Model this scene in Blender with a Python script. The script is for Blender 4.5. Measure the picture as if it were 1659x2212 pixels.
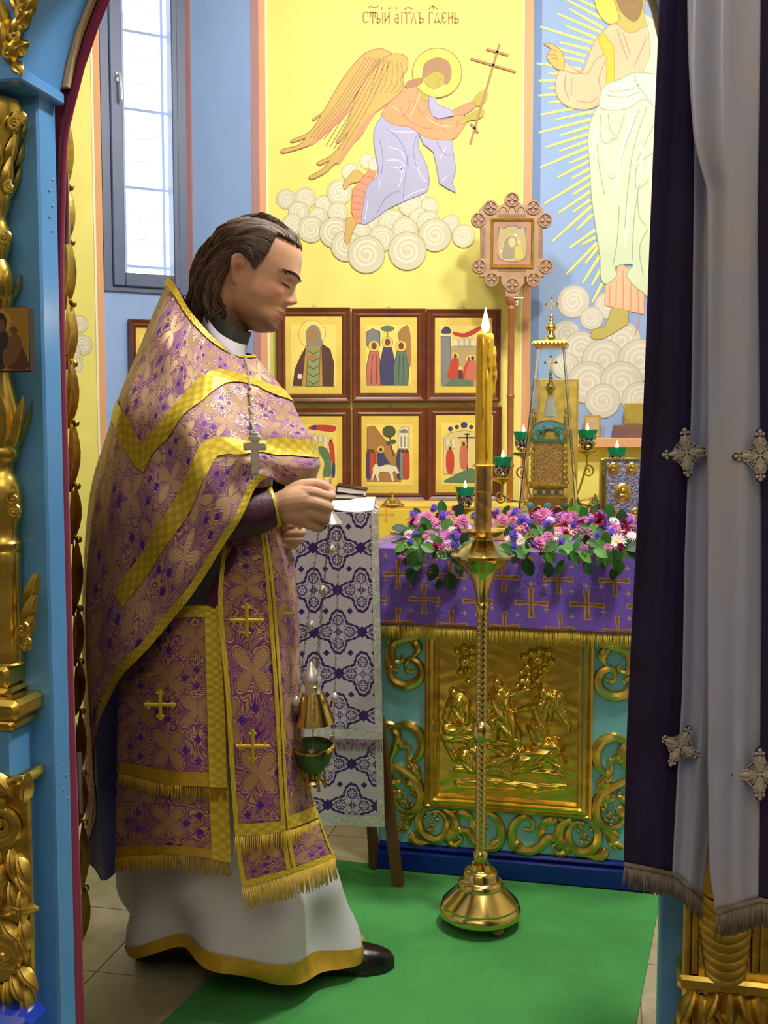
import bpy, bmesh, random
from math import *
from mathutils import Vector as V, Matrix
for o in list(bpy.data.objects): bpy.data.objects.remove(o)
SC = bpy.context.scene; COL = SC.collection
# ---------------------------------------------------------------- camera
F, CX, CY, CAMZ = 2300.0, 829.5, 1106.0, 1.22
PITCH = atan((CY-930)/F)
cam = bpy.data.objects.new('camera', bpy.data.cameras.new('camera')); COL.objects.link(cam)
cam.location = (0, 0, CAMZ); cam.rotation_euler = (pi/2-PITCH, 0, 0)
cam.data.sensor_fit = 'VERTICAL'; cam.data.sensor_height = 36; cam.data.lens = 36*F/2212
cam.data.clip_start = .05; SC.camera = cam
# ---------------------------------------------------------------- world, lamps, exposure
SC.view_settings.view_transform = 'Standard'; SC.view_settings.look = 'None'
SC.view_settings.exposure = 0.0; SC.view_settings.gamma = 1; SC.view_settings.use_curve_mapping = False
w = bpy.data.worlds.new('world'); SC.world = w; w.use_nodes = True
w.node_tree.nodes['Background'].inputs[0].default_value = (.82, .9, 1, 1)
w.node_tree.nodes['Background'].inputs[1].default_value = 5.0
def lamp(name, loc, energy, size, col=(1, .95, .86), aim=None):
    l = bpy.data.lights.new(name, 'AREA'); l.energy = energy; l.size = size; l.shape = 'DISK'; l.color = col
    o = bpy.data.objects.new(name, l); COL.objects.link(o); o.location = loc
    if aim: o.rotation_euler = (V(aim)-V(loc)).to_track_quat('-Z', 'Y').to_euler()
    return o
lamp('apse_ceiling_lamp', (1.0, 2.85, 3.3), 22, .22, aim=(.6, 4.3, 1.3))
lamp('apse_ceiling_lamp', (-.1, 2.95, 3.3), 22, .22, aim=(.0, 4.4, 1.2))
lamp('altar_ceiling_lamp', (.75, 1.98, 3.3), 52, .22, aim=(.0, 2.5, .9))
lamp('nave_fill_light', (-.3, -2.0, 2.4), 150, .8, (1, .96, .92), aim=(-.3, -1.6, 4))  # unseen fill light, added behind the camera for soft ambience and metal reflections
# ---------------------------------------------------------------- helpers
def lin(c):
    c /= 255.0
    return c/12.92 if c <= .04045 else ((c+.055)/1.055)**2.4
def RGB(r, g, b): return (lin(r), lin(g), lin(b), 1)
CAM = V((0, 0, CAMZ))
FW = V((0, cos(PITCH), -sin(PITCH))); UP = V((0, sin(PITCH), cos(PITCH))); RT = V((1, 0, 0))
def ray(px, py): return FW + RT*((px-CX)/F) + UP*((CY-py)/F)
def PY(px, py, Y):
    d = ray(px, py); return CAM + d*(Y/d.y)
def PZ(px, py, Z):
    d = ray(px, py); return CAM + d*((Z-CAMZ)/d.z)
class Pl:                                    # a plane in the place: origin, right, up, normal towards the viewer
    def __init__(s, o, ex, ez=(0, 0, 1)):
        s.o = V(o); s.ex = V(ex).normalized(); s.ez = V(ez).normalized(); s.n = s.ex.cross(s.ez).normalized()
    def hit(s, px, py):
        d = ray(px, py); return CAM + d*((s.o-CAM).dot(s.n)/d.dot(s.n))
    def uv(s, px, py):
        p = s.hit(px, py)-s.o; return (p.dot(s.ex), p.dot(s.ez))
    def at(s, u, v, n=0): return s.o + s.ex*u + s.ez*v + s.n*n
    def mat(s, u=0, v=0, n=0):
        m = Matrix((s.ex, s.ez, s.n)).transposed().to_4x4(); m.translation = s.at(u, v, n); return m
def cat(pts, n=6, closed=False):             # Catmull-Rom through points (tuples of any length)
    P = [tuple(p) for p in pts]; L = len(P); out = []
    for i in range(L if closed else L-1):
        if closed: a, b, c, d = P[i-1], P[i], P[(i+1) % L], P[(i+2) % L]
        else: a, b, c, d = P[max(i-1, 0)], P[i], P[i+1], P[min(i+2, L-1)]
        for k in range(n):
            t = k/n; t2 = t*t; t3 = t2*t
            out.append(tuple(.5*(2*q+(r-p)*t+(2*p-5*q+4*r-s)*t2+(3*q-p-3*r+s)*t3) for p, q, r, s in zip(a, b, c, d)))
    if not closed: out.append(P[-1])
    return out
def interp(tab, x):                          # piecewise linear table
    if x <= tab[0][0]: return tab[0][1]
    for (a, p), (b, q) in zip(tab, tab[1:]):
        if x <= b: return p+(q-p)*(x-a)/(b-a)
    return tab[-1][1]
def smooth_tab(tab, x):
    if x <= tab[0][0]: return tab[0][1]
    n = len(tab)
    for i in range(n-1):
        if x <= tab[i+1][0]:
            t = (x-tab[i][0])/(tab[i+1][0]-tab[i][0])
            p, q, r, s = tab[max(i-1, 0)][1], tab[i][1], tab[i+1][1], tab[min(i+2, n-1)][1]
            return .5*(2*q+(r-p)*t+(2*p-5*q+4*r-s)*t*t+(3*q-p-3*r+s)*t**3)
    return tab[-1][1]
ID = Matrix.Identity(4)
class MB:                                    # mesh collector: everything added becomes ONE mesh object
    def __init__(s): s.v = []; s.f = []; s.m = []; s.uv = {}
    def add(s, vs, fs, M=None, mi=0):
        b = len(s.v)
        s.v += [M @ V(p) for p in vs] if M is not None else [V(p) for p in vs]
        s.f += [tuple(i+b for i in f) for f in fs]; s.m += [mi]*len(fs); return s
    def box(s, lo, hi, M=None, mi=0, ch=0):
        x0, y0, z0 = lo; x1, y1, z1 = hi
        if ch > 0:
            return s.prism([(x0+ch, y0), (x1-ch, y0), (x1, y0+ch), (x1, y1-ch), (x1-ch, y1), (x0+ch, y1), (x0, y1-ch), (x0, y0+ch)], z0, z1, M, mi, ch)
        return s.add([(x0, y0, z0), (x1, y0, z0), (x1, y1, z0), (x0, y1, z0), (x0, y0, z1), (x1, y0, z1), (x1, y1, z1), (x0, y1, z1)],
                     [(3, 2, 1, 0), (4, 5, 6, 7), (0, 1, 5, 4), (1, 2, 6, 5), (2, 3, 7, 6), (3, 0, 4, 7)], M, mi)
    def prism(s, poly, z0, z1, M=None, mi=0, ch=0, back=True):
        n = len(poly)
        A = sum(poly[i-1][0]*poly[i][1]-poly[i][0]*poly[i-1][1] for i in range(n))
        if A < 0: poly = poly[::-1]
        if ch > 0:                           # chamfered front edge
            ins = []
            for i in range(n):
                a, b, c = V((*poly[i-1][:2], 0)), V((*poly[i][:2], 0)), V((*poly[(i+1) % n][:2], 0))
                n1 = (b-a).normalized(); n2 = (c-b).normalized()
                q = V((-n1.y-n2.y, n1.x+n2.x, 0)); L = q.length
                q = q/L*min(ch*2/max(L, .5), ch*2) if L > 1e-6 else q
                ins.append((b.x+q.x, b.y+q.y))
            vs = [(p[0], p[1], z0) for p in poly]+[(p[0], p[1], z1-ch) for p in poly]+[(p[0], p[1], z1) for p in ins]
            fs = [(i, (i+1) % n, n+(i+1) % n, n+i) for i in range(n)]+[(n+i, n+(i+1) % n, 2*n+(i+1) % n, 2*n+i) for i in range(n)]
            fs += [tuple(range(2*n, 3*n))]
        else:
            vs = [(p[0], p[1], z0) for p in poly]+[(p[0], p[1], z1) for p in poly]
            fs = [(i, (i+1) % n, n+(i+1) % n, n+i) for i in range(n)]+[tuple(range(n, 2*n))]
        if back: fs.append(tuple(range(n-1, -1, -1)))
        return s.add(vs, fs, M, mi)
    def face(s, poly, z=0, M=None, mi=0):
        n = len(poly)
        A = sum(poly[i-1][0]*poly[i][1]-poly[i][0]*poly[i-1][1] for i in range(n))
        if A < 0: poly = poly[::-1]
        return s.add([(p[0], p[1], z) for p in poly], [tuple(range(n))], M, mi)
    def ribbon(s, pts, w, z=0, M=None, mi=0):
        pts = [V((p[0], p[1], 0)) for p in pts]; n = len(pts); vs = []
        for i, p in enumerate(pts):
            t = pts[min(i+1, n-1)]-pts[max(i-1, 0)]; t = t.normalized() if t.length > 1e-9 else V((1, 0, 0))
            q = V((-t.y, t.x, 0))*((w if not callable(w) else w(i/(n-1)))/2)
            vs += [(p+q).to_3d()+V((0, 0, z)), (p-q)+V((0, 0, z))]
        return s.add(vs, [(2*i+1, 2*i+3, 2*i+2, 2*i) for i in range(n-1)], M, mi)
    def lathe(s, prof, n=32, M=None, mi=0, cap=True, fn=None):
        vs, fs = [], []; k = len(prof)
        for j, (r, z) in enumerate(prof):
            for i in range(n):
                a = 2*pi*i/n; rr = r if fn is None else fn(r, z, a)
                vs.append((rr*cos(a), rr*sin(a), z))
        for j in range(k-1):
            for i in range(n):
                i2 = (i+1) % n; fs.append((j*n+i, j*n+i2, (j+1)*n+i2, (j+1)*n+i))
        if cap:
            if prof[0][0] > 1e-6: fs.append(tuple(range(n-1, -1, -1)))
            if prof[-1][0] > 1e-6: fs.append(tuple((k-1)*n+i for i in range(n)))
        return s.add(vs, fs, M, mi)
    def tube(s, path, r, n=8, M=None, mi=0, flat=1.0, nrm=None, cap=True):
        P = [V(p) for p in path]; k = len(P); vs, fs = [], []
        if k < 2: return s
        ref = V(nrm) if nrm is not None else None; prev = None
        for i, p in enumerate(P):
            t = P[min(i+1, k-1)]-P[max(i-1, 0)]; t = t.normalized() if t.length > 1e-9 else V((0, 0, 1))
            if ref is not None:
                b = ref-t*ref.dot(t); b = b.normalized() if b.length > 1e-6 else t.orthogonal().normalized()
            else:
                b = t.orthogonal().normalized() if prev is None else (prev-t*prev.dot(t))
                b = b.normalized() if b.length > 1e-6 else t.orthogonal().normalized()
            prev = b; a = b.cross(t)
            rr = r(i/(k-1)) if callable(r) else (r[i] if isinstance(r, (list, tuple)) else r)
            for j in range(n):
                th = 2*pi*j/n; vs.append(p+a*(rr*cos(th))+b*(rr*sin(th)*flat))
        for i in range(k-1):
            for j in range(n):
                j2 = (j+1) % n; fs.append((i*n+j, i*n+j2, (i+1)*n+j2, (i+1)*n+j))
        if cap: fs += [tuple(range(n-1, -1, -1)), tuple((k-1)*n+j for j in range(n))]
        return s.add(vs, fs, M, mi)
    def ball(s, c, r, n=12, M=None, mi=0, sc=(1, 1, 1)):
        m = n//2; vs = [(c[0], c[1], c[2]-r*sc[2])]; fs = []
        for j in range(1, m):
            ph = -pi/2+pi*j/m
            for i in range(n):
                a = 2*pi*i/n; vs.append((c[0]+r*sc[0]*cos(ph)*cos(a), c[1]+r*sc[1]*cos(ph)*sin(a), c[2]+r*sc[2]*sin(ph)))
        vs.append((c[0], c[1], c[2]+r*sc[2])); T = len(vs)-1
        for i in range(n):
            i2 = (i+1) % n; fs.append((0, 1+i2, 1+i)); fs.append((T, 1+(m-2)*n+i, 1+(m-2)*n+i2))
            for j in range(m-2): fs.append((1+j*n+i, 1+j*n+i2, 1+(j+1)*n+i2, 1+(j+1)*n+i))
        return s.add(vs, fs, M, mi)
    def grid(s, fn, nu, nv, M=None, mi=0, closed=False, uvfn=None):
        vs = []; b = len(s.v)
        for j in range(nv+1):
            for i in range(nu if closed else nu+1):
                vs.append(fn(i/nu, j/nv))
                if uvfn: s.uv[b+len(vs)-1] = uvfn(i/nu, j/nv)
        w_ = nu if closed else nu+1
        fs = [(j*w_+i, j*w_+(i+1) % w_, (j+1)*w_+(i+1) % w_, (j+1)*w_+i) for j in range(nv) for i in range(nu)]
        return s.add(vs, fs, M, mi)
    def build(s, name, mats, parent=None, ang=40, base=None):
        me = bpy.data.meshes.new(name)
        base = V(base) if base is not None else (V(parent['base_']) if parent is not None else V((0, 0, 0)))
        me.from_pydata([p-base for p in s.v], [], s.f)
        if not isinstance(mats, (list, tuple)): mats = [mats]
        for m in mats: me.materials.append(m)
        if len(mats) > 1: me.polygons.foreach_set('material_index', s.m)
        if s.uv:
            l = me.uv_layers.new(name='UVMap'); d = [0.0]*(2*len(me.loops))
            for i, lp in enumerate(me.loops):
                q = s.uv.get(lp.vertex_index, (0, 0)); d[2*i] = q[0]; d[2*i+1] = q[1]
            l.data.foreach_set('uv', d)
        me.polygons.foreach_set('use_smooth', [True]*len(me.polygons))
        me.update()
        if ang < 179: me.set_sharp_from_angle(angle=radians(ang))
        o = bpy.data.objects.new(name, me); COL.objects.link(o)
        if parent is not None: o.parent = parent; o['base_'] = tuple(base)
        else: o.location = base; o['base_'] = tuple(base)
        return o
def tag(o, label=None, cat_=None, group=None, kind=None):
    if label: o['label'] = label
    if cat_: o['category'] = cat_
    if group: o['group'] = group
    if kind: o['kind'] = kind
    return o
def thing(name, label, cat_, base, group=None, kind=None):
    o = bpy.data.objects.new(name, None); COL.objects.link(o); o.location = V(base); o['base_'] = tuple(V(base)); o.empty_display_size = .05
    return tag(o, label, cat_, group, kind)
def share(o, name, parent, M):               # a copy of a part that shares its mesh, placed by a matrix in the parent's space
    c = bpy.data.objects.new(name, o if isinstance(o, bpy.types.Mesh) else o.data); COL.objects.link(c); c.parent = parent; c.matrix_local = M; return c
# ---------------------------------------------------------------- materials
class G:                                     # small node language; values may be numbers or sockets
    def __init__(s, name):
        s.mat = bpy.data.materials.new(name); s.mat.use_nodes = True; s.t = s.mat.node_tree; s.n = s.t.nodes; s.b = s.n['Principled BSDF']
    def put(s, sock, v):
        if hasattr(v, 'is_linked') or isinstance(v, bpy.types.NodeSocket): s.t.links.new(v, sock)
        elif v is not None: sock.default_value = v
    def m(s, op, a, b=None, c=None):
        n = s.n.new('ShaderNodeMath'); n.operation = op
        for i, q in enumerate((a, b, c)):
            if q is not None: s.put(n.inputs[i], q)
        return n.outputs[0]
    def mix(s, f, a, b):
        n = s.n.new('ShaderNodeMix'); n.data_type = 'RGBA'; s.put(n.inputs[0], f); s.put(n.inputs[6], a); s.put(n.inputs[7], b); return n.outputs[2]
    def step(s, x, e, w=.02):                # 0 below e, 1 above, soft by w
        n = s.n.new('ShaderNodeMapRange'); n.interpolation_type = 'SMOOTHSTEP'
        s.put(n.inputs[0], x); n.inputs[1].default_value = e-w; n.inputs[2].default_value = e+w; return n.outputs[0]
    def co(s, kind='Object'): return s.n.new('ShaderNodeTexCoord').outputs[kind]
    def xyz(s, v):
        n = s.n.new('ShaderNodeSeparateXYZ'); s.put(n.inputs[0], v); return n.outputs
    def vec(s, x, y, z=0.0):
        n = s.n.new('ShaderNodeCombineXYZ'); s.put(n.inputs[0], x); s.put(n.inputs[1], y); s.put(n.inputs[2], z); return n.outputs[0]
    def noise(s, v, scale, detail=2, rough=.5, dist=0.0):
        n = s.n.new('ShaderNodeTexNoise'); s.put(n.inputs['Vector'], v); n.inputs['Scale'].default_value = scale
        n.inputs['Detail'].default_value = detail; n.inputs['Roughness'].default_value = rough; n.inputs['Distortion'].default_value = dist; return n.outputs[0]
    def bump(s, h, strength=.3, dist=.002):
        n = s.n.new('ShaderNodeBump'); n.inputs['Strength'].default_value = strength; n.inputs['Distance'].default_value = dist
        s.put(n.inputs['Height'], h); s.put(s.b.inputs['Normal'], n.outputs[0])
    def set(s, col=None, rough=None, metal=None, **k):
        if col is not None: s.put(s.b.inputs['Base Color'], col)
        if rough is not None: s.put(s.b.inputs['Roughness'], rough)
        if metal is not None: s.put(s.b.inputs['Metallic'], metal)
        for a, v in k.items(): s.put(s.b.inputs[a.replace('_', ' ')], v)
        return s.mat
def mk(name, col, rough=.5, metal=0.0, var=.12, vs=12.0, bump=0.0, bs=60.0, bd=.002, **k):   # plain material with a little life
    g = G(name); c = g.co(); n = g.noise(c, vs, 3)
    dark = tuple(x*(1-var) for x in col[:3])+(1,); lite = tuple(min(1, x*(1+var)) for x in col[:3])+(1,)
    m = g.set(g.mix(g.step(n, .5, .25), dark, lite), rough, metal, **k)
    if bump > 0: g.bump(g.noise(c, bs, 3), bump, bd)
    return m
M_ = {}
def paint(r, g, b, rough=.6):
    k = (r, g, b, rough)
    if k not in M_: M_[k] = mk('paint', RGB(r, g, b), rough, var=.05, vs=5)
    return M_[k]
GOLD = mk('gilding', (.76, .55, .12, 1), .27, 1.0, .18, 25, .25, 90, .0012)
GOLD2 = mk('gilded_carving', (.70, .50, .11, 1), .30, 1.0, .22, 40, .35, 120, .0015)
BRASS = mk('polished_brass', (.72, .54, .17, 1), .17, 1.0, .10, 14, .06, 160, .0006)
SILVER = mk('silver', (.74, .72, .68, 1), .3, .65, .12, 20)
STEEL = mk('hinge_metal', (.55, .52, .45, 1), .35, 1.0, .1, 30)
# ---------------------------------------------------------------- the room
AXA = radians(12.3)                                     # the church's own axis is turned against the camera
EX = V((cos(AXA), -sin(AXA), 0)); EY = V((sin(AXA), cos(AXA), 0))
def struct(o): o['kind'] = 'structure'; return o
def wall_mat(name, col, var=.06, rough=.7):
    g = G(name); c = g.co(); n = g.noise(c, 2.2, 5, .6); n2 = g.noise(c, 9, 3)
    f = g.step(g.m('ADD', g.m('MULTIPLY', n, .7), g.m('MULTIPLY', n2, .3)), .5, .2)
    m = g.set(g.mix(f, tuple(x*(1-var) for x in col[:3])+(1,), tuple(min(1, x*(1+var)) for x in col[:3])+(1,)), rough)
    g.bump(g.noise(c, 70, 3), .12, .002); return m
W_YEL = wall_mat('gold_yellow_wall', RGB(238, 226, 116), .08, .6)
W_BLU = wall_mat('blue_wall', RGB(150, 178, 222), .05)
W_PALE = wall_mat('pale_plaster', RGB(205, 195, 175), .05)
W_ORG = wall_mat('apricot_band', RGB(228, 168, 118), .05)
W_BRN = wall_mat('rose_brown_line', RGB(176, 128, 128), .05)
W_WHT = wall_mat('white_line', RGB(245, 240, 205), .03)
H = 4.0
pA0 = PY(545, 500, 4.5); pA1 = PY(1148, 500, 4.5)
A0, A1 = V((pA0.x, 4.5, 0)), V((pA1.x, 4.5, 0))
S0 = V((PY(404, 500, 4.6).x, 4.6, 0))                   # far edge of the window recess
WD = V((.891, .454, 0))
WIN = Pl(S0, WD)
def on_ray(px, Y): return V((PY(px, 500, Y).x, Y, 0))
W0 = V((WIN.hit(222, 500).x, WIN.hit(222, 500).y, 0))
L1 = on_ray(222, 4.3); L0 = L1-WD*2.25
C_D = V((cos(radians(12)), -sin(radians(12)), 0)); C1 = A1+C_D*1.75
def wall(name, p, q, z0, z1, mat, t=.12):
    d = (q-p).normalized(); n = V((-d.y, d.x, 0))       # outward side
    return struct(MB().add([p+V((0, 0, z0)), q+V((0, 0, z0)), q+n*t+V((0, 0, z0)), p+n*t+V((0, 0, z0)), p+V((0, 0, z1)), q+V((0, 0, z1)), q+n*t+V((0, 0, z1)), p+n*t+V((0, 0, z1))],
        [(3, 2, 1, 0), (4, 5, 6, 7), (0, 1, 5, 4), (1, 2, 6, 5), (2, 3, 7, 6), (3, 0, 4, 7)]).build(name, mat, base=p))
zs = WIN.hit(300, 632).z; zt = 3.7
wall('wall_apse_middle', A0, A1, 0, H, W_YEL)
wall('wall_apse_splay', S0, A0, 0, H, W_BLU)
wall('wall_apse_window', W0, S0, 0, zs, W_BLU)
wall('wall_apse_window_head', W0, S0, zt, H, W_BLU)
wall('wall_apse_jamb', L1, W0, 0, H, W_BLU)
wall('wall_apse_left', L0, L1, 0, H, W_YEL)
wall('wall_apse_right', A1, C1, 0, H, W_BLU)
wall('wall_left', V((L0.x, -5, 0)), L0, 0, H, W_PALE)
wall('wall_right', C1, V((C1.x, -5, 0)), 0, H, W_PALE)
wall('wall_back', V((C1.x, -5, 0)), V((L0.x, -5, 0)), 0, H, W_PALE)
struct(MB().box((-3.4, -5.2, H), (2.6, 5.2, H+.1)).build('ceiling', W_PALE))
TA, TL, TC = Pl(A0, (1, 0, 0)), Pl(L1, WD), Pl(A1, C_D)
TRIM = [0]
def trim(plane, pxa, pxb, mat, z0=0, z1=H, d=.003):
    TRIM[0] += 1; u0, u1 = plane.uv(pxa, 500)[0], plane.uv(pxb, 500)[0]
    return struct(MB().box((u0, z0, -.002), (u1, z1, d), plane.mat()).build('trim_%d' % TRIM[0], mat))
trim(TA, 546, 562, W_BRN, d=.004); trim(TA, 562, 576, W_ORG); trim(TA, 576, 580, W_WHT)
trim(TA, 1126, 1129, W_WHT); trim(TA, 1129, 1147.5, W_ORG)
trim(TL, 207, 221.5, W_ORG); trim(TL, 202.5, 207, W_WHT)
TRIM[0] += 1                                            # rose line that edges the splay
struct(MB().box((-.012, 0, -.01), (.03, H, .008), Pl(S0, A0-S0).mat()).build('trim_%d' % TRIM[0], W_BRN))
# --- floor of pale tiles (each tile near the doors a piece of its own)
g = G('floor_tile'); c = g.co(); oi = g.n.new('ShaderNodeObjectInfo').outputs['Random']
n1 = g.noise(c, 5, 5, .6, 1.2)
base = g.mix(g.step(n1, .5, .22), RGB(150, 140, 112), RGB(196, 186, 158))
TILE = g.set(g.mix(g.m('MULTIPLY', oi, .25), base, RGB(150, 142, 118)), .32)
GROUT = mk('floor_grout', RGB(120, 112, 92), .8)
fl = struct(MB().box((-3.2, -5.1, -.1), (2.4, 5.1, -.004)).build('floor', GROUT)); fl['base_'] = (0, 0, 0)
tw, tl = .30, .30
tm = MB().box((.0015, .0015, -.004), (tw-.0015, tl-.0015, 0), ch=0).build('tile', TILE, fl)
tme = tm.data; bpy.data.objects.remove(tm)
R12 = Matrix.Rotation(-AXA, 4, 'Z')
for i in range(-6, 7):
    for j in range(4, 16):
        p = EX*(i*tw+.07)+EY*(j*tl+.03)
        if -1.5 < p.x < 1.45 and 1.3 < p.y < 4.3: share(tme, 'tile', fl, Matrix.Translation(p) @ R12)
# --- green carpet
g = G('green_carpet'); c = g.co(); n = g.noise(c, 240, 3, .7); n2 = g.noise(c, 3, 4, .6)
CARPET = g.set(g.mix(g.step(g.m('ADD', g.m('MULTIPLY', n, .35), g.m('MULTIPLY', n2, .65)), .5, .2), RGB(58, 138, 66), RGB(76, 160, 84)), .95)
g.bump(n, .6, .003)
c1, c2, c3, c4 = PZ(727, 1861, 0), PZ(1427, 1938, 0), PZ(1375, 2212, 0), PZ(350, 2212, 0)
k3, k4 = c2+(c3-c2)*1.2, c1+(c4-c1)*1.12
o = MB().prism([(p.x, p.y) for p in (c1, c2, k3, k4)], .0005, .006, ch=.002).build('carpet', CARPET, base=None)
tag(o, 'green carpet runner lying on pale tiles before the blue altar', 'carpet')
# --- window: dark frame, sash, panes, handle, iron grille outside
FRM = mk('window_frame_grey', RGB(88, 100, 128), .45, var=.05)
GRL = mk('window_grille_iron', RGB(222, 230, 250), .5, var=.03)
g = G('window_glass'); GLASS = g.set((1, 1, 1, 1), .02, 0, Transmission_Weight=1.0, IOR=1.0)
win = thing('window_1', None, None, S0+V((0, 0, zs)), kind='structure')
U0 = WIN.uv(222, 500)[0]; ug0, ug1 = WIN.uv(263, 300)[0], WIN.uv(369, 300)[0]; us = WIN.uv(236, 300)[0]
vg = WIN.uv(300, 592)[1]; vs_ = WIN.uv(300, 622)[1]; Mw = WIN.mat()
b = MB(); b.box((U0, zs, -.06), (us, zt, .012), Mw); b.box((ug1+.028, zs, -.06), (-.001, zt, .012), Mw); b.box((us, zs, -.06), (ug1+.028, vs_, .012), Mw); b.box((us, zt-.03, -.06), (ug1+.028, zt, .012), Mw)
b.build('window_frame', FRM, win)
b = MB(); b.box((us+.002, vs_+.002, -.05), (ug0, zt-.032, .026), Mw, ch=.004); b.box((ug1, vs_+.002, -.05), (ug1+.026, zt-.032, .026), Mw, ch=.004)
b.box((ug0, vs_+.002, -.05), (ug1, vg, .026), Mw, ch=.004); b.build('sash', FRM, win)
MB().box((ug0-.004, vg-.004, -.02), (ug1+.004, zt-.035, -.014), Mw).build('pane', GLASS, win)
uh, vh = WIN.uv(252, 190); b = MB(); b.box((uh-.012, vh+.015, .026), (uh+.006, vh+.055, .034), Mw, ch=.003)
hd = b.build('handle', SILVER, win); MB().tube([WIN.at(uh-.003, vh+.04, .03), WIN.at(uh-.003, vh+.04, .055), WIN.at(uh, vh+.03, .06), WIN.at(uh+.004, vh-.06, .06)], .006, 8).build('lever', SILVER, hd)
zg = -.16; um = WIN.uv(292, 300)[0]-.012; gw = ug1+.14
for y in (43, 216, 390, 565, -130):
    v = WIN.uv(310, y)[1]; MB().box((ug0-.14, v-.006, zg), (gw, v+.006, zg+.012), Mw).build('grille_bar', GRL, win)
for uu in (um, um+.17, um-.17): MB().box((uu-.006, zs-.05, zg), (uu+.006, zt, zg+.012), Mw).build('grille_bar', GRL, win)
vsrows = [WIN.uv(310, y)[1] for y in (-130, 43, 216, 390, 565, 740)]
for a, bb in zip(vsrows, vsrows[1:]):
    cm = (a+bb)/2; hh = abs(a-bb)
    for sgn in (-1, 1):
        for top in (a, bb):
            s2 = -1 if top == a else 1
            MB().tube([WIN.at(um+sgn*(.085-.085*cos(t)), top+s2*(hh*.10+hh*.26*sin(t)), zg) for t in [pi*k/14 for k in range(15)]], .002, 6).build('grille_scroll', GRL, win)
    MB().box((-.008, -.008, -.003), (.008, .008, .003), WIN.mat(um, cm, zg-.002) @ Matrix.Rotation(pi/4, 4, 'Z')).build('grille_diamond', GRL, win)
# ---------------------------------------------------------------- murals
class Art:                                   # flat painting on a plane; outlines are given in a crop's own units
    def __init__(s, plane, root, ox, oy, sc): s.p, s.r, s.ox, s.oy, s.sc, s.k = plane, root, ox, oy, sc, 0; s.M = plane.mat()
    def c(s, q): return s.p.uv(s.ox+q[0]*s.sc, s.oy+q[1]*s.sc)
    def lay(s): s.k += 1; return .0012+s.k*.00006
    def poly(s, name, pts, m, sm=True, line=None, lw=2.5):
        pts = cat(pts, 4, True) if sm else pts
        q = [s.c(p) for p in pts]; z = s.lay(); b = MB().face(q, z, s.M)
        if line: b.ribbon(q+[q[0]], lw*s.sc*s.px(), z+.00003, s.M, 1)
        return b.build(name, [m]+([line] if line else []), s.r)
    def px(s): a = s.p.uv(s.ox, 500)[0]; return abs(s.p.uv(s.ox+1, 500)[0]-a)
    def lines(s, name, lst, w, m, sm=True, one=False):
        z = s.lay()
        if one:
            b = MB()
            for pts in lst: b.ribbon([s.c(p) for p in pts], w*s.sc*s.px(), z, s.M)
            return b.build(name, m, s.r)
        for pts in lst: MB().ribbon([s.c(p) for p in (cat(pts, 5) if sm and len(pts) > 2 else pts)], w*s.sc*s.px(), z, s.M).build(name, m, s.r)
    def puff(s, x, y, r, fill, lin, lite):
        z = s.lay(); s.k += 1; u, v = s.c((x, y)); R = r*s.sc*s.px(); n = 28; b = MB()
        b.face([(u+R*cos(2*pi*i/n), v+R*sin(2*pi*i/n)) for i in range(n)], z, s.M)
        b.ribbon([(u+R*cos(2*pi*i/n), v+R*sin(2*pi*i/n)) for i in range(n+1)], R*.05, z+.00003, s.M, 1)
        b.ribbon([(u+R*(.75-.62*i/30)*cos(.8+4.6*pi*i/30), v+R*(.75-.62*i/30)*sin(.8+4.6*pi*i/30)) for i in range(31)], R*.13, z+.00003, s.M, 2)
        return b.build('cloud_puff', [fill, lin, lite], s.r)
CLD, CLL, CLW = paint(212, 205, 172), paint(178, 166, 128), paint(228, 224, 196)
ang = thing('angel_mural', 'painted angel with folded wings carrying a thin cross on yellow wall', 'mural', TA.at(.55, 1.9))
a = Art(TA, ang, 560, 0, .36166)
BR, PK, OR, LB, LBW, SK = paint(172, 128, 88), paint(236, 150, 110), paint(234, 158, 108), paint(176, 174, 206), paint(208, 210, 232), paint(186, 172, 62)
OLV, DKB, ORD = paint(206, 172, 88), paint(170, 120, 84), paint(208, 118, 88)
for x, y, r in ((160, 1190, 58), (275, 1185, 62), (385, 1225, 55), (645, 965, 45), (690, 985, 40), (545, 1030, 52), (480, 1150, 75), (960, 1165, 42), (1015, 1235, 54), (900, 1220, 70), (235, 1265, 60), (470, 1270, 60), (350, 1300, 60), (1145, 1335, 52), (200, 1340, 62), (310, 1370, 78), (690, 1340, 64), (790, 1330, 80), (960, 1310, 66), (1010, 1330, 70), (600, 1400, 72), (870, 1375, 76), (450, 1390, 90), (1220, 1410, 68), (1050, 1405, 96), (730, 1425, 78), (520, 1470, 90), (640, 1520, 110), (885, 1500, 112)): a.puff(x, y, r, CLD, CLL, CLW)
a.poly('wing', [(715, 293), (770, 308), (790, 330), (720, 370), (660, 440), (610, 530), (570, 620), (510, 690), (430, 760), (310, 860), (240, 890), (150, 915), (130, 905), (150, 890), (230, 870), (280, 825), (240, 840), (200, 850), (195, 838), (300, 790), (370, 690), (330, 720), (322, 710), (380, 670), (440, 570), (500, 470), (580, 370), (640, 315)], OLV, True, DKB, 5)
a.poly('wing_edge', [(575, 620), (510, 700), (430, 770), (325, 862), (303, 858), (400, 765), (480, 680)], PK)
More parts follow.
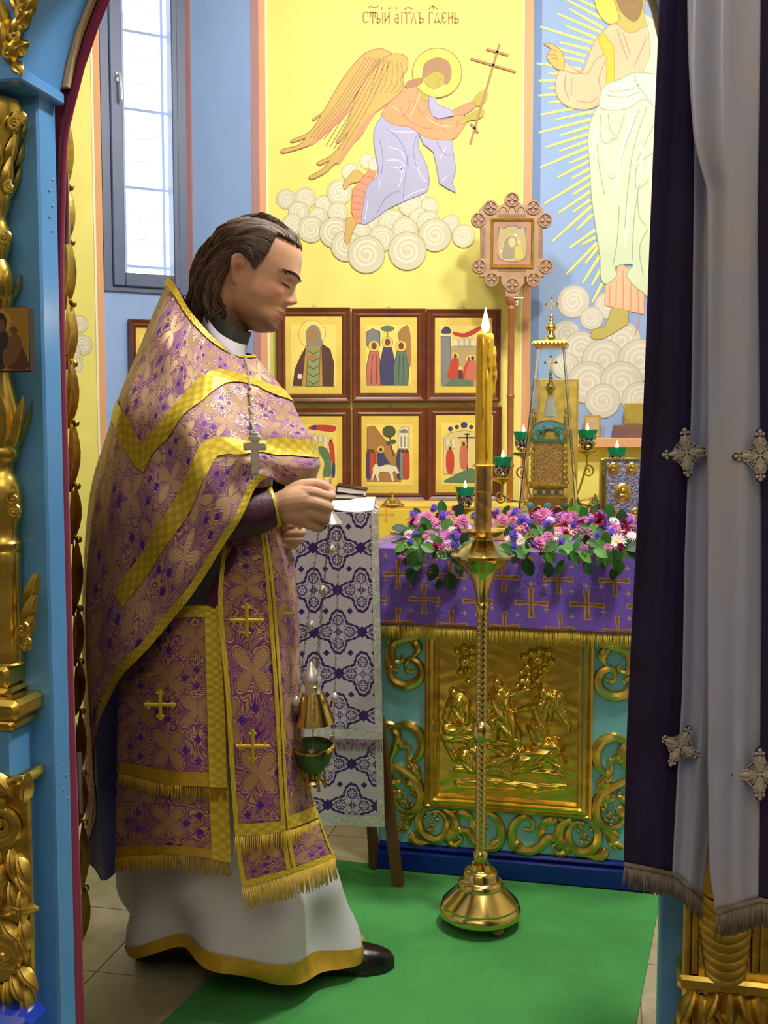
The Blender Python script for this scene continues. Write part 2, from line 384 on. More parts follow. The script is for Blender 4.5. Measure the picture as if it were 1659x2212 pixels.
a.poly('wing', [(820, 322), (870, 335), (888, 370), (880, 420), (845, 475), (860, 530), (790, 600), (740, 640), (690, 680), (640, 760), (610, 810), (560, 860), (490, 950), (440, 990), (400, 1030), (320, 1070), (298, 1060), (320, 1045), (380, 1010), (420, 960), (370, 985), (345, 978), (360, 965), (430, 930), (500, 850), (530, 790), (480, 850), (460, 845), (490, 800), (540, 700), (570, 600), (620, 500), (680, 420), (740, 355), (780, 330)], OLV, True, DKB, 5)
a.poly('wing_edge', [(745, 635), (690, 680), (640, 765), (605, 815), (560, 865), (482, 978), (472, 960), (560, 835), (650, 700)], PK)
a.lines('feather_line', [[(700+i*22, 340+abs(i-2)*9), (560+i*26, 600+i*4), (400+i*24, 870+i*8)] for i in range(5)]+[[(640+i*20, 340+i*2), (470+i*20, 610), (300+i*22, 830)] for i in range(5)]+[[(720+i*25, 360+i*3), (690+i*34, 470+i*5), (660+i*30, 560)] for i in range(6)], 4, DKB)
a.poly('sandal', [(575, 1015), (622, 1045), (600, 1082), (540, 1100), (515, 1132), (502, 1100), (540, 1050)], OLV, True, BR, 4)
a.poly('sandal', [(520, 1310), (578, 1300), (580, 1340), (560, 1380), (535, 1460), (505, 1430), (515, 1370)], OLV, True, BR, 4)
a.poly('underskirt', [(650, 1020), (700, 1025), (670, 1100), (650, 1190), (640, 1250), (622, 1335), (580, 1338), (550, 1260), (560, 1130), (600, 1090)], PK, False, ORD, 4)
a.lines('pleat_line', [[(565, 1130), (640, 1150)], [(560, 1170), (635, 1185)], [(555, 1210), (630, 1220)], [(553, 1250), (625, 1255)], [(600, 1090), (660, 1110)], [(625, 1050), (685, 1065)], [(575, 1310), (615, 1290)]], 5, ORD)
a.poly('mantle_end', [(955, 805), (1060, 838), (1150, 840), (1160, 920), (1175, 1020), (1150, 1090), (1180, 1155), (1120, 1125), (1075, 1095), (1060, 1000), (1040, 910), (980, 860)], LB, False, paint(128, 128, 178), 4)
a.poly('skirt', [(735, 695), (790, 735), (880, 755), (950, 800), (950, 880), (1000, 990), (1015, 1080), (1000, 1140), (960, 1165), (850, 1210), (760, 1255), (700, 1300), (615, 1340), (625, 1200), (650, 1110), (710, 1040), (700, 950), (685, 850), (690, 770)], LB, True, paint(128, 128, 178), 4)
a.lines('highlight_line', [[(770, 780), (850, 790), (930, 790)], [(770, 880), (840, 900), (868, 950)], [(800, 1000), (860, 1020), (868, 1090)], [(760, 960), (830, 960), (878, 1000)], [(650, 1200), (640, 1260), (632, 1310)], [(720, 1080), (715, 1140)], [(830, 1120), (850, 1060), (845, 990)], [(1000, 1130), (930, 1150), (860, 1190)], [(930, 960), (960, 1040), (1000, 1090)], [(1080, 950), (1115, 880)], [(1090, 1090), (1120, 1050)]], 6, LBW)
a.lines('fold_line', [[(760, 770), (830, 830), (880, 930), (890, 1010)], [(890, 930), (870, 1060), (860, 1190)], [(940, 810), (920, 900), (940, 1000)], [(720, 840), (740, 950), (730, 1040)], [(700, 1280), (760, 1180), (840, 1140)], [(1060, 850), (1100, 920), (1150, 930)]], 4, paint(128, 128, 178))
a.poly('far_sleeve', [(1150, 665), (1210, 635), (1275, 610), (1290, 640), (1215, 690), (1160, 698)], PK, True, ORD, 4)
a.poly('neck', [(1010, 470), (1040, 530), (1010, 600), (975, 600), (925, 545), (960, 480)], SK)
a.poly('tunic', [(860, 545), (930, 512), (950, 560), (975, 595), (1000, 610), (1015, 660), (1040, 700), (1070, 715), (1150, 705), (1175, 690), (1215, 690), (1240, 720), (1200, 790), (1150, 835), (1060, 835), (980, 815), (900, 760), (840, 755), (780, 735), (735, 695), (745, 655), (800, 595)], OR, True, ORD, 4)
a.lines('fold_line', [[(900, 600), (890, 660), (850, 700)], [(930, 600), (960, 670), (1020, 710)], [(840, 640), (870, 700), (960, 760), (1040, 770)], [(1030, 760), (1040, 735), (1090, 720)], [(1120, 800), (1100, 770), (1090, 740)], [(1180, 720), (1180, 760), (1150, 800)]], 4, ORD)
a.lines('highlight_line', [[(960, 560), (930, 640), (900, 700)], [(1000, 700), (1060, 745), (1150, 760)], [(800, 640), (830, 660)]], 7, paint(248, 196, 150))
a.poly('shoulder_mantle', [(1015, 530), (1050, 570), (1060, 625), (1150, 660), (1160, 692), (1070, 712), (1030, 690), (1012, 640)], LB, False, paint(128, 128, 178), 4)
a.poly('halo', [(1062+147*cos(t), 437+147*sin(t)) for t in [2*pi*k/40 for k in range(40)]], paint(242, 228, 88), False, BR, 6)
a.poly('nape_hair', [(870, 512), (900, 482), (975, 472), (970, 500), (930, 520), (880, 524)], BR, True, DKB, 3)
a.poly('face', [(1000, 460), (1060, 425), (1105, 455), (1112, 480), (1088, 515), (1050, 532), (1018, 525), (990, 500)], SK, True, BR, 3)
a.poly('hair', [(975, 440), (985, 390), (1020, 360), (1070, 348), (1120, 365), (1145, 410), (1145, 460), (1128, 500), (1105, 505), (1104, 455), (1060, 430), (1010, 450), (975, 475)], BR, True, DKB, 3)
a.lines('face_line', [[(1050, 455), (1068, 462)], [(1078, 468), (1092, 476)], [(1072, 470), (1068, 490), (1075, 497)], [(1055, 508), (1072, 512)]], 4, DKB)
a.lines('hair_ribbon', [[(925, 415), (950, 405), (955, 440), (970, 450)], [(1060, 550), (1080, 530), (1100, 545), (1090, 558)]], 5, LBW)
a.poly('hand', [(1280, 600), (1320, 550), (1355, 545), (1360, 580), (1340, 620), (1300, 635)], SK, True, BR, 3)
a.poly('hand', [(1245, 690), (1310, 655), (1340, 660), (1335, 695), (1300, 715), (1255, 722), (1205, 750), (1190, 730)], SK, True, BR, 3)
a.lines('cross', [[(1435, 265), (1260, 860)], [(1355, 295), (1488, 332)], [(1262, 352), (1532, 432)], [(1262, 740), (1308, 795)]], 13, BR, False, True)
ins = thing('wall_inscription', 'line of brown old-style lettering painted high on the yellow wall', 'inscription', TA.at(.62, 2.9))
t = Art(TA, ins, 560, 0, .36166); T, B = 74, 140
LET = [[[(652, 82), (640, 70), (622, 80), (622, 128), (636, 136), (652, 126)]],
       [[(655, T), (700, T)], [(664, T), (664, 104)], [(678, T), (678, B)], [(693, T), (693, 104)]],
       [[(705, T), (705, B)], [(705, 110), (722, 114), (722, 132), (705, 136)], [(738, T), (738, B)]],
       [[(752, T), (752, B)], [(776, T), (776, B)], [(752, 126), (776, 92)]],
       [[(812, 88), (830, 88), (830, B)], [(830, 106), (812, 112), (812, 132), (830, 136)]],
       [[(852, B), (852, T), (872, T), (872, 84)]], [[(880, B), (880, T), (900, T), (900, 84)]],
       [[(908, B), (922, T), (936, B)]], [[(944, T), (958, T), (958, B)], [(958, 108), (980, 114), (980, 132), (958, 136)]],
       [[(1016, B), (1016, T), (1034, T), (1034, 84)]], [[(1050, 132), (1062, T), (1074, 132)], [(1044, 146), (1046, 132), (1082, 132), (1084, 146)]],
       [[(1118, 84), (1106, T), (1094, 84), (1094, 126), (1106, 136), (1118, 126)], [(1094, 106), (1112, 106)]],
       [[(1132, T), (1132, B)], [(1154, T), (1154, B)], [(1132, 108), (1154, 104)]], [[(1168, T), (1168, B)], [(1168, 110), (1190, 114), (1190, 132), (1168, 138)]]]
for L in LET: t.lines('letter', L, 8, BR, False, True)
t.lines('accent_mark', [[(650, 46), (665, 38), (690, 46), (712, 36)], [(730, 60), (738, 40)], [(770, 54), (790, 46)], [(815, 62), (825, 44)], [(866, 58), (890, 46), (915, 54)], [(1014, 56), (1036, 36), (1066, 56)], [(1036, 36), (1044, 60)]], 6, BR)
# --- standing robed figure in rays on the blue wall
chm = thing('robed_figure_mural', 'painted figure in pink and pale green robes amid yellow rays on blue wall', 'mural', TC.at(.5, 1.4))
a = Art(TC, chm, 1000, 0, .39723)
RAY, PNK, PKL, GRN, GRL2, FLS = paint(246, 232, 120), paint(244, 192, 152), paint(232, 140, 104), paint(214, 226, 190), paint(160, 184, 140), paint(196, 180, 92)
TRIM[0] += 1; u0, u1 = TC.uv(1149, 500)[0], TC.uv(1166, 500)[0]
struct(MB().box((u0, 0, -.001), (u1, H, .0012), TC.mat()).build('trim_%d' % TRIM[0], wall_mat('deep_blue_band', RGB(118, 142, 186), .04)))
for x0, y0, x1, y1 in ((565, 0, 755, 100), (635, 0, 735, 45), (515, 75, 770, 185), (580, 50, 765, 155), (420, 145, 705, 235), (560, 140, 730, 210), (525, 230, 690, 270), (515, 262, 665, 305), (550, 312, 660, 335), (402, 345, 640, 375), (465, 398, 515, 402), (412, 438, 515, 440), (465, 480, 515, 478), (410, 520, 520, 512), (468, 558, 535, 550), (422, 625, 620, 585), (508, 650, 715, 605), (412, 722, 700, 648), (530, 737, 685, 690), (450, 802, 685, 728), (525, 822, 685, 765), (420, 912, 685, 800), (580, 888, 680, 845), (515, 965, 690, 875), (590, 972, 695, 915), (443, 1108, 695, 955), (597, 1058, 695, 998), (520, 1158, 695, 1040), (600, 1152, 695, 1085), (487, 1312, 700, 1120), (618, 1250, 708, 1165), (580, 1348, 720, 1250), (648, 1330, 722, 1290), (560, 1493, 730, 1320), (665, 1433, 735, 1345), (652, 1537, 745, 1390), (700, 1552, 752, 1460), (703, 1645, 758, 1540)):
    d = V((x1-x0, y1-y0)).normalized(); q = V((-d.y, d.x))
    a.k = 0; a.poly('ray', [(x0-q.x*5, y0-q.y*5), (x0+q.x*5, y0+q.y*5), (x1+q.x*9, y1+q.y*9), (x1-q.x*9, y1-q.y*9)], RAY, False)
for x, y, r in ((600, 1640, 85), (790, 1660, 70), (700, 1730, 60), (560, 1820, 75), (860, 1850, 100), (640, 1900, 95), (760, 1960, 110), (960, 1960, 110), (560, 1990, 70), (680, 2080, 110), (860, 2080, 110), (960, 2170, 90), (760, 2180, 90)): a.puff(x, y, r, paint(214, 208, 190), paint(188, 180, 160), paint(228, 224, 208))
a.poly('halo', [(715, -60), (718, 20), (735, 70), (765, 112), (805, 132), (860, 95), (850, -60)], paint(240, 218, 84), True, BR, 5)
a.poly('foot', [(822, 1655), (888, 1665), (900, 1752), (880, 1775), (790, 1828), (740, 1845), (698, 1838), (695, 1812), (715, 1790), (762, 1780), (785, 1745)], FLS, True, BR, 4)
a.lines('staff', [[(975, 1650), (938, 1820)]], 6, PKL)
a.poly('hem', [(840, 1440), (870, 1440), (900, 1460), (945, 1480), (985, 1500), (985, 1710), (900, 1690), (770, 1660), (775, 1550), (835, 1500)], PNK, False, PKL, 4)
a.lines('pleat_line', [[(800, 1550), (798, 1660)], [(835, 1520), (832, 1665)], [(870, 1470), (872, 1680)], [(915, 1520), (912, 1690)], [(950, 1540), (955, 1700)]], 5, PKL)
a.poly('face', [(820, -60), (835, 40), (850, 100), (835, 140), (905, 185), (1005, 150), (985, 60), (985, -60)], FLS, True, BR, 4)
a.poly('beard', [(842, -20), (850, 50), (885, 95), (932, 120), (965, 85), (980, 10), (965, -20)], paint(150, 118, 66))
a.lines('mouth', [[(890, 40), (920, 34), (950, 42)]], 6, paint(190, 120, 80))
a.poly('tunic', [(830, 130), (770, 165), (735, 200), (700, 260), (650, 390), (610, 380), (555, 340), (525, 385), (510, 420), (505, 500), (540, 560), (600, 590), (680, 595), (740, 570), (775, 540), (785, 500), (850, 440), (900, 420), (985, 420), (1015, 290), (1005, 150), (910, 182)], PNK, True, PKL, 5)
a.lines('fold_line', [[(780, 290), (720, 330), (680, 400), (640, 400)], [(775, 330), (740, 430), (760, 520)], [(560, 400), (555, 480), (580, 550)], [(590, 420), (590, 520)], [(840, 160), (870, 260), (900, 330)], [(1000, 200), (960, 300), (930, 360)], [(870, 180), (910, 300)], [(540, 380), (600, 400), (650, 400)], [(620, 550), (690, 560), (730, 530)]], 5, PKL)
a.poly('clavus', [(735, 205), (765, 182), (820, 250), (824, 440), (780, 462), (780, 310), (745, 250)], paint(214, 196, 50), False, paint(180, 150, 40), 3)
a.poly('robe', [(775, 470), (850, 430), (920, 400), (1050, 405), (1110, 420), (1110, 1600), (980, 1590), (890, 1500), (925, 1440), (830, 1450), (835, 1500), (780, 1545), (750, 1510), (745, 1400), (725, 1250), (700, 1080), (690, 900), (680, 780), (690, 680), (720, 600), (745, 570), (770, 520)], GRN, True, GRL2, 5)
a.poly('shoulder_mantle', [(990, 80), (1075, 150), (1110, 300), (1110, 420), (985, 400), (1018, 290), (1005, 150)], GRN, True, GRL2, 5)
a.poly('sash', [(770, 470), (860, 432), (930, 400), (1020, 402), (1100, 430), (1100, 600), (1040, 580), (980, 540), (900, 590), (800, 600), (740, 575)], paint(222, 232, 204), True, GRL2, 5)
a.lines('fold_line', [[(750, 620), (745, 720), (770, 780), (850, 750)], [(960, 590), (880, 800), (830, 960), (790, 965)], [(1000, 580), (930, 800), (900, 1000), (880, 1240)], [(880, 620), (840, 740), (800, 760)], [(1060, 640), (1000, 760), (945, 880)], [(1060, 820), (950, 900), (945, 1030), (1010, 980)], [(730, 780), (740, 900), (770, 1060)], [(960, 1000), (930, 1200), (920, 1420)], [(850, 1120), (840, 1300), (815, 1450)], [(950, 1060), (960, 1180), (1000, 1230)], [(780, 520), (880, 530), (960, 500)], [(800, 500), (900, 490), (960, 460)], [(930, 410), (960, 480), (1030, 560)], [(1010, 1240), (960, 1350), (980, 1500)], [(790, 620), (800, 700), (830, 740)]], 5, GRL2)
a.lines('highlight_line', [[(800, 480), (880, 460), (940, 470)], [(1000, 440), (1060, 500)], [(930, 620), (850, 880), (830, 1100)], [(980, 800), (950, 1000)], [(720, 700), (710, 820)], [(900, 1100), (880, 1350)], [(1020, 850), (1000, 960)]], 12, paint(232, 240, 222))
a.poly('hand', [(545, 385), (552, 340), (540, 290), (510, 255), (475, 238), (440, 240), (478, 266), (458, 300), (462, 325), (485, 355), (510, 375)], FLS, True, BR, 4)
a.lines('finger_line', [[(478, 266), (515, 285)], [(460, 300), (500, 300), (515, 330)], [(470, 325), (505, 318)]], 4, BR)
# --- small painted clouds low on the left yellow wall
cm = thing('cloud_mural', 'small grey swirling cloud painted low on the left yellow wall', 'mural', TL.at(-.1, 1.5))
a = Art(TL, cm, 0, 0, 1.0)
for x, y, r in ((150, 705, 26), (172, 700, 20), (178, 745, 24), (160, 775, 20), (150, 760, 26), (168, 792, 12)): a.puff(x, y, r, CLD, CLL, CLW)
# ---------------------------------------------------------------- iconostasis with the holy doors
IBLU = mk('glossy_blue_paint', RGB(92, 160, 226), .22, 0, .05, 6)
IDRK = mk('deep_blue_gloss', RGB(20, 60, 190), .15, 0, .08, 5)
TAN = mk('bare_plywood', RGB(206, 176, 134), .6)
I0 = V((PY(88, 500, 1.75).x, 1.75, 0)); IC = Pl(I0, EX); OW = .989
def lx(P): return (P-I0).dot(EX), -(P-I0).dot(EY)       # world -> (u, n)
def n_for_px(u, px, z=1.4):                              # depth at which a vertical line u shows at column px
    lo, hi = -.6, .9
    for _ in range(50):
        m_ = (lo+hi)/2; p = IC.at(u, z, m_)-CAM; x = CX+F*p.x/p.dot(FW)
        if (x < px): hi = m_
        else: lo = m_
    return (lo+hi)/2
JT = -n_for_px(0, 121, 1.65)                             # jamb thickness
ico = thing('iconostasis', 'blue and gilded icon screen around the open holy doors', 'icon screen', IC.at(OW/2, 0))
Mi = IC.mat()
MB().box((-.75, 0, -JT), (0, 1.9, 0), Mi, ch=.004).build('post', IBLU, ico)
MB().box((OW, 0, -JT), (OW+.75, 1.9, 0), Mi, ch=.004).build('post', IBLU, ico)
pb = IC.hit(137, 228); zi = (CAM+ray(137, 228)*(1.80/ray(137, 228).y)).z
ui = lx(PY(137, 228, 1.755+JT))[0]; nf = n_for_px(ui, 36, zi)
def arch_poly(inset, zi, out=.75, top=2.9):
    c = OW/2-ui-inset; k = .0935; R = sqrt(c*c+k*k); pts = [(-out, zi), (ui+inset, zi)]
    for i in range(1, 24):
        z = R-(R-0)*abs(1-i/12)  # placeholder height fraction
    a0 = asin(k/R)
    pts = [(-out, zi)]+[(OW/2-R*cos(a0+(pi-2*a0)*i/28), zi-k+R*sin(a0+(pi-2*a0)*i/28)) for i in range(29)]+[(OW+out, zi), (OW+out, top), (-out, top)]
    return pts
MB().prism(arch_poly(0, zi+.018), -JT, nf-.012, Mi).build('arch', IBLU, ico)
MB().box((-.75, zi, -JT), (ui+.006, zi+.02, nf), Mi, ch=.003).build('impost', IBLU, ico)
MB().box((OW-ui-.006, zi, -JT), (OW+.75, zi+.02, nf), Mi, ch=.003).build('impost', IBLU, ico)
MB().prism(arch_poly(.012, zi+.03), -JT-.012, -JT-.001, Mi).build('arch_backing', TAN, ico)
MB().box((-.75, 2.9, -JT), (OW+.75, H, nf-.02), Mi).build('upper_screen', IBLU, ico)
for s_ in (-1, 1):                                       # plain wings of the screen that run on to the side walls
    u0, u1 = (-2.2, -.75) if s_ < 0 else (OW+.75, 1.9)
    MB().box((u0, 0, -JT), (u1, H, .0), Mi).build('side_screen', IBLU, ico)
for (px, y) in ((113, 374), (106, 402), (113, 433), (107, 460), (113, 490), (137, 1668), (143, 1692), (138, 1720), (146, 1745)):
    z = IC.hit(px, y).z; n = n_for_px(0, px, z); MB().ball((0, 0, 0), .0022, 8, Matrix.Translation(IC.at(.0005, z, n))).build('screw', STEEL, ico)
# --- gilded carving helpers
def leafball(b, c, ax, up, ln, wd, th, M=None):          # ribbed acanthus lobe: pointed lens with a midrib
    ax = V(ax).normalized(); up = V(up).normalized(); sd = ax.cross(up).normalized(); vs = []; n = 7; m = 6
    for i in range(n+1):
        t = i/n; w_ = wd*sin(pi*min(1, t*.92+.05))**.8*(1-.25*t); h = th*sin(pi*(t*.9+.08))
        for j in range(m+1):
            s = -1+2*j/m; vs.append(V(c)+ax*(ln*(t-.15))+sd*(w_*s)+up*(h*(1-s*s)*(1-.25*(abs(s) < .2))+th*.5*t*t))
    b.add(vs, [(i*(m+1)+j, i*(m+1)+j+1, (i+1)*(m+1)+j+1, (i+1)*(m+1)+j) for i in range(n) for j in range(m)], M)
def spiral(b, P, cu, cv, r0, a0, turns, w0, w1, n=0, sgn=1, seg=40, flat=.8, r1=.12):
    pts = [P.at(cu+r0*(1-(1-r1)*k/seg)*cos(a0+sgn*2*pi*turns*k/seg), cv+r0*(1-(1-r1)*k/seg)*sin(a0+sgn*2*pi*turns*k/seg), n+.25*w0*k/seg) for k in range(seg+1)]
    b.tube(pts, lambda t: w0+(w1-w0)*t, 8, flat=flat, nrm=P.n); b.ball(pts[-1], w1*1.7, 10)
def stroke(b, P, pts, w, n=.004, flat=.8, sm=6):
    q = [P.at(u, v, n) for u, v in cat(pts, sm)]; b.tube(q, w, 8, flat=flat, nrm=P.n)
def taper(a, m_, e): return lambda t: a+(m_-a)*min(1, t*3) if t < .34 else m_+(e-m_)*(t-.34)/.66
# --- left column
NC = .05; cp = PY(4, 900, IC.at(-.2, 0, NC).y); cx_ = cp.x
def crad(y, px): return max(.003, PY(px, y, cp.y).x-cx_)
def zz(y): return PY(4, y, cp.y).z
prof = [(1432, 55), (1428, 50), (1418, 52), (1400, 50), (1320, 48), (1215, 44), (1200, 46), (1190, 42), (1182, 47), (1172, 47), (1165, 41), (1150, 38), (1132, 40), (1110, 47), (1080, 49), (1055, 47), (1032, 38), (1022, 30), (1005, 28), (992, 36), (984, 41), (976, 41), (968, 38), (962, 42), (945, 45), (915, 46), (880, 42), (840, 31), (812, 23), (790, 22), (700, 22), (668, 22), (655, 27), (630, 29), (600, 29), (578, 22), (562, 14), (548, 18), (535, 22), (515, 24), (498, 22), (482, 15), (470, 12), (452, 19), (438, 22), (425, 24), (412, 22), (390, 25), (350, 33), (310, 42), (270, 47), (240, 50), (222, 46)]
b = MB().lathe([(crad(y, px), zz(y)) for y, px in prof], 36, Matrix.Translation((cx_, cp.y, 0)))
b.build('column', GOLD, ico)
random.seed(3)
for y, r, n_, ln, up in ((415, 26, 7, .06, 1), (360, 34, 8, .055, 1), (300, 44, 8, .045, 1), (950, 45, 8, .085, 1), (640, 28, 6, .045, 1)):
    for k in range(n_):
        a_ = 2*pi*k/n_+.3; R = crad(y, r)*.92; d = V((cos(a_), sin(a_), 0))
        if d.y < .5: b = MB(); leafball(b, V((cx_, cp.y, zz(y)))+d*R, V((0, 0, 1))+d*.25, d, ln, .014, .009); b.build('column_leaf', GOLD2, ico)
for (px, y, r, sg) in ((32, 268, .011, 1), (44, 256, .008, -1), (20, 405, .009, 1), (10, 515, .010, -1), (28, 1078, .012, 1), (30, 1106, .010, -1), (56, 1388, .016, 1), (48, 1362, .012, -1)):
    q = PY(px, y, cp.y-.036*(1 if y < 1200 else 1.15)); P2 = Pl(q, EX); b = MB(); spiral(b, P2, 0, 0, r, 1.2, 1.6, .0045, .002, 0, sg, 26); b.build('volute', GOLD2, ico)
for k in range(3):
    for sd in (0, 1): b = MB(); leafball(b, PY(58+6*sd-k*5, 1300+k*45, cp.y-.02), V((.3, -.1, .95)), V((.6, -.8, 0)), .06, .012, .01); b.build('column_leaf', GOLD2, ico)
# pedestal, mouldings and lower panel under the column
zb = zz(1500); up_ = lx(IC.hit(72, 1600))[0]; nfp = n_for_px(up_, 24, zz(1600)); z16, z168 = IC.at(0, zz(1560)).z, zz(1672)
for a_, y0, y1, mt in ((.0, 1478, 1432, GOLD), (.006, 1492, 1478, GOLD)):
    MB().box((-.3, zz(y0), -.001), (up_-.012+a_, zz(y1), nfp-.014+a_), Mi, ch=.006).build('pedestal_step', mt, ico)
MB().box((-.32, zz(1535), 0), (up_+.022, zz(1493), nfp+.016), Mi, ch=.008).build('pedestal_slab', GOLD, ico)
MB().box((-.31, zz(1560), 0), (up_+.01, zz(1536), nfp+.008), Mi, ch=.006).build('pedestal_cove', GOLD, ico)
MB().box((-.3, 0, 0), (up_, zz(1560), nfp), Mi, ch=.004).build('pedestal', IBLU, ico)
zm = zz(1665); MB().tube([IC.at(-.3, zm, nfp+.006), IC.at(up_+.006, zm, nfp+.006), IC.at(up_+.012, zm, nfp-.01), IC.at(up_+.012, zm, .006)], .011, 10).build('pedestal_rail', GOLD, ico)
PP = Pl(IC.at(up_, 0, nfp+.001), EX); bz = lambda px, y: PP.uv(px, y)
b = MB()
for px, y, r, tn, sg, a0 in ((14, 1775, 52, 2.2, 1, 1.3), (20, 2052, 40, 1.8, -1, 2.6)):
    u, v = bz(px, y); spiral(b, PP, u, v, r*1.62/F, a0, tn, .012, .005, .012, sg, 60); b.build('scroll', GOLD2, ico); b = MB()
for px, y, dx, dy in ((48, 1850, .5, -1), (44, 1880, .7, -1), (30, 1910, .3, -1), (20, 1950, .9, -.1), (10, 1965, .9, .5), (15, 1990, .8, -.6), (35, 2110, .6, -1), (20, 2125, .2, -1), (50, 2085, .9, -.8), (5, 2130, -.3, -1), (30, 1840, .2, -1), (52, 1930, .1, -1), (0, 1845, -.2, -1), (55, 1985, .3, -1), (40, 1960, 1, .2), (45, 2010, .4, -1), (0, 1905, -.5, -1), (60, 2140, .2, -1), (58, 1720, .3, 1), (30, 1710, -.6, .8), (8, 1870, .1, -1)):
    u, v = bz(px, y); b = MB(); leafball(b, PP.at(u, v, .006), PP.ex*dx+PP.ez*dy, PP.n, .055, .015, .016); b.build('panel_leaf', GOLD2, ico)
u0, v0 = bz(-40, 2150); u1, v1 = bz(66, 1690); MB().box((u0, v0, .0), (u1, v1, .006), PP.mat(), ch=.003).build('carved_panel', GOLD2, ico)
q = PP.uv(118, 2168); MB().box((-.5, 0, 0), (PP.uv(100, 2172)[0], q[1], .06), PP.mat(), ch=.012).build('screen_base', IDRK, ico)
# gilded band round the arch front, lobe by lobe
PF = Pl(IC.at(0, 0, nf-.012), EX)
for px, y, dx, dy, ln in ((60, 5, .2, 1, .05), (44, 25, -.3, 1, .05), (38, 60, .8, .5, .045), (52, 40, .7, .7, .05), (30, 85, .5, .9, .045), (34, 110, .8, .2, .035), (22, 130, .5, .8, .04), (32, 142, .6, -.6, .03), (12, 60, -.1, 1, .05), (8, 110, .1, 1, .05)):
    u, v = PF.uv(px, y); b = MB(); leafball(b, PF.at(u, v, .002), PF.ex*dx+PF.ez*dy, PF.n, ln, .014, .014); b.build('arch_leaf', GOLD2, ico)
for px, y, r, sg in ((40, 78, .012, 1), (55, 28, .014, -1), (25, 120, .009, 1)):
    u, v = PF.uv(px, y); b = MB(); spiral(b, PF, u, v, r, .5, 1.5, .006, .003, .008, sg, 26); b.build('arch_volute', GOLD2, ico)
# --- right pilaster below the drape
NR = .05; PR = Pl(IC.at(0, 0, NR), EX); rz = lambda px, y: PR.uv(px, y)
u0, v0 = rz(1474, 2125); u1 = u0+.2; MB().box((u0, 0, -NR), (u1, rz(1500, 1500)[1], 0), PR.mat(), ch=.006).build('pilaster', GOLD, ico)
for px in (1484, 1502, 1632, 1650):
    u = rz(px, 2000)[0]; MB().tube([PR.at(u, rz(px, 2098)[1], .004), PR.at(u, rz(px, 1600)[1], .004)], .006, 10).build('reed', GOLD2, ico)
for k in range(9):
    y = 1915+k*22; r_ = (62-k*3)*1.5/F; u, v = rz(1566, y)
    b = MB(); b.tube([PR.at(u+r_*cos(t), v-r_*.75*sin(t), .012-.006*cos(t)**2) for t in [pi*i/16 for i in range(17)]], lambda t: .003+.006*sin(pi*t), 8, flat=.8, nrm=PR.n); b.build('scallop', GOLD2, ico)
u0, v0 = rz(1468, 2128); MB().box((u0-.004, v0, -NR), (u0+.22, rz(1500, 2100)[1], .016), PR.mat(), ch=.005).build('pilaster_moulding', GOLD, ico)
for px, y, dx, dy in ((1495, 2150, -.4, -1), (1515, 2160, 0, -1), (1545, 2150, -.4, -.9), (1575, 2150, 0, -1), (1600, 2150, .4, -1), (1635, 2155, .2, -1), (1480, 2190, -.2, -1), (1530, 2195, .3, -1)):
    u, v = rz(px, y); b = MB(); leafball(b, PR.at(u, v, .0), PR.ex*dx+PR.ez*dy, PR.n, .06, .015, .016); b.build('pilaster_leaf', GOLD2, ico)
# --- holy doors, both leaves swung in
def door(label, hinge, d, side, ztop, cpx):
    d = V(d).normalized(); P = Pl(hinge, d*side) if side > 0 else Pl(hinge+d*.47, -d)
    root = thing('holy_door', label, 'door', hinge+d*.23, 'holy door leaves'); M = P.mat()
    MB().prism([(0, .06), (.47, .06), (.47, ztop-.25), (.40, ztop-.1), (.25, ztop-.02), (.1, ztop), (0, ztop)] if side > 0 else [(0, .06), (.47, .06), (.47, ztop), (.37, ztop), (.22, ztop-.02), (.07, ztop-.1), (0, ztop-.25)], -.03, 0, M).build('leaf', mk('dark_door_wood', RGB(52, 34, 26), .5), root)
    fu = .44 if side > 0 else .03; random.seed(8); z = .1; k = 0
    while z < ztop-.16:
        ln = .12+.05*random.random(); b = MB()
        leafball(b, P.at(fu, z+.01, .0), P.ez+P.ex*(.08*(-1)**k), P.n, ln, .030, .026)
        b.ball(P.at(fu-.005, z+ln*.88, .018), .008, 10); b.build('carved_leaf', GOLD2, root)
        b = MB(); leafball(b, P.at(fu-.09 if side > 0 else fu+.09, z+.03, .002), P.ez+P.ex*(.3*(-1)**k), P.n, ln*.9, .03, .012); b.build('carved_leaf', GOLD2, root)
        z += ln*.88; k += 1
    return root, P
HL = IC.at(.004, 0, -JT-.05); HL.x = PY(127, 700, HL.y).x
d1, DP = door('gilded holy door leaf seen edge-on beside maroon curtain', HL, (-.262, .965, 0), 1, PY(158, 285, 2.3).z+.12, 163)
HR = IC.at(OW+.01, 0, -JT-.045)
d2, DP2 = door('gilded holy door leaf mostly behind the silver and purple drape', HR, (.30, .954, 0), -1, 1.75, 1430)
for root, hp, zs2 in ((d1, HL, ((130, 375, 527), (158, 1625, 1757))),):
    for px, y0, y1 in zs2:
        q0, q1 = PY(px, y0, HL.y-.012), PY(px, y1, HL.y-.012); q1.x = q0.x; q1.y = q0.y; mid = (q0+q1)/2
        b = MB(); b.tube([q1, mid-V((0, 0, .002))], .0055, 12); b.tube([mid+V((0, 0, .002)), q0], .0055, 12)
        b.box((.004, q1.z, -.003), (.014, q0.z, .003), Matrix.Translation((q0.x, q0.y, 0)) @ Matrix.Rotation(0, 4, 'Z') @ Matrix(((1, 0, 0, 0), (0, 0, -1, 0), (0, 1, 0, 0), (0, 0, 0, 1))))
        b.build('hinge', STEEL, root)
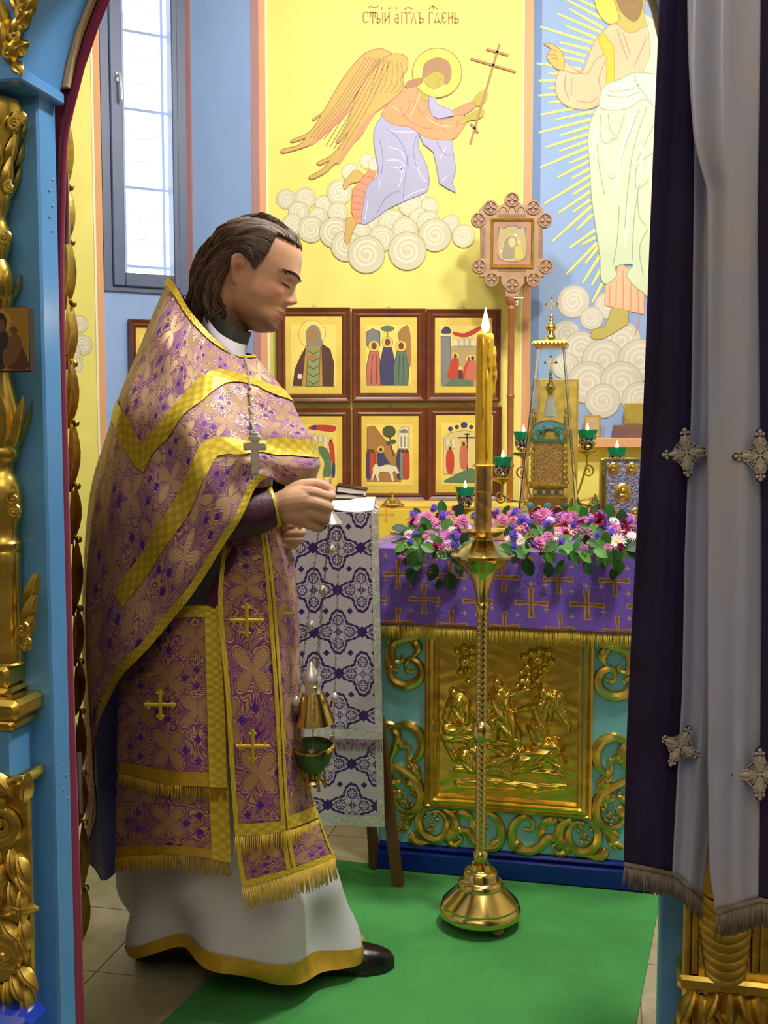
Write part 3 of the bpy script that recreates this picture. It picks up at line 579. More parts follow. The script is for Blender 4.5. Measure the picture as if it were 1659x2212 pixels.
# --- maroon curtain gathered behind the left jamb
g = G('maroon_cloth'); MAROON = g.set(RGB(140, 18, 66), .7, 0, Sheen_Weight=.4); g.bump(g.noise(g.co(), 300, 2), .2, .001)
nb = -JT-.022; cy_ = IC.at(0, 0, nb).y; edge = [(60, 215), (130, 190), (200, 171), (290, 149), (390, 143), (560, 138), (700, 139), (1000, 146), (1500, 156), (2000, 171), (2400, 180)]
PCn = Pl(IC.at(0, 0, nb), EX)
def cur(s, t):
    y = -200+2600*t; e = smooth_tab(edge, max(y, 60)) if y > 60 else 215+(60-y)*.42
    u1, v = PCn.uv(e, y); u0 = PCn.uv(70, y)[0]
    return PCn.at(u0+(u1-u0)*s, v, .010*sin(s*15+t*2)*min(1, .4+t))
o = MB().grid(cur, 46, 60).build('curtain', MAROON, ang=180); tag(o, 'maroon curtain gathered behind the blue left door jamb', 'curtain')
m_ = o.modifiers.new('t', 'SOLIDIFY'); m_.thickness = .002
# --- small icon hung on the column
ic = thing('column_icon', 'small dark icon of mother and child hung on the gilded column', 'icon', IC.at(-.3, zz(800), .095))
PI_ = Pl(IC.at(0, 0, .098), EX); u1, v1 = PI_.uv(61, 662); v0 = PI_.uv(61, 803)[1]; u0 = u1-.078
MB().box((u0, v0, -.016), (u1, v1, 0), PI_.mat(), ch=.001).build('board', mk('icon_board', RGB(40, 26, 22), .5), ic)
MB().box((u0+.001, v0+.002, 0), (u1-.001, v1-.001, .0008), PI_.mat()).build('gold_ground', mk('icon_gold_ground', RGB(176, 136, 56), .4, .3), ic)
a = Art(PI_, ic, 0, 620, .1628); DKR, DKG, FLD = paint(92, 52, 44), paint(42, 44, 48), paint(120, 82, 52)
a.poly('halo', [(0+165*cos(t), 460+165*sin(t)) for t in [2*pi*k/30 for k in range(30)]], paint(186, 146, 62), False, paint(120, 84, 36), 5)
a.poly('mother', [(-220, 1080), (-200, 700), (-90, 600), (-60, 420), (0, 345), (60, 370), (95, 450), (80, 580), (110, 650), (100, 800), (60, 1080)], DKG)
a.poly('child_robe', [(150, 650), (240, 640), (280, 730), (285, 830), (200, 1000), (60, 1040), (50, 850), (110, 800), (110, 700)], FLD, True, DKR, 5)
a.poly('mother_robe', [(290, 790), (345, 900), (375, 1080), (100, 1080), (200, 1010), (280, 850)], DKR)
a.poly('child_face', [(190+42*cos(t), 575+50*sin(t)) for t in [2*pi*k/16 for k in range(16)]], paint(104, 66, 46))
a.poly('mother_face', [(20+55*cos(t), 520+90*sin(t)) for t in [2*pi*k/16 for k in range(16)]], paint(110, 72, 50))
# ---------------------------------------------------------------- purple and silver drape hanging by the right post
def fringe(name, pts, ln, mat, parent, step=.004, r=.0014, sag=None, seed=1):
    random.seed(seed); b = MB(); d = 0; q = [V(p) for p in pts]; nrm = V((0, -1, 0))
    for p, p2 in zip(q, q[1:]):
        L = (p2-p).length; n = max(1, int(L/step))
        for k in range(n):
            c_ = p.lerp(p2, k/n); w_ = V((random.uniform(-.002, .002), random.uniform(-.002, .002), 0)); l_ = ln*random.uniform(.9, 1.06)
            dn = V(sag) if sag else V((0, 0, -1))
            b.tube([c_, c_+dn*l_*.5+w_*.6, c_+dn*l_+w_*1.6], [r*.8, r, r*.9], 4)
    o = b.build(name, mat, parent, ang=180); o['kind'] = 'stuff'; return o
g = G('purple_velvet'); c = g.co(); VELVET = g.set(g.mix(g.step(g.noise(c, 6, 3), .5, .3), RGB(30, 20, 52), RGB(44, 30, 76)), .85, 0, Sheen_Weight=.5, Sheen_Tint=RGB(120, 90, 190))
g = G('silver_satin'); c = g.co(); n = g.noise(c, 4, 4, .6)
SATIN = g.set(g.mix(g.step(n, .58, .16), RGB(192, 198, 234), RGB(208, 200, 204)), .34, .15); g.bump(g.noise(c, 9, 3), .12, .01)
SILV_T = mk('silver_thread', RGB(196, 188, 178), .5, .1, .12, 60, .5, 400, .001)
GREYFR = mk('grey_fringe', RGB(150, 138, 128), .6, .2, .2, 80)
PURP = mk('purple_backing', RGB(44, 26, 70), .8)
YB, YF = 1.43, 1.37
dr = thing('drape', 'long dark purple and silver satin drape with embroidered crosses and grey fringe', 'drape', PY(1500, 1950, 1.4))
e1 = [(-120, 1430), (0, 1424), (300, 1412), (600, 1400), (900, 1389), (1200, 1374), (1500, 1359), (1750, 1350), (1880, 1348)]
e2 = [(-120, 1505), (0, 1505), (310, 1503), (600, 1500), (900, 1496), (1050, 1488), (1200, 1482), (1500, 1476), (1700, 1465), (1870, 1456), (1960, 1452)]
e3 = [(-120, 1600), (310, 1590), (900, 1570), (1500, 1560), (1700, 1545), (1870, 1525), (1960, 1515)]
f1 = [(-120, 1486), (0, 1486), (150, 1489), (300, 1499), (360, 1513), (410, 1527), (600, 1528), (1050, 1528), (1350, 1528), (1700, 1531), (1880, 1534), (1970, 1547)]
f2 = [(-120, 1646), (0, 1645), (500, 1640), (900, 1645), (1200, 1648), (1600, 1645), (1960, 1640)]
f3 = [(-120, 1730), (900, 1722), (1960, 1715)]
def panel(ea, eb, ya, yb, Y, fold, bulge=0):
    def fn(s, t):
        yend = ya+(yb-ya)*s; y = -1000+(yend+1000)*t
        px = smooth_tab(ea, y)+(smooth_tab(eb, y)-smooth_tab(ea, y))*s
        return PY(px, y, Y+fold(s, y))
    return fn
w1 = lambda s, y: -.012*sin(s*4.2)*min(1, max(.3, y/1800))-.006*sin(s*9+y*.002)
w2 = lambda s, y: .012*s+.007*sin(s*8)+.006*exp(-((y-1640)/60)**2)*sin(s*9)
w3 = lambda s, y: -.014*sin(s*3.1)+.005*sin(s*7.5+.6)+.012*(1-s)*exp(-((y-200)/260)**2)+.003*sin(s*11+y*.003)+.004*exp(-((y-1640)/50)**2)*sin(s*8)
w4 = lambda s, y: .008*s
S = []
for nm, ea, eb, ya, yb, Y, fo, mt in (('velvet_panel', e1, e2, 1868, 1890, YB, w1, VELVET), ('satin_panel', e2, e3, 1890, 1940, YB, w2, SATIN), ('satin_panel', f1, f2, 1972, 1945, YF, w3, SATIN), ('velvet_panel', f2, f3, 1945, 1960, YF, w4, VELVET)):
    fn = panel(ea, eb, ya, yb, Y, fo); o = MB().grid(fn, 26, 160).build(nm, mt, dr, ang=180); S.append(fn)
    m_ = o.modifiers.new('t', 'SOLIDIFY'); m_.thickness = .0025; m_.offset = 1
for (fa, na), (fb, nb_), ln in (((S[0], 10), (S[1], 8), .030), ((S[2], 10), (S[3], 6), .034)):
    pts = [fa(i/na, 1) for i in range(na+1)]+[fb(i/nb_, 1) for i in range(1, nb_+1)]
    fringe('fringe', [p+V((0, -.003, 0)) for p in pts], ln, GREYFR, dr, .0009, .0009)
    MB().tube([p+V((0, -.003, .002)) for p in pts], .0032, 6).build('fringe_heading', GREYFR, dr)
MB().tube([PY(1395, -985, YB-.02), PY(1760, -985, YB-.02)], .009, 12).build('hanging_rod', GOLD, dr)
def emb_cross(px, y, R, rot, Y):
    c0 = PY(px, y, Y); P = Pl(c0, (cos(rot), 0, sin(rot)), (-sin(rot), 0, cos(rot))); r_ = R*Y/F
    cr = thing_part = bpy.data.objects.new('embroidered_cross', None); COL.objects.link(cr); cr.parent = dr; cr.location = c0-V(dr['base_']); cr['base_'] = tuple(c0)
    out = []
    for k in range(4):
        for a_, q in ((-.62, .50), (-.36, .62), (-.2, .86), (-.13, 1.02), (0, 1.12), (.13, 1.02), (.2, .86), (.36, .62), (.62, .50)): out.append((r_*q*cos(k*pi/2+a_), r_*q*sin(k*pi/2+a_)))
    MB().prism(cat(out, 3, True), -.001, .0015, P.mat(), ch=.0006).build('backing', PURP, cr)
    b = MB()
    for k in range(4):
        A_ = k*pi/2; ca, sa = cos(A_), sin(A_); T = lambda x, y_: (x*ca-y_*sa, x*sa+y_*ca)
        stroke(b, P, [T(0, 0), T(r_*.3, 0), T(r_*.55, 0), T(r_*.78, 0)], lambda t: r_*(.05+.09*sin(pi*min(1, max(0, (t-.35)/.65)))), .002, .5)
        for s_ in (-1, 1):
            stroke(b, P, [T(r_*.12, s_*r_*.08), T(r_*.35, s_*r_*.10), T(r_*.55, s_*r_*.2), T(r_*.74, s_*r_*.14)], r_*.045, .002, .6)
            for a2, l2 in ((.5, .62), (.7, .6)): stroke(b, P, [T(r_*.24*cos(a2*s_), r_*.24*sin(a2*s_)), T(r_*l2*cos(a2*s_), r_*l2*sin(a2*s_))], r_*.022, .002, .6, 2)
            x, y_ = T(r_*.86, s_*r_*.14); b.ball(P.at(x, y_, .002), r_*.08, 8)
        x, y_ = T(r_*.98, 0); b.ball(P.at(x, y_, .002), r_*.09, 8, sc=(1.1, .6, 1.1)); x, y_ = T(r_*.85, 0); b.ball(P.at(x, y_, .002), r_*.07, 8)
    b.build('silver_embroidery', SILV_T, cr)
emb_cross(1482, 978, 50, .10, YB-.006); emb_cross(1468, 1612, 46, -.45, YB-.004); emb_cross(1641, 984, 53, .04, YF-.019); emb_cross(1640, 1672, 55, .03, YF-.019)
# ---------------------------------------------------------------- altar table
import numpy as np
aL, aR = PZ(795, 1880, 0), PZ(1415, 1936, 0); AX = (aR-aL).normalized(); AW = (aR-aL).length; AD = .78
AL = Pl(aL, AX); AN = AL.n; TURQ = mk('turquoise_paint', RGB(128, 200, 212), .35, 0, .06, 6)
IN_ = .025; AB = Pl(AL.at(0, 0, -IN_), AX); AH = AB.uv(1090, 1190)[1]
altar = thing('altar_table', 'turquoise altar table with gilded relief panel and dark blue plinth', 'altar', AL.at(AW/2, 0, -AD/2))
NAVY = mk('navy_gloss', RGB(16, 40, 130), .16, 0, .05, 6)
zp = AL.uv(1085, 1850)[1]
Mal = AL.mat()
MB().box((0, .0065, -AD), (AW, zp-.012, 0), Mal, ch=.004).build('plinth', NAVY, altar)
MB().box((.008, zp-.012, -AD+.008), (AW-.008, zp+.004, -.010), Mal, ch=.007).build('plinth_cap', NAVY, altar)
MB().box((IN_, zp+.004, -AD+IN_), (AW-IN_, AH-.02, -IN_), Mal, ch=.003).build('body', TURQ, altar)
MB().box((-.01, AH-.02, -AD-.01), (AW+.01, AH, .01), Mal, ch=.004).build('table_top', TURQ, altar)
def frame_bars(P, u0, v0, u1, v1, prof, name, mat, parent, closed_back=True):   # four mitred moulding bars; prof = [(inset, height)]
    c = [(u0, v0, 1, 1), (u1, v0, -1, 1), (u1, v1, -1, -1), (u0, v1, 1, -1)]; k = len(prof); out = []
    for i in range(4):
        a_, b_ = c[i], c[(i+1) % 4]; vs = []
        for p in (a_, b_):
            for ins, h in prof: vs.append(P.at(p[0]+p[2]*ins, p[1]+p[3]*ins, h))
        fs = [(j, k+j, k+j+1, j+1) for j in range(k-1)]+[(k-1, 2*k-1, k, 0)]+[tuple(range(k)), tuple(range(2*k-1, k-1, -1))]
        out.append(MB().add(vs, fs).build(name, mat, parent, ang=25))
    return out
z4 = lambda x, y: AB.uv(780+x*.37372, 1330+y*.37372)
fu0, fv0 = z4(372, 1090)[0], z4(385, 1095)[1]; fu1 = z4(1332, 1100)[0]; fv1 = z4(850, 60)[1]
frame_bars(AB, fu0, fv0, fu1, fv1, [(0, 0), (0, .016), (.006, .020), (.010, .014), (.016, .022), (.024, .024), (.028, .016), (.034, .018), (.038, .008), (.041, .0)], 'panel_frame', GOLD, altar)
# raised relief scene as a height field
CAP = []
def cp_(x0, y0, x1, y1, r0, r1=None, h=None): CAP.append((*z4(x0, y0), *z4(x1, y1), r0*.000475, (r1 or r0)*.000475, (h or min(r0, 40)*.55)*.00085))
for q in ((540, 432, 540, 442, 28, 28, 30), (570, 490, 605, 590, 62, 55, 34), (520, 490, 488, 590, 22, 18), (488, 590, 540, 640, 18), (640, 540, 700, 600, 25), (505, 650, 650, 645, 36, 34, 30), (490, 700, 650, 700, 30), (500, 740, 545, 825, 22, 16), (620, 720, 660, 790, 24),
          (790, 372, 792, 392, 30, 30, 34), (800, 450, 825, 560, 56, 60, 38), (850, 455, 975, 418, 22, 14, 24), (750, 470, 730, 590, 26, 20), (830, 570, 885, 690, 64, 46, 34), (765, 600, 765, 695, 42, 36, 28), (980, 410, 995, 400, 14),
          (1055, 430, 1058, 450, 34, 34, 34), (1040, 505, 1045, 610, 50, 46, 34), (1000, 520, 905, 545, 22, 14, 24), (1020, 640, 1035, 710, 58, 50, 30), (1115, 465, 1205, 660, 36, 8, 26), (1150, 460, 1210, 640, 14, 6, 18), (1095, 500, 1090, 610, 26, 16),
          (930, 825, 1120, 760, 58, 60, 36), (1100, 790, 1150, 840, 50, 40, 30), (900, 885, 1030, 858, 26, 22), (905, 770, 900, 850, 30), (600, 800, 645, 865, 46, 40, 30), (640, 770, 690, 790, 30), (740, 845, 880, 800, 28, 26, 26), (780, 880, 870, 935, 24, 16), (690, 880, 800, 900, 26), (900, 882, 1150, 908, 9, 12, 16), (720, 730, 905, 735, 18, 18, 12), (740, 752, 860, 812, 13, 13, 16), (550, 880, 650, 895, 16), (1130, 860, 1165, 915, 20),
          (560, 962, 760, 965, 22, 30, 8), (760, 965, 1000, 990, 26, 20, 8), (1000, 995, 1180, 985, 24, 14, 8)): cp_(*q)
for x, y, r in ((560, 200, 25), (600, 178, 22), (642, 190, 26), (600, 262, 36), (580, 322, 25), (632, 312, 20), (645, 235, 28), (625, 375, 22), (945, 240, 30), (985, 214, 28), (1032, 200, 25), (1080, 210, 30), (1100, 262, 26), (1022, 250, 36), (962, 290, 28), (1062, 300, 20), (930, 322, 22), (972, 332, 22), (1010, 312, 20), (930, 372, 26), (962, 372, 30), (1022, 372, 22), (905, 400, 18), (950, 410, 18), (1040, 345, 18)): cp_(x, y, x+1, y, r, r, 26)
nu, nv = 150, 170; uu = np.linspace(fu0+.036, fu1-.036, nu+1); vv = np.linspace(fv0+.036, fv1-.036, nv+1); U_, V_ = np.meshgrid(uu, vv); Hh = np.zeros_like(U_)
for (x0, y0, x1, y1, r0, r1, h) in CAP:
    dx, dy = x1-x0, y1-y0; t_ = np.clip(((U_-x0)*dx+(V_-y0)*dy)/(dx*dx+dy*dy+1e-12), 0, 1)
    d_ = np.hypot(U_-x0-dx*t_, V_-y0-dy*t_); rr = r0+(r1-r0)*t_
    e = np.sqrt(np.clip(1-(d_/rr)**2, 0, 1)); L_ = sqrt(dx*dx+dy*dy)
    if L_ > .02: e = e*(1+.16*np.sin(d_/rr*7+t_*L_*120))
    Hh = np.maximum(Hh, h*e)
Hh += .0007*np.sin(U_*70+3*np.sin(V_*40))*np.sin(V_*90)
b = MB().grid(lambda s, t: AB.at(uu[round(s*nu)], vv[round(t*nv)], .004+Hh[round(t*nv), round(s*nu)]), nu, nv)
b.build('relief_panel', mk('gilded_relief', (.74, .54, .09, 1), .24, 1.0, .1, 20), altar, ang=180)
# acanthus scrollwork round the panel, mirrored about the altar's middle
UC = (fu0+fu1)/2
STR = [[(340, 110), (255, 98), (180, 118), (160, 160)], [(330, 125), (250, 130), (190, 150), (178, 210), (195, 262), (238, 255), (236, 225)], [(158, 210), (160, 300), (190, 372), (260, 400), (322, 380), (350, 330), (328, 268), (280, 252), (256, 285), (272, 322), (310, 312)],
       [(160, 330), (180, 300), (215, 320)], [(300, 140), (330, 190), (300, 240)],
       [(178, 655), (212, 690), (196, 760), (172, 830), (190, 900)], [(190, 648), (255, 628), (318, 655), (352, 725), (338, 800), (292, 832), (268, 790), (292, 752)], [(198, 748), (240, 742), (280, 770)], [(172, 850), (160, 920), (182, 962), (225, 950), (222, 920)], [(190, 860), (262, 905), (322, 955), (348, 1030), (332, 1102), (282, 1132), (228, 1115), (196, 1060), (178, 985)], [(250, 960), (300, 975), (325, 1020)], [(225, 1000), (215, 1050), (240, 1075)], [(280, 880), (320, 900), (345, 950)],
       [(375, 1100), (335, 1170), (352, 1250), (420, 1292), (480, 1262), (492, 1185), (450, 1130), (395, 1138)], [(480, 1118), (535, 1160), (545, 1240), (505, 1290), (545, 1322), (580, 1290), (560, 1270)], [(545, 1250), (605, 1240), (645, 1290), (700, 1330), (780, 1332), (812, 1270), (798, 1190), (742, 1142), (695, 1168), (700, 1210), (740, 1215)], [(560, 1130), (620, 1150), (650, 1200)], [(290, 1250), (310, 1295), (360, 1310), (450, 1305)], [(750, 1330), (790, 1300), (800, 1260)]]
LVS = [(300, 1150, -1, -.75), (290, 1160, -.85, -.95), (280, 1180, -.6, -1), (300, 1140, -1, -.45), (260, 1210, -.9, -.4), (310, 860, .5, -1), (270, 840, .7, -.8), (630, 1170, .5, -1), (470, 1140, .8, .2), (240, 120, -.6, -.9), (200, 640, -1, .3)]
for sgn in (1, -1):
    T = lambda x, y: ((lambda q: (q[0] if sgn > 0 else 2*UC-q[0], q[1]))(z4(x, y+(0 if sgn > 0 else 0))))
    off = 0
    for s_ in STR:
        pts = [T(*p) for p in s_]
        pts = [(u, v) for u, v in pts if u < AW-.03 and u > .03]
        if len(pts) < 2: continue
        b = MB(); stroke(b, AB, pts, lambda t: .006+.0085*sin(pi*min(1, t*1.1+.12)), .003, .9); b.build('scroll', GOLD, altar)
    for x, y, dx, dy in LVS:
        u, v = T(x, y); b = MB(); leafball(b, AB.at(u, v, .002), AB.ex*(dx*sgn)+AB.ez*dy, AB.n, .05, .012, .008); b.build('acanthus_leaf', GOLD, altar)
    for gx, gy in ((410, 1175), (278, 1035)):
        random.seed(5); b = MB()
        for i in range(11):
            u, v = T(gx+random.uniform(-38, 38)*(.7 if i > 6 else 1), gy-50+i*11+random.uniform(-8, 8)); b.ball(AB.at(u, v, .007), .0058, 8)
        b.build('grape_cluster', GOLD, altar)
# ---------------------------------------------------------------- cloth patterns (woven, in cloth coordinates)
def fr(g, x): return g.m('FRACT', x)
def ab(g, x): return g.m('ABSOLUTE', x)
def lat(g, u, v, a_, b_, ou=0.0, ov=0.0):
    return (g.m('MULTIPLY', g.m('SUBTRACT', fr(g, g.m('ADD', g.m('DIVIDE', u, a_), ou+.5)), .5), a_), g.m('MULTIPLY', g.m('SUBTRACT', fr(g, g.m('ADD', g.m('DIVIDE', v, b_), ov+.5)), .5), b_))
def AND(g, *x):
    r_ = x[0]
    for q in x[1:]: r_ = g.m('MULTIPLY', r_, q)
    return r_
def OR(g, *x):
    r_ = x[0]
    for q in x[1:]: r_ = g.m('MAXIMUM', r_, q)
    return r_
def NOT(g, x): return g.m('SUBTRACT', 1.0, x)
def lt(g, x, e, w=.0008): return NOT(g, g.step(x, e, w))
def crossmask(g, x, y, L, w_, fl=0.0, e=.0007):
    ax, ay = ab(g, x), ab(g, y)
    h = AND(g, lt(g, ax, L, e), lt(g, g.m('SUBTRACT', ay, g.m('MULTIPLY', g.m('MULTIPLY', ax, ax), fl)), w_, e))
    v = AND(g, lt(g, ay, L, e), lt(g, g.m('SUBTRACT', ax, g.m('MULTIPLY', g.m('MULTIPLY', ay, ay), fl)), w_, e))
    return OR(g, h, v)
def polar(g, x, y): return g.m('SQRT', g.m('ADD', g.m('MULTIPLY', x, x), g.m('MULTIPLY', y, y))), g.m('ARCTAN2', y, x)
def uvs(g): q = g.xyz(g.co('UV')); return q[0], q[1]
# purple altar cloth with gold crosses
g = G('purple_altar_brocade'); u, v = uvs(g); big = cen = None
for ou, ov in ((0, 0), (.5, .5)):
    x, y = lat(g, u, v, .138, .13, ou, ov); c_ = crossmask(g, x, y, .039, .0046, 2.2); i_ = crossmask(g, x, y, .037, .0020, 2.2)
    big = c_ if big is None else OR(g, big, c_); cen = i_ if cen is None else OR(g, cen, i_)
sm = None
for ou, ov in ((.25, .0), (.75, .25), (.25, .5), (.0, .25)):
    x, y = lat(g, u, v, .138, .065, ou, ov); c_ = crossmask(g, x, y, .0065, .0012); sm = c_ if sm is None else OR(g, sm, c_)
vine = g.noise(g.vec(u, v), 55, 2, .5, 1.0); vl = lt(g, ab(g, g.m('SUBTRACT', vine, .5)), .018, .012)
zone = g.step(g.noise(g.vec(u, v), 7, 1), .5, .1)
col = g.mix(g.m('MULTIPLY', vl, g.m('MULTIPLY', zone, .8)), RGB(122, 88, 200), RGB(84, 48, 96))
col = g.mix(sm, col, RGB(210, 170, 80)); col = g.mix(big, col, RGB(214, 170, 70)); col = g.mix(cen, col, RGB(150, 100, 74))
PBROC = g.set(col, .5, g.m('MULTIPLY', big, .35), Sheen_Weight=.25); g.bump(OR(g, big, g.m('MULTIPLY', vl, .4)), .4, .001)
FRINGE = mk('gold_fringe', RGB(228, 198, 72), .45, .15, .15, 60)
GALL = mk('gold_galloon', RGB(206, 180, 52), .38, .45, .2, 60, .8, 220, .002)
clo = thing('altar_cloth', 'purple brocade altar cloth with gold crosses and gold fringe', 'tablecloth', AL.at(AW/2, AH, -AD/2))
hv = AB.uv(1090, 1350)[1]; TOPZ = AH+.004
def per(s, off):                                          # rounded rectangle round the table top
    hw, hd, r_ = AW/2+.012+off, AD/2+.012+off, .03+off; segs = [2*(hw-r_), pi*r_/2, 2*(hd-r_), pi*r_/2]*2; Lt = sum(segs); d = s*Lt
    sx = [(-hw+r_, -hd), (hw-r_, -hd), (hw, -hd+r_), (hw, hd-r_), (hw-r_, hd), (-hw+r_, hd), (-hw, hd-r_), (-hw, -hd+r_)]
    cs = [(hw-r_, -hd+r_, -pi/2), (hw-r_, hd-r_, 0), (-hw+r_, hd-r_, pi/2), (-hw+r_, -hd+r_, pi)]
    for i in range(8):
        if d <= segs[i] or i == 7:
            t = d/segs[i]
            if i % 2 == 0: a_, b_ = sx[i], sx[(i+1) % 8]; return a_[0]+(b_[0]-a_[0])*t, a_[1]+(b_[1]-a_[1])*t
            cx2, cy2, a0 = cs[i//2]; return cx2+r_*cos(a0+t*pi/2), cy2+r_*sin(a0+t*pi/2)
        d -= segs[i]
def apt(x, y, z): return AL.at(AW/2+x, z, -(AD/2+y))
LT = 2*(AW+AD)
def clothpt(s, t):
    if t < .12:
        q = per(s, 0); k = t/.12; return apt(q[0]*(.02+.98*k), q[1]*(.02+.98*k), TOPZ)
    k = (t-.12)/.88; x, y = per(s, .003+.010*k+.006*k*sin(s*LT*32+1.5*sin(s*40)))
    return apt(x, y, TOPZ-.004*min(1, k*20)-(TOPZ-hv)*k)
b = MB().grid(clothpt, 260, 25, closed=True, uvfn=lambda s, t: (s*LT, -(max(0, t-.12)/.88)*(TOPZ-hv) if t >= .12 else .3*(1-t/.12)))
# the top of the cloth is planar: map it in table coordinates instead
for i, p in enumerate(b.v):
    if abs(p.z-TOPZ) < 1e-5: b.uv[i] = ((p-AL.o).dot(AL.ex), (p-AL.o).dot(-AL.n)*1.0)
b.build('cloth', PBROC, clo, ang=60)
hem = [clothpt(s/240, 1) for s in range(241)]
MB().tube([p+V((0, 0, .004)) for p in hem], .0055, 6, flat=.4).build('braid', mk('brown_gold_braid', RGB(150, 104, 74), .5, .2, .3, 150), clo)
vis = [p+AN*.001 for p in hem if (p-AL.o).dot(AN) > -.25]
fr_pts = [clothpt(s/400, 1) for s in list(range(0, 150))]+[clothpt(s/400, 1) for s in range(350, 401)]
fringe('fringe', fr_pts[150:]+fr_pts[:150], .036, FRINGE, clo, .0027, .0015)
# ---------------------------------------------------------------- flower wreath on the altar
GRNS = [mk('leaf_green', RGB(48, 110, 40), .55, 0, .2, 14), mk('dark_leaf', RGB(26, 72, 32), .55, 0, .2, 14), mk('bright_leaf', RGB(84, 146, 50), .55, 0, .15, 14)]
FC = {'pink': mk('pink_petal', RGB(230, 140, 198), .55, 0, .15, 30), 'white': mk('white_petal', RGB(246, 222, 228), .55, 0, .08, 30), 'crim': mk('crimson_petal', RGB(150, 20, 76), .55, 0, .25, 30), 'stat': mk('violet_petal', RGB(110, 84, 214), .6, 0, .2, 50), 'mauve': mk('mauve_petal', RGB(188, 110, 160), .6, 0, .25, 40), 'eye': mk('flower_eye', RGB(220, 200, 90), .7), 'stem': GRNS[1]}
def petal(b, a_, tilt, ln, wd, z, mi=0):
    d = V((cos(a_)*cos(tilt), sin(a_)*cos(tilt), sin(tilt))); sd = V((-sin(a_), cos(a_), 0)); o_ = V((0, 0, z)); up = d.cross(sd)*-1
    vs = [o_, o_+d*ln*.55+sd*wd, o_+d*ln*.55-sd*wd, o_+d*ln*.55-up*wd*.5, o_+d*ln+up*wd*.3]
    b.add(vs, [(0, 1, 3), (0, 3, 2), (1, 4, 3), (3, 4, 2)], None, mi)
def proto(name, fn, mats): b = MB(); fn(b); o = b.build(name, mats); me = o.data; bpy.data.objects.remove(o); return me
def f_mum(b):
    for L, (n, tl, ln) in enumerate(((20, .05, 1), (18, .35, .9), (14, .7, .75), (9, 1.05, .55))):
        for k in range(n): petal(b, 2*pi*k/n+L*.17, tl, ln, .13, .1*L)
def f_daisy(b):
    for L, (n, tl, ln) in enumerate(((15, .1, 1), (13, .35, .85))):
        for k in range(n): petal(b, 2*pi*k/n+L*.2, tl, ln, .15, .08*L)
    b.ball((0, 0, .12), .26, 10, None, 1, (1, 1, .5))
def f_carn(b):
    random.seed(4)
    for k in range(38): petal(b, random.uniform(0, 6.28), random.uniform(.1, 1.4), random.uniform(.7, 1), .24, random.uniform(0, .25))
def f_stat(b):
    random.seed(6)
    for k in range(26):
        z = k/26*1.7; a_ = k*2.4; r_ = .45*(1-.35*z/1.7)
        for j in range(4): petal(b, a_+j*1.57, .5, .3, .12, 0); 
        for q in range(len(b.v)-20, len(b.v)): b.v[q] = b.v[q]+V((r_*cos(a_), r_*sin(a_), z))
    b.tube([(0, 0, -.6), (0, 0, 1.6)], .05, 5, None, 1)
def f_fluff(b):
    random.seed(7)
    for k in range(34):
        d = V((random.gauss(0, 1), random.gauss(0, 1), abs(random.gauss(0, 1))+.1)).normalized()*random.uniform(.5, 1); b.ball(d, .15, 6)
def f_leaf(b):
    def fn(s, t):
        w_ = .36*sin(pi*min(1, t*.94+.03))**.75; x = (s-.5)*2*w_
        return (x, t*1.0, .10*abs(s-.5)*2*w_*2+.16*t*t*-1+.03*sin(t*9)*abs(s-.5))
    b.grid(fn, 6, 10)
def f_sprig(b):
    for k in range(9):
        for s_ in (-1, 1):
            y = k/9; vs = [(0, y, 0), (s_*.16*(1.1-y), y+.06, .03), (s_*.30*(1.1-y), y+.2, 0), (s_*.10*(1.1-y), y+.14, -.01)]; b.add(vs, [(0, 1, 2, 3)] if s_ > 0 else [(3, 2, 1, 0)])
    b.tube([(0, -.1, 0), (0, 1.05, 0)], .015, 4)
PR_ = {'pink': proto('flower', f_mum, FC['pink']), 'white': proto('flower', f_daisy, [FC['white'], FC['eye']]), 'crim': proto('flower', f_carn, FC['crim']), 'stat': proto('flower_spike', f_stat, [FC['stat'], FC['stem']]), 'mauve': proto('flower_head', f_fluff, FC['mauve'])}
LFM = [proto('leaf', f_leaf, m) for m in GRNS]; SPM = proto('sprig', f_sprig, GRNS[1])
wr = thing('flower_wreath', 'wreath of pink, white, crimson and violet flowers with green leaves on the altar', 'wreath', AL.at(AW*.62, TOPZ, -.12))
wb = V(wr['base_'])
def spot(px, py):
    if py > 1186: return AL.hit(px, py)+AN*.045 - (AL.n*0)
    return PZ(px, py, TOPZ+(.035 if py > 1132 else .055))
def orient(z, roll=0):
    z = V(z).normalized(); return z.to_track_quat('Z', 'Y').to_matrix().to_4x4() @ Matrix.Rotation(roll, 4, 'Z')
random.seed(21)
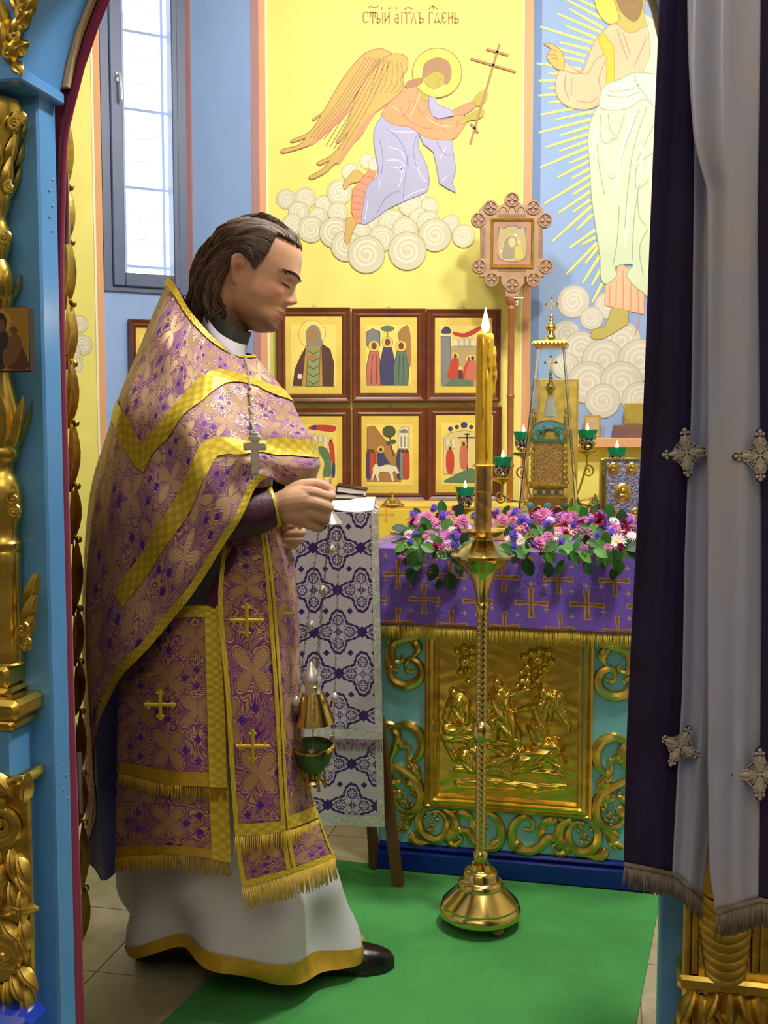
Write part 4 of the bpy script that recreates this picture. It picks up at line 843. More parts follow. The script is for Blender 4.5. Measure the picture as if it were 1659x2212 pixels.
FL = [(921, 1126, 'pink', 22), (886, 1158, 'white', 15), (893, 1119, 'stat', 9), (936, 1102, 'stat', 10), (955, 1124, 'stat', 12), (972, 1117, 'mauve', 13), (1000, 1126, 'pink', 15), (967, 1164, 'pink', 18), (989, 1153, 'crim', 13), (979, 1166, 'stat', 13), (970, 1180, 'white', 14), (887, 1207, 'crim', 11), (879, 1196, 'pink', 11), (882, 1176, 'stat', 10), (940, 1205, 'mauve', 9), (930, 1227, 'mauve', 10), (983, 1100, 'crim', 9), (908, 1132, 'pink', 10), (1010, 1140, 'white', 10),
      (1160, 1178, 'pink', 20), (1137, 1150, 'mauve', 17), (1125, 1171, 'white', 11), (1123, 1194, 'crim', 14), (1111, 1150, 'stat', 11), (1111, 1183, 'stat', 10), (1176, 1139, 'stat', 11), (1183, 1162, 'pink', 14), (1202, 1159, 'white', 13), (1174, 1118, 'pink', 21), (1198, 1109, 'white', 13), (1125, 1112, 'mauve', 13), (1105, 1112, 'pink', 11), (1188, 1108, 'crim', 11), (1223, 1122, 'pink', 14), (1216, 1150, 'pink', 13), (1219, 1139, 'crim', 11), (1240, 1134, 'stat', 12), (1296, 1125, 'crim', 17), (1301, 1138, 'stat', 17), (1315, 1142, 'stat', 13), (1328, 1145, 'pink', 14), (1333, 1171, 'white', 19), (1254, 1192, 'mauve', 15), (1250, 1206, 'mauve', 10), (1329, 1108, 'pink', 7), (1350, 1131, 'crim', 12), (1359, 1122, 'pink', 13), (1366, 1145, 'mauve', 12), (1066, 1112, 'crim', 12), (1072, 1118, 'stat', 11), (1085, 1122, 'pink', 13), (1056, 1130, 'pink', 12), (1030, 1120, 'stat', 11), (1100, 1165, 'white', 10), (1146, 1108, 'pink', 10), (1208, 1118, 'mauve', 11), (1268, 1150, 'mauve', 10), (1288, 1160, 'stat', 9)]
for i in range(120):
    px = random.choice([random.uniform(880, 1010), random.uniform(1095, 1368), random.uniform(1095, 1368)]); FL.append((px, random.uniform(1112, 1186) if px < 1060 or random.random() < .75 else random.uniform(1104, 1124), random.choice(['pink', 'white', 'mauve', 'stat', 'stat', 'mauve', 'crim', 'pink']), random.uniform(8, 13)))
for px, py, k, r_ in FL:
    p = spot(px, py); dist = (p-CAM).length; s_ = r_*1.2*dist/F
    d = V((random.uniform(-.5, .5), random.uniform(-1.1, -.5), random.uniform(.35, 1.0)))
    if py > 1186: d = V((random.uniform(-.4, .4), -1, .1))
    M = Matrix.Translation(p-wb) @ orient(d, random.uniform(0, 6)) @ Matrix.Scale(s_, 4); share(PR_[k], PR_[k].name.split('.')[0], wr, M)
LV = [(925, 1152, 36, -.2, .8, 0), (879, 1138, 26, -1, .2, 1), (958, 1146, 28, .4, 1, 2), (899, 1184, 28, -.5, -.9, 0), (905, 1190, 26, .1, -1, 2), (928, 1180, 24, .9, -.4, 2), (945, 1205, 32, -.2, -1, 1), (975, 1225, 34, .15, -1, 1), (908, 1118, 24, -.4, 1, 1), (958, 1108, 26, -.2, 1, 0), (988, 1112, 26, .25, 1, 1), (953, 1240, 20, 0, -1, 1), (895, 1215, 22, -.3, -1, 0), (990, 1205, 26, .5, -.9, 1), (1015, 1115, 20, .8, .5, 2),
      (1200, 1183, 30, .9, .1, 2), (1181, 1186, 24, .5, -.6, 2), (1156, 1152, 24, -.3, 1, 1), (1237, 1160, 28, .8, .3, 1), (1284, 1168, 28, .8, .2, 0), (1232, 1185, 28, .5, -.6, 0), (1312, 1180, 30, .1, -1, 2), (1334, 1195, 30, .15, -1, 0), (1340, 1140, 36, .1, 1, 1), (1313, 1122, 32, .1, 1, 0), (1352, 1180, 26, 1, .3, 1), (1265, 1150, 26, .6, .6, 2), (1141, 1195, 32, .2, -1, 1), (1097, 1160, 24, .1, 1, 1), (1190, 1205, 26, -.1, -1, 1), (1265, 1200, 26, .3, -.8, 1), (1290, 1190, 24, .4, -.7, 1), (1220, 1200, 26, -.4, -.8, 1), (1125, 1120, 22, .4, .7, 2), (1155, 1112, 22, .9, .2, 0), (1240, 1115, 26, .2, 1, 2), (1262, 1120, 26, -.1, 1, 0), (1285, 1112, 26, .4, 1, 1), (1360, 1160, 24, .9, -.2, 0), (1345, 1105, 24, .2, 1, 2), (1045, 1120, 22, -.5, .6, 1), (1090, 1110, 20, .3, .9, 1), (1300, 1105, 24, -.2, 1, 2), (1330, 1215, 22, -.3, -1, 1)]
for i in range(130): LV.append((random.choice([random.uniform(870, 1010), random.uniform(1100, 1365)]), random.uniform(1140, 1188), random.uniform(18, 28), random.uniform(-1, 1), random.uniform(-.8, .8), random.randrange(3)))
for px, py, L, dx, dy, m in LV:
    p = spot(px, py)+V((0, .004, -.008)); s_ = L*1.25*(p-CAM).length/F
    y_ = V((dx, random.uniform(-.35, .1), dy)).normalized(); z_ = V((random.uniform(-.5, .5), -.8, .7)); z_ = (z_-y_*z_.dot(y_)).normalized(); x_ = y_.cross(z_)
    M = Matrix((x_, y_, z_)).transposed().to_4x4(); M.translation = p-wb; share(LFM[m], 'leaf', wr, M @ Matrix.Scale(s_, 4))
for px, py, L, dx, dy in ((880, 1168, 34, -1, -.1), (872, 1160, 30, -1, .3), (899, 1225, 40, 0, -1), (1010, 1175, 30, .5, -.7), (1250, 1110, 34, -.1, 1), (1270, 1108, 34, .3, 1), (1290, 1102, 34, -.2, 1), (1345, 1110, 34, .3, 1), (1232, 1102, 26, .1, 1), (1310, 1100, 30, .3, 1), (1188, 1195, 26, -.3, -1)):
    p = spot(px, py); s_ = L*(p-CAM).length/F; y_ = V((dx, -.2, dy)).normalized(); z_ = V((0, -1, .3)); z_ = (z_-y_*z_.dot(y_)).normalized(); x_ = y_.cross(z_)
    M = Matrix((x_, y_, z_)).transposed().to_4x4(); M.translation = p-wb; share(SPM, 'sprig', wr, M @ Matrix.Scale(s_, 4))
# flat wooden box inside the wreath
WOODL = mk('light_wood', RGB(214, 164, 84), .45, 0, .15, 9)
pbx = PZ(1050, 1168, TOPZ); bu, bv = (pbx-AL.o).dot(AX), -(pbx-AL.o).dot(AN)
bx = thing('icon_box', 'flat light wooden box lying inside the flower wreath', 'box', AL.at(bu+.11, TOPZ, -bv-.1))
MB().box((bu, TOPZ, -bv-.10), (bu+.235, TOPZ+.028, -bv), Mal, ch=.003).build('body', WOODL, bx)
PB2 = Pl(AL.at(bu, TOPZ+.028, -bv), AX, -AN); frame_bars(PB2, 0, 0, .235, .10, [(0, 0), (0, .006), (.012, .008), (.016, .0)], 'rim', WOODL, bx)
MB().box((.016, .016, 0), (.219, .084, .002), PB2.mat()).build('panel', mk('worn_panel', RGB(196, 150, 84), .5, 0, .2, 20), bx)
# ---------------------------------------------------------------- tabernacle under a glass case
ENAM_B, ENAM_G, ENAM_W = mk('blue_enamel', RGB(120, 196, 214), .25), mk('green_enamel', RGB(64, 150, 104), .25), mk('white_enamel', RGB(226, 232, 220), .3)
g = G('shrine_filigree'); c = g.co(); n = g.noise(c, 260, 2); FIL = g.set(g.mix(g.step(n, .5, .12), (.6, .34, .1, 1), (.9, .68, .24, 1)), .3, 1.0); g.bump(n, .9, .003)
TY = 3.36; tbx = PY(1187, 1000, TY).x; k_ = TY/F*.26522
def tz(zy): return PY(1187, 620+zy*.26522, TY).z
tab = thing('tabernacle', 'ornate gilded and enamelled tabernacle with crosses on the altar', 'tabernacle', (tbx, TY, TOPZ)); tb = V(tab['base_'])
RM = Matrix.Translation((tbx, TY, 0)) @ Matrix.Rotation(-AXA, 4, 'Z')
def tbox(name, w_, z0, z1, mat, ch=.003, parent=tab, b=None):
    h = w_*k_/2; return (b or MB()).box((-h, -h, z0), (h, h, z1), RM, ch=ch).build(name, mat, parent)
tbox('base', 345, TOPZ, tz(1850), GOLD); tbox('foot_tier', 320, tz(1850), tz(1700), GOLD2); tbox('middle_tier', 255, tz(1700), tz(1630), GOLD); tbox('ledge', 315, tz(1630), tz(1603), GOLD)
tbox('shrine_body', 230, tz(1603), tz(1255), FIL); tbox('cornice', 290, tz(1262), tz(1235), ENAM_G, .002)
hw = 160*k_
for sx in (-1, 1):
    b = MB(); cx2, cz = sx*78*k_, tz(1835); n = 14
    b.prism([(cx2+44*k_*cos(pi*i/n), cz+58*k_*sin(pi*i/n)) for i in range(n+1)], .001, .003, RM @ Matrix.Rotation(pi/2, 4, 'X') @ Matrix.Translation((0, 0, hw))).build('arch_opening', mk('dark_red_niche', RGB(92, 40, 26), .5), tab)
    MB().tube([RM @ V((cx2+48*k_*cos(pi*i/n), -hw-.002, cz+62*k_*sin(pi*i/n))) for i in range(n+1)], .003, 6).build('arch_rim', GOLD, tab)
for sx, m in ((-140, ENAM_B), (0, ENAM_B), (140, ENAM_G)):
    MB().ball((0, 0, 0), .010, 10, RM @ Matrix.Translation((sx*k_, -hw-.001, tz(1770))), sc=(1.2, .3, 1)).build('enamel_boss', m, tab)
for i in range(7): MB().ball((0, 0, 0), .0062, 8, RM @ Matrix.Translation(((-102+i*34)*k_, -128*k_-.001, tz(1665))), sc=(1, .4, 1)).build('pearl', ENAM_G if i % 2 else ENAM_W, tab)
for sx in (-1, 1):
    for sy in (-1, 1):
        q = RM @ V((sx*128*k_, sy*128*k_, 0)); b = MB(); z0, z1 = tz(1600), tz(1262)
        b.lathe([(.0055, z0+(z1-z0)*i/40) for i in range(41)], 12, Matrix.Translation((q.x, q.y, 0)), fn=lambda r, z, a_: r*(1+.3*sin(a_+z*320))).build('twisted_column', GOLD, tab)
        b = MB(); b.lathe([(.009, tz(1235)), (.010, tz(1180)), (.006, tz(1150)), (.009, tz(1120)), (.004, tz(1090)), (.007, tz(1065)), (.003, tz(1035)), (.006, tz(1020)), (.0, tz(985))], 10, Matrix.Translation((q.x, q.y, 0))).build('turret', BRASS, tab)
        q2 = q+V((0, 0, tz(1575))); MB().ball(RM @ V((sx*140*k_, sy*140*k_, tz(1590))), .0075, 8).build('corner_ball', BRASS, tab)
AP = [(-150, 1255), (-150, 1190), (-120, 1130), (-60, 1095), (0, 1085), (60, 1095), (120, 1130), (150, 1190), (150, 1255), (90, 1255), (80, 1200), (40, 1165), (0, 1155), (-40, 1165), (-80, 1200), (-90, 1255)]
PT = Pl(RM @ V((0, -132*k_, 0)), EX)
MB().prism([(x*k_, tz(y)) for x, y in AP], -.006, .004, PT.mat(), ch=.002).build('kokoshnik', ENAM_B, tab)
b = MB(); stroke(b, PT, [(x*k_, tz(y)) for x, y in AP[:9]], .0026, .004); b.build('kokoshnik_rim', GOLD, tab)
for sx in (-1, 1):
    b = MB(); spiral(b, PT, sx*75*k_, tz(1180), 38*k_, .5, 1.3, .0035, .0015, .004, sx, 24); b.build('scroll', ENAM_G, tab)
    MB().ball(PT.at(sx*40*k_, tz(1140), .005), .006, 8).build('boss', GOLD, tab)
MB().lathe([(125*k_, tz(1235)), (110*k_, tz(1120)), (62*k_, tz(1060)), (50*k_, tz(1055))], 4, RM @ Matrix.Rotation(pi/4, 4, 'Z')).build('roof', GOLD2, tab)
MB().lathe([(56*k_, tz(1055)), (30*k_, tz(905)), (34*k_, tz(895))], 6, RM).build('spire', ENAM_W, tab)
MB().lathe([(x*k_, tz(y)) for x, y in ((28, 895), (24, 880), (30, 850), (46, 825), (44, 800), (26, 775), (16, 755), (22, 745), (14, 735), (12, 715), (18, 705), (10, 690), (8, 670))], 16, RM).build('onion_finial', BRASS, tab)
def ocross(name, parent, c0, s_, mat):
    P = Pl(c0, EX); b = MB()
    for a_, b_, w_ in (((0, -.55), (0, .9), .10), ((-.62, .2), (.62, .2), .10)): b.prism([(a_[0]*s_-(w_*s_ if a_[0] == b_[0] else 0), a_[1]*s_-(0 if a_[0] == b_[0] else w_*s_)), (b_[0]*s_+(w_*s_ if a_[0] == b_[0] else 0), a_[1]*s_-(0 if a_[0] == b_[0] else w_*s_)), (b_[0]*s_+(w_*s_ if a_[0] == b_[0] else 0), b_[1]*s_+(0 if a_[0] == b_[0] else w_*s_)), (a_[0]*s_-(w_*s_ if a_[0] == b_[0] else 0), b_[1]*s_+(0 if a_[0] == b_[0] else w_*s_))], -.002, .002, P.mat())
    for x, y in ((0, .95), (-.7, .2), (.7, .2)):
        for dx, dy in ((0, .12), (.12, 0), (-.12, 0), (0, -.1)): b.ball(P.at((x+dx)*s_, (y+dy)*s_), .12*s_, 6)
    return b.build(name, mat, parent)
ocross('cross', tab, RM @ V((0, 0, tz(628))), 62*k_, BRASS)
gc = thing('glass_case', 'tapering glass case with gold cornice and cross over the tabernacle', 'glass case', (tbx, TY, TOPZ))
g = G('clear_glass'); CGL = g.set((.98, 1, .99, 1), 0.0, 0, Transmission_Weight=1.0, IOR=1.06)
wt, wbt = 105*k_, 245*k_; zt2 = tz(500)
for i in range(4):
    R_ = RM @ Matrix.Rotation(i*pi/2, 4, 'Z')
    MB().add([(-wbt, -wbt, TOPZ+.001), (wbt, -wbt, TOPZ+.001), (wt, -wt, zt2), (-wt, -wt, zt2), (-wbt+.003, -wbt+.003, TOPZ+.001), (wbt-.003, -wbt+.003, TOPZ+.001), (wt-.003, -wt+.003, zt2), (-wt+.003, -wt+.003, zt2)], [(0, 1, 2, 3), (7, 6, 5, 4), (0, 4, 5, 1), (3, 2, 6, 7), (0, 3, 7, 4), (1, 5, 6, 2)], R_).build('pane', CGL, gc)
    MB().tube([R_ @ V((-wbt, -wbt, TOPZ)), R_ @ V((-wt, -wt, zt2))], .0011, 5).build('edge', STEEL, gc)
MB().lathe([(125*k_*1.41, zt2), (145*k_*1.41, tz(470)), (130*k_*1.41, tz(446)), (95*k_*1.41, tz(440))], 4, RM @ Matrix.Rotation(pi/4, 4, 'Z')).build('cornice', GOLD2, gc)
for i in range(9):
    for yy in (-1,): MB().ball(RM @ V(((-128+i*32)*k_, yy*138*k_, tz(470))), .0045, 6).build('bead', BRASS, gc)
MB().lathe([(x*k_, tz(y)) for x, y in ((90, 441), (60, 430), (40, 405), (28, 380), (22, 362), (36, 350), (44, 328), (36, 308), (18, 295), (12, 280), (20, 268), (12, 252), (18, 240), (8, 228), (7, 200))], 16, RM).build('finial', BRASS, gc)
ocross('cross', gc, RM @ V((0, 0, tz(152))), 62*k_, BRASS)
# ---------------------------------------------------------------- seven-lamp candelabrum with green cups
GCUP = G('green_cup_glass').set(RGB(40, 180, 130), .08, 0, Transmission_Weight=.55, IOR=1.3)
ORN = G('niello_cup'); c = ORN.co(); n = ORN.noise(c, 170, 1); ORNM = ORN.set(ORN.mix(ORN.step(n, .5, .06), RGB(40, 44, 50), RGB(214, 206, 176)), .3, .8)
FLM = bpy.data.materials.new('flame'); FLM.use_nodes = True; nt = FLM.node_tree; nt.nodes.clear(); em = nt.nodes.new('ShaderNodeEmission'); em.inputs[0].default_value = (1, .62, .25, 1); em.inputs[1].default_value = 14; ou_ = nt.nodes.new('ShaderNodeOutputMaterial'); nt.links.new(em.outputs[0], ou_.inputs[0])
LY = 3.74; cs_ = LY/F
cd = thing('candelabrum', 'gilded branched candelabrum with green glass lamp cups behind the altar wreath', 'candelabrum', (PY(1188, 1000, LY).x, LY, TOPZ))
cx0 = PY(1188, 1000, LY).x; zst = PY(1188, 1085, LY).z
MB().lathe([(.05, TOPZ), (.05, TOPZ+.008), (.02, TOPZ+.02), (.012, TOPZ+.05), (.016, zst-.02), (.01, zst), (.012, zst+.03), (.008, zst+.06)], 20, Matrix.Translation((cx0, LY, 0))).build('stem', GOLD, cd)
LAMPS = [(1005, 1052), (1086, 987), (1131, 932), (1214, 878), (1269, 928), (1333, 966), (1395, 1010)]
for px, y in LAMPS:
    tp = PY(px, y, LY); M = Matrix.Translation(tp); x_ = cs_*1.0
    cup = MB().lathe([(.018, -.036), (.028, -.030), (.036, 0.0), (.032, -.002), (.026, -.028), (.0, -.030)], 24, M, cap=False).build('lamp_cup', GCUP, cd)
    MB().lathe([(.013, -.072), (.023, -.062), (.031, -.044), (.030, -.031), (.025, -.031), (.025, -.05), (.0, -.06)], 24, M, cap=False).build('cup_holder', ORNM, cd)
    MB().lathe([(.007, -.096), (.012, -.090), (.036, -.082), (.042, -.074), (.038, -.074), (.012, -.082), (.0, -.084)], 24, M, cap=False).build('drip_tray', GOLD, cd)
    MB().lathe([(.0, 0.0), (.0052, .004), (.0062, .009), (.0034, .018), (.0, .028)], 10, Matrix.Translation(tp+V((0, 0, -.004)))).build('flame', FLM, cd)
    dx = tp.x-cx0; zc = tp.z-.096; n = 16; sg = 1 if dx > 0 else -1
    pts = [(tp.x, LY, zc), (tp.x, LY, zc-.02), (tp.x-sg*.004, LY, zc-.04), (tp.x-dx*.3, LY, min(zc-.06, zst+.02)), (tp.x-dx*.75, LY, zst), (cx0, LY, zst+.01)]
    MB().tube(cat(pts, 6), .0042, 8).build('branch', GOLD, cd)
    if abs(dx) > .05:
        P = Pl((tp.x+sg*.004, LY, zc-.05), (1, 0, 0)); b = MB(); spiral(b, P, 0, 0, .022, pi/2, 1.4, .0034, .002, 0, -sg, 30); b.build('branch_scroll', GOLD, cd)
# ---------------------------------------------------------------- gospel book
GY = 3.28; gp0 = PY(1304, 1110, GY); gz1 = PY(1304, 990, GY).z
GPl = Pl((gp0.x, GY, 0), (cos(.12), -sin(.12), 0)); gw_ = .15
gsp = thing('gospel_book', 'upright gospel book in silver and gold cover on the altar', 'book', GPl.at(gw_/2, TOPZ, -.03))
g = G('silver_filigree'); c = g.co(); n = g.noise(c, 150, 2, .5, 1); SFIL = g.set(g.mix(g.step(n, .5, .1), RGB(120, 126, 158), RGB(208, 206, 214)), .3, .7); g.bump(n, .8, .003)
MB().box((0, TOPZ, -.006), (gw_, gz1, 0), GPl.mat(), ch=.002).build('front_cover', SFIL, gsp)
MB().box((.004, TOPZ+.004, -.045), (gw_-.004, gz1-.004, -.006), GPl.mat()).build('page_block', mk('gilt_page_edge', RGB(206, 176, 90), .5), gsp)
MB().box((0, TOPZ, -.051), (gw_, gz1, -.045), GPl.mat(), ch=.002).build('back_cover', GOLD, gsp)
MB().box((-.012, TOPZ, -.051), (0, gz1, 0), GPl.mat(), ch=.004).build('spine', GOLD, gsp)
frame_bars(GPl, 0, TOPZ, gw_, gz1, [(0, .0), (0, .004), (.006, .004), (.008, .0)], 'cover_rim', GOLD, gsp)
for px, y, r_ in ((1326, 1013, 14), (1366, 1013, 14), (1346, 1066, 21), (1326, 1112, 14), (1372, 1112, 14)):
    u, v = GPl.uv(px, y); R_ = r_*GY/F
    if v < TOPZ+R_: v = TOPZ+R_*1.1
    b = MB(); b.ball(GPl.at(u, v, .0), R_, 18, sc=(.92, .25, 1.1)); b.ball(GPl.at(u, v+R_*.3, .006), R_*.28, 8); b.ball(GPl.at(u, v-R_*.3, .005), R_*.45, 10, sc=(1.1, .4, .8)); b.build('medallion', GOLD, gsp)
# ---------------------------------------------------------------- draped table behind the altar, domed lid
g = G('yellow_brocade'); u, v = uvs(g); x, y = lat(g, u, v, .12, .12); m1 = crossmask(g, x, y, .03, .004, 4); x, y = lat(g, u, v, .12, .12, .5, .5); m2 = crossmask(g, x, y, .018, .003, 4)
YBRO = g.set(g.mix(OR(g, m1, m2), RGB(240, 214, 70), RGB(222, 178, 54)), .5, 0, Sheen_Weight=.2)
BY = 4.02; q0, q1 = PY(560, 1095, BY), PY(1300, 1095, BY); zt3 = q0.z
bt = thing('side_table', 'long table under a yellow brocade cloth behind the altar', 'table', ((q0.x+q1.x)/2, BY+.2, 0))
def ytab(s, t):
    if t < .1: return (q0.x+(q1.x-q0.x)*s, BY+.36-.36*t/.1, zt3)
    k = (t-.1)/.9; return (q0.x+(q1.x-q0.x)*s, BY-.012-.014*k*(1+sin(s*60+sin(s*17)*2)), zt3-.01-(zt3-.06)*k)
MB().grid(ytab, 120, 30, uvfn=lambda s, t: (s*(q1.x-q0.x), t*1.0)).build('cloth', YBRO, bt, ang=60)
MB().box((q0.x, BY+.01, zt3-.03), (q1.x, BY+.36, zt3-.003)).build('table_top', WOODL, bt)
for x_, y_ in ((q0.x+.03, BY+.05), (q1.x-.06, BY+.05), (q0.x+.03, BY+.3), (q1.x-.06, BY+.3)): MB().box((x_, y_, 0), (x_+.03, y_+.03, zt3-.03)).build('leg', WOODL, bt)
lp = PY(848, 1092, BY+.05); lp.z = zt3+.0; lid = thing('domed_lid', 'small polished brass domed lid with cross knob on the yellow table', 'lid', lp)
s_ = BY/F; M = Matrix.Translation(lp)
MB().lathe([(26*s_, 0), (26*s_, 3*s_), (20*s_, 6*s_), (16*s_, 12*s_), (10*s_, 17*s_), (3*s_, 19*s_), (0, 19*s_)], 32, M).build('dome', BRASS, lid)
MB().lathe([(3*s_, 18*s_), (2*s_, 22*s_), (5*s_, 25*s_), (5*s_, 28*s_), (0, 31*s_)], 14, M).build('knob', BRASS, lid)
# dado and ledge on the right apse wall with small things on it
zl0, zl1 = TC.uv(1300, 966)[1], TC.uv(1300, 946)[1]
TRIM[0] += 1; struct(MB().box((.0, 0, 0), (1.74, zl0, .02), TC.mat()).build('trim_%d' % TRIM[0], W_YEL))
TRIM[0] += 1; struct(MB().box((.08, zl0, 0), (1.74, zl1, .09), TC.mat(), ch=.003).build('trim_%d' % TRIM[0], W_ORG))
def wallbox(name, label, cat_, px0, y0, px1, y1, P, n0, n1, mat, zbase=None, face=None):
    u0, v1 = P.uv(px0, y0); u1, v0 = P.uv(px1, y1); v0 = zbase if zbase is not None else v0
    t = thing(name, label, cat_, P.at((u0+u1)/2, v0, n1/2)); MB().box((u0, v0, n0), (u1, v1, n1), P.mat(), ch=.002).build('board', mat, t)
    if face: MB().box((u0+.008, v0+.008, n1), (u1-.008, v1-.008, n1+.002), P.mat()).build('painted_face', face, t)
    return t
GPL = mk('gold_plate', RGB(206, 176, 82), .35, .5, .15, 20)
PL2 = Pl(TC.at(0, 0, .045), C_D)
wallbox('ledge_icon', 'small plain gilded icon standing on the apricot ledge', 'icon', 1262, 897, 1297, 950, PL2, -.01, .004, GPL, zl1, mk('faded_icon', RGB(198, 176, 130), .5))
bxb = wallbox('ledge_box', 'low brown box lying on the apricot ledge', 'box', 1324, 918, 1400, 950, PL2, -.03, .035, mk('brown_box', RGB(128, 92, 80), .6), zl1)
u0, v0 = PL2.uv(1349, 919); wallbox('boxed_icon', 'small gold icon propped on the brown ledge box', 'icon', 1349, 871, 1390, 919, PL2, -.006, .006, GPL, PL2.uv(1360, 918)[1], GPL)
# gold icon behind the tabernacle
PK_ = Pl((0, 3.66, 0), (1, 0, 0)); wallbox('altar_icon', 'gold covered icon standing behind the glass case', 'icon', 1162, 819, 1247, 1080, PK_, -.012, 0, GPL, TOPZ, mk('gold_icon_face', RGB(216, 184, 84), .4, .4, .2, 30))
# ---------------------------------------------------------------- framed icons on the yellow wall
FRAME = mk('mahogany_frame', RGB(112, 58, 34), .3, 0, .25, 18); GG = mk('icon_gold_leaf', RGB(234, 206, 92), .4, .1, .08, 10); GG2 = mk('icon_gold_field', RGB(246, 222, 116), .4, .08, .06, 10)
XI = lambda v: 580+v*.3255
YI = lambda v: 640+v*.3255
ICN = [('framed icon of a grey-haired monk in a dark mantle', 55, 78, 545, 705), ('framed icon of robed figures before a pale tower, middle of upper row', 553, 85, 1040, 700), ('framed icon of red-robed figures beneath a red canopy', 1047, 88, 1535, 700), ('framed icon of stooping figures in green and red, beside the purple vestment', 55, 740, 548, 1365), ('framed icon of a blue-robed rider on a white donkey', 560, 738, 1050, 1362), ('framed icon of domed church and dark cross, behind the tall candle', 1052, 732, 1540, 1358)]
arts = []
def framed(label, P, u0, v0, u1, v1, fw=.036, th=.022):
    t = thing('framed_icon', label, 'icon', P.at((u0+u1)/2, v0, .01), 'framed icons on the apse wall')
    MB().box((u0+.004, v0+.004, 0), (u1-.004, v1-.004, .012), P.mat()).build('backing', FRAME, t)
    frame_bars(P, u0, v0, u1, v1, [(0, 0), (0, th), (.004, th+.004), (.010, th), (fw*.55, th-.004), (fw*.75, th), (fw*.9, th-.004), (fw, .013)], 'frame_bar', FRAME, t)
    MB().box((u0+fw, v0+fw, .012), (u1-fw, v1-fw, .0145), P.mat()).build('gold_border', GG, t)
    w_, h_ = u1-u0, v1-v0; MB().box((u0+fw+w_*.075, v0+fw+h_*.08, .0145), (u1-fw-w_*.075, v1-fw-h_*.085, .0155), P.mat()).build('gold_field', GG2, t)
    return t
for k, (lb, x0, y0, x1, y1) in enumerate(ICN):
    P = Pl(A0+V((0, -.012, 0)), (1, 0, 0)); u0, v1 = P.uv(XI(x0), YI(y0)); u1, v0 = P.uv(XI(x1), YI(y1))
    t = framed(lb, P, u0, v0, u1, v1); a = Art(Pl(A0+V((0, -.012-.0158, 0)), (1, 0, 0)), t, 580, 640, .3255); a.lay = (lambda s: (lambda: (setattr(s, 'k', s.k+1), s.k*.00005)[1]))(a); arts.append(a)
    MB().tube([P.at((u0+u1)/2-.008, v1, .004), P.at((u0+u1)/2, v1+.012, .004), P.at((u0+u1)/2+.008, v1, .004)], .0015, 5).build('hanging_loop', STEEL, t)
ell = lambda x, y, rx, ry, n=20: [(x+rx*cos(2*pi*i/n), y+ry*sin(2*pi*i/n)) for i in range(n)]
MAN, GRYH, SKN, GRY, RED, BLU, GRE, WHT, ROK = paint(88, 56, 42), paint(150, 138, 118), paint(178, 128, 62), paint(132, 132, 128), paint(196, 66, 40), paint(62, 66, 112), paint(96, 124, 92), paint(232, 222, 186), paint(170, 124, 66)
PINKR = paint(200, 112, 84)
a = arts[0]; a.poly('halo', ell(290, 250, 90, 92, 30), GG2, False, paint(190, 150, 60), 3); a.poly('mantle', [(160, 595), (175, 480), (215, 390), (255, 320), (350, 310), (410, 350), (435, 440), (432, 598)], MAN, False); a.poly('hair', [(250, 230), (290, 190), (335, 210), (352, 280), (360, 320), (300, 345), (255, 320), (248, 280)], GRYH); a.poly('face', ell(288, 262, 28, 40), SKN); a.poly('beard', [(258, 275), (290, 300), (320, 275), (322, 320), (295, 350), (262, 325)], GRYH); a.poly('cassock', [(222, 595), (250, 330), (352, 330), (358, 596)], paint(196, 150, 70), False); a.poly('stole', [(252, 596), (262, 335), (345, 335), (335, 596)], paint(150, 158, 96), False, paint(80, 96, 70), 5)
for q in range(5): a.lines('stole_pattern', [[(262, 360+q*50), (298, 385+q*50), (335, 360+q*50)]], 6, paint(70, 90, 70), False)
a.poly('hands', ell(290, 408, 32, 18), SKN); a.poly('rosette', ell(208, 532, 16, 18), WHT)
a = arts[1]      # plain robed figures with a tower and a tree
a.poly('tower', [(652, 330), (652, 235), (690, 215), (740, 235), (740, 330)], GRY, False, BLU, 4); a.poly('hill', [(860, 240), (935, 205), (942, 470), (880, 330)], ROK); a.poly('tree', ell(790, 215, 45, 20), GRE); a.lines('trunk', [[(790, 230), (790, 270)]], 8, ROK)
for x, y, m, m2 in ((700, 330, PINKR, BLU), (790, 305, BLU, MAN), (880, 330, GRE, BLU)):
    a.poly('halo', ell(x, y, 36, 36), GG, False, ROK, 3); a.poly('robe', [(x-28, y+35), (x+28, y+35), (x+52, y+150), (x+46, 590), (x-46, 590), (x-52, y+150)], m, False, m2, 4); a.poly('head', ell(x, y, 18, 24), paint(120, 70, 40)); a.lines('robe_fold', [[(x-10, y+60), (x-20, 580)], [(x+14, y+60), (x+18, 580)]], 5, m2, False)
a = arts[2]
a.poly('wall', [(1145, 330), (1470, 330), (1470, 595), (1145, 595)], paint(186, 160, 110), False); a.poly('tower', [(1145, 265), (1205, 265), (1215, 590), (1145, 590)], GRY, False, BLU, 4); a.poly('dome', [(1148, 245), (1155, 215), (1180, 198), (1205, 215), (1208, 245)], BLU); a.poly('canopy', [(1225, 235), (1300, 245), (1400, 200), (1405, 225), (1320, 270), (1240, 262)], RED)
for x in (1225, 1265, 1300, 1340): a.poly('arch', [(x, 330), (x, 290), (x+16, 270), (x+32, 290), (x+32, 330)], WHT, False, GRY, 3)
for x, y, m in ((1240, 395, RED), (1335, 415, RED), (1355, 410, PINKR)): a.poly('halo', ell(x, y, 22, 22), GG); a.poly('robe', [(x-20, y+20), (x+18, y+20), (x+25, y+110), (x+10, y+150), (x-45, y+150), (x-50, y+110)], m); a.poly('head', ell(x, y, 11, 14), MAN)
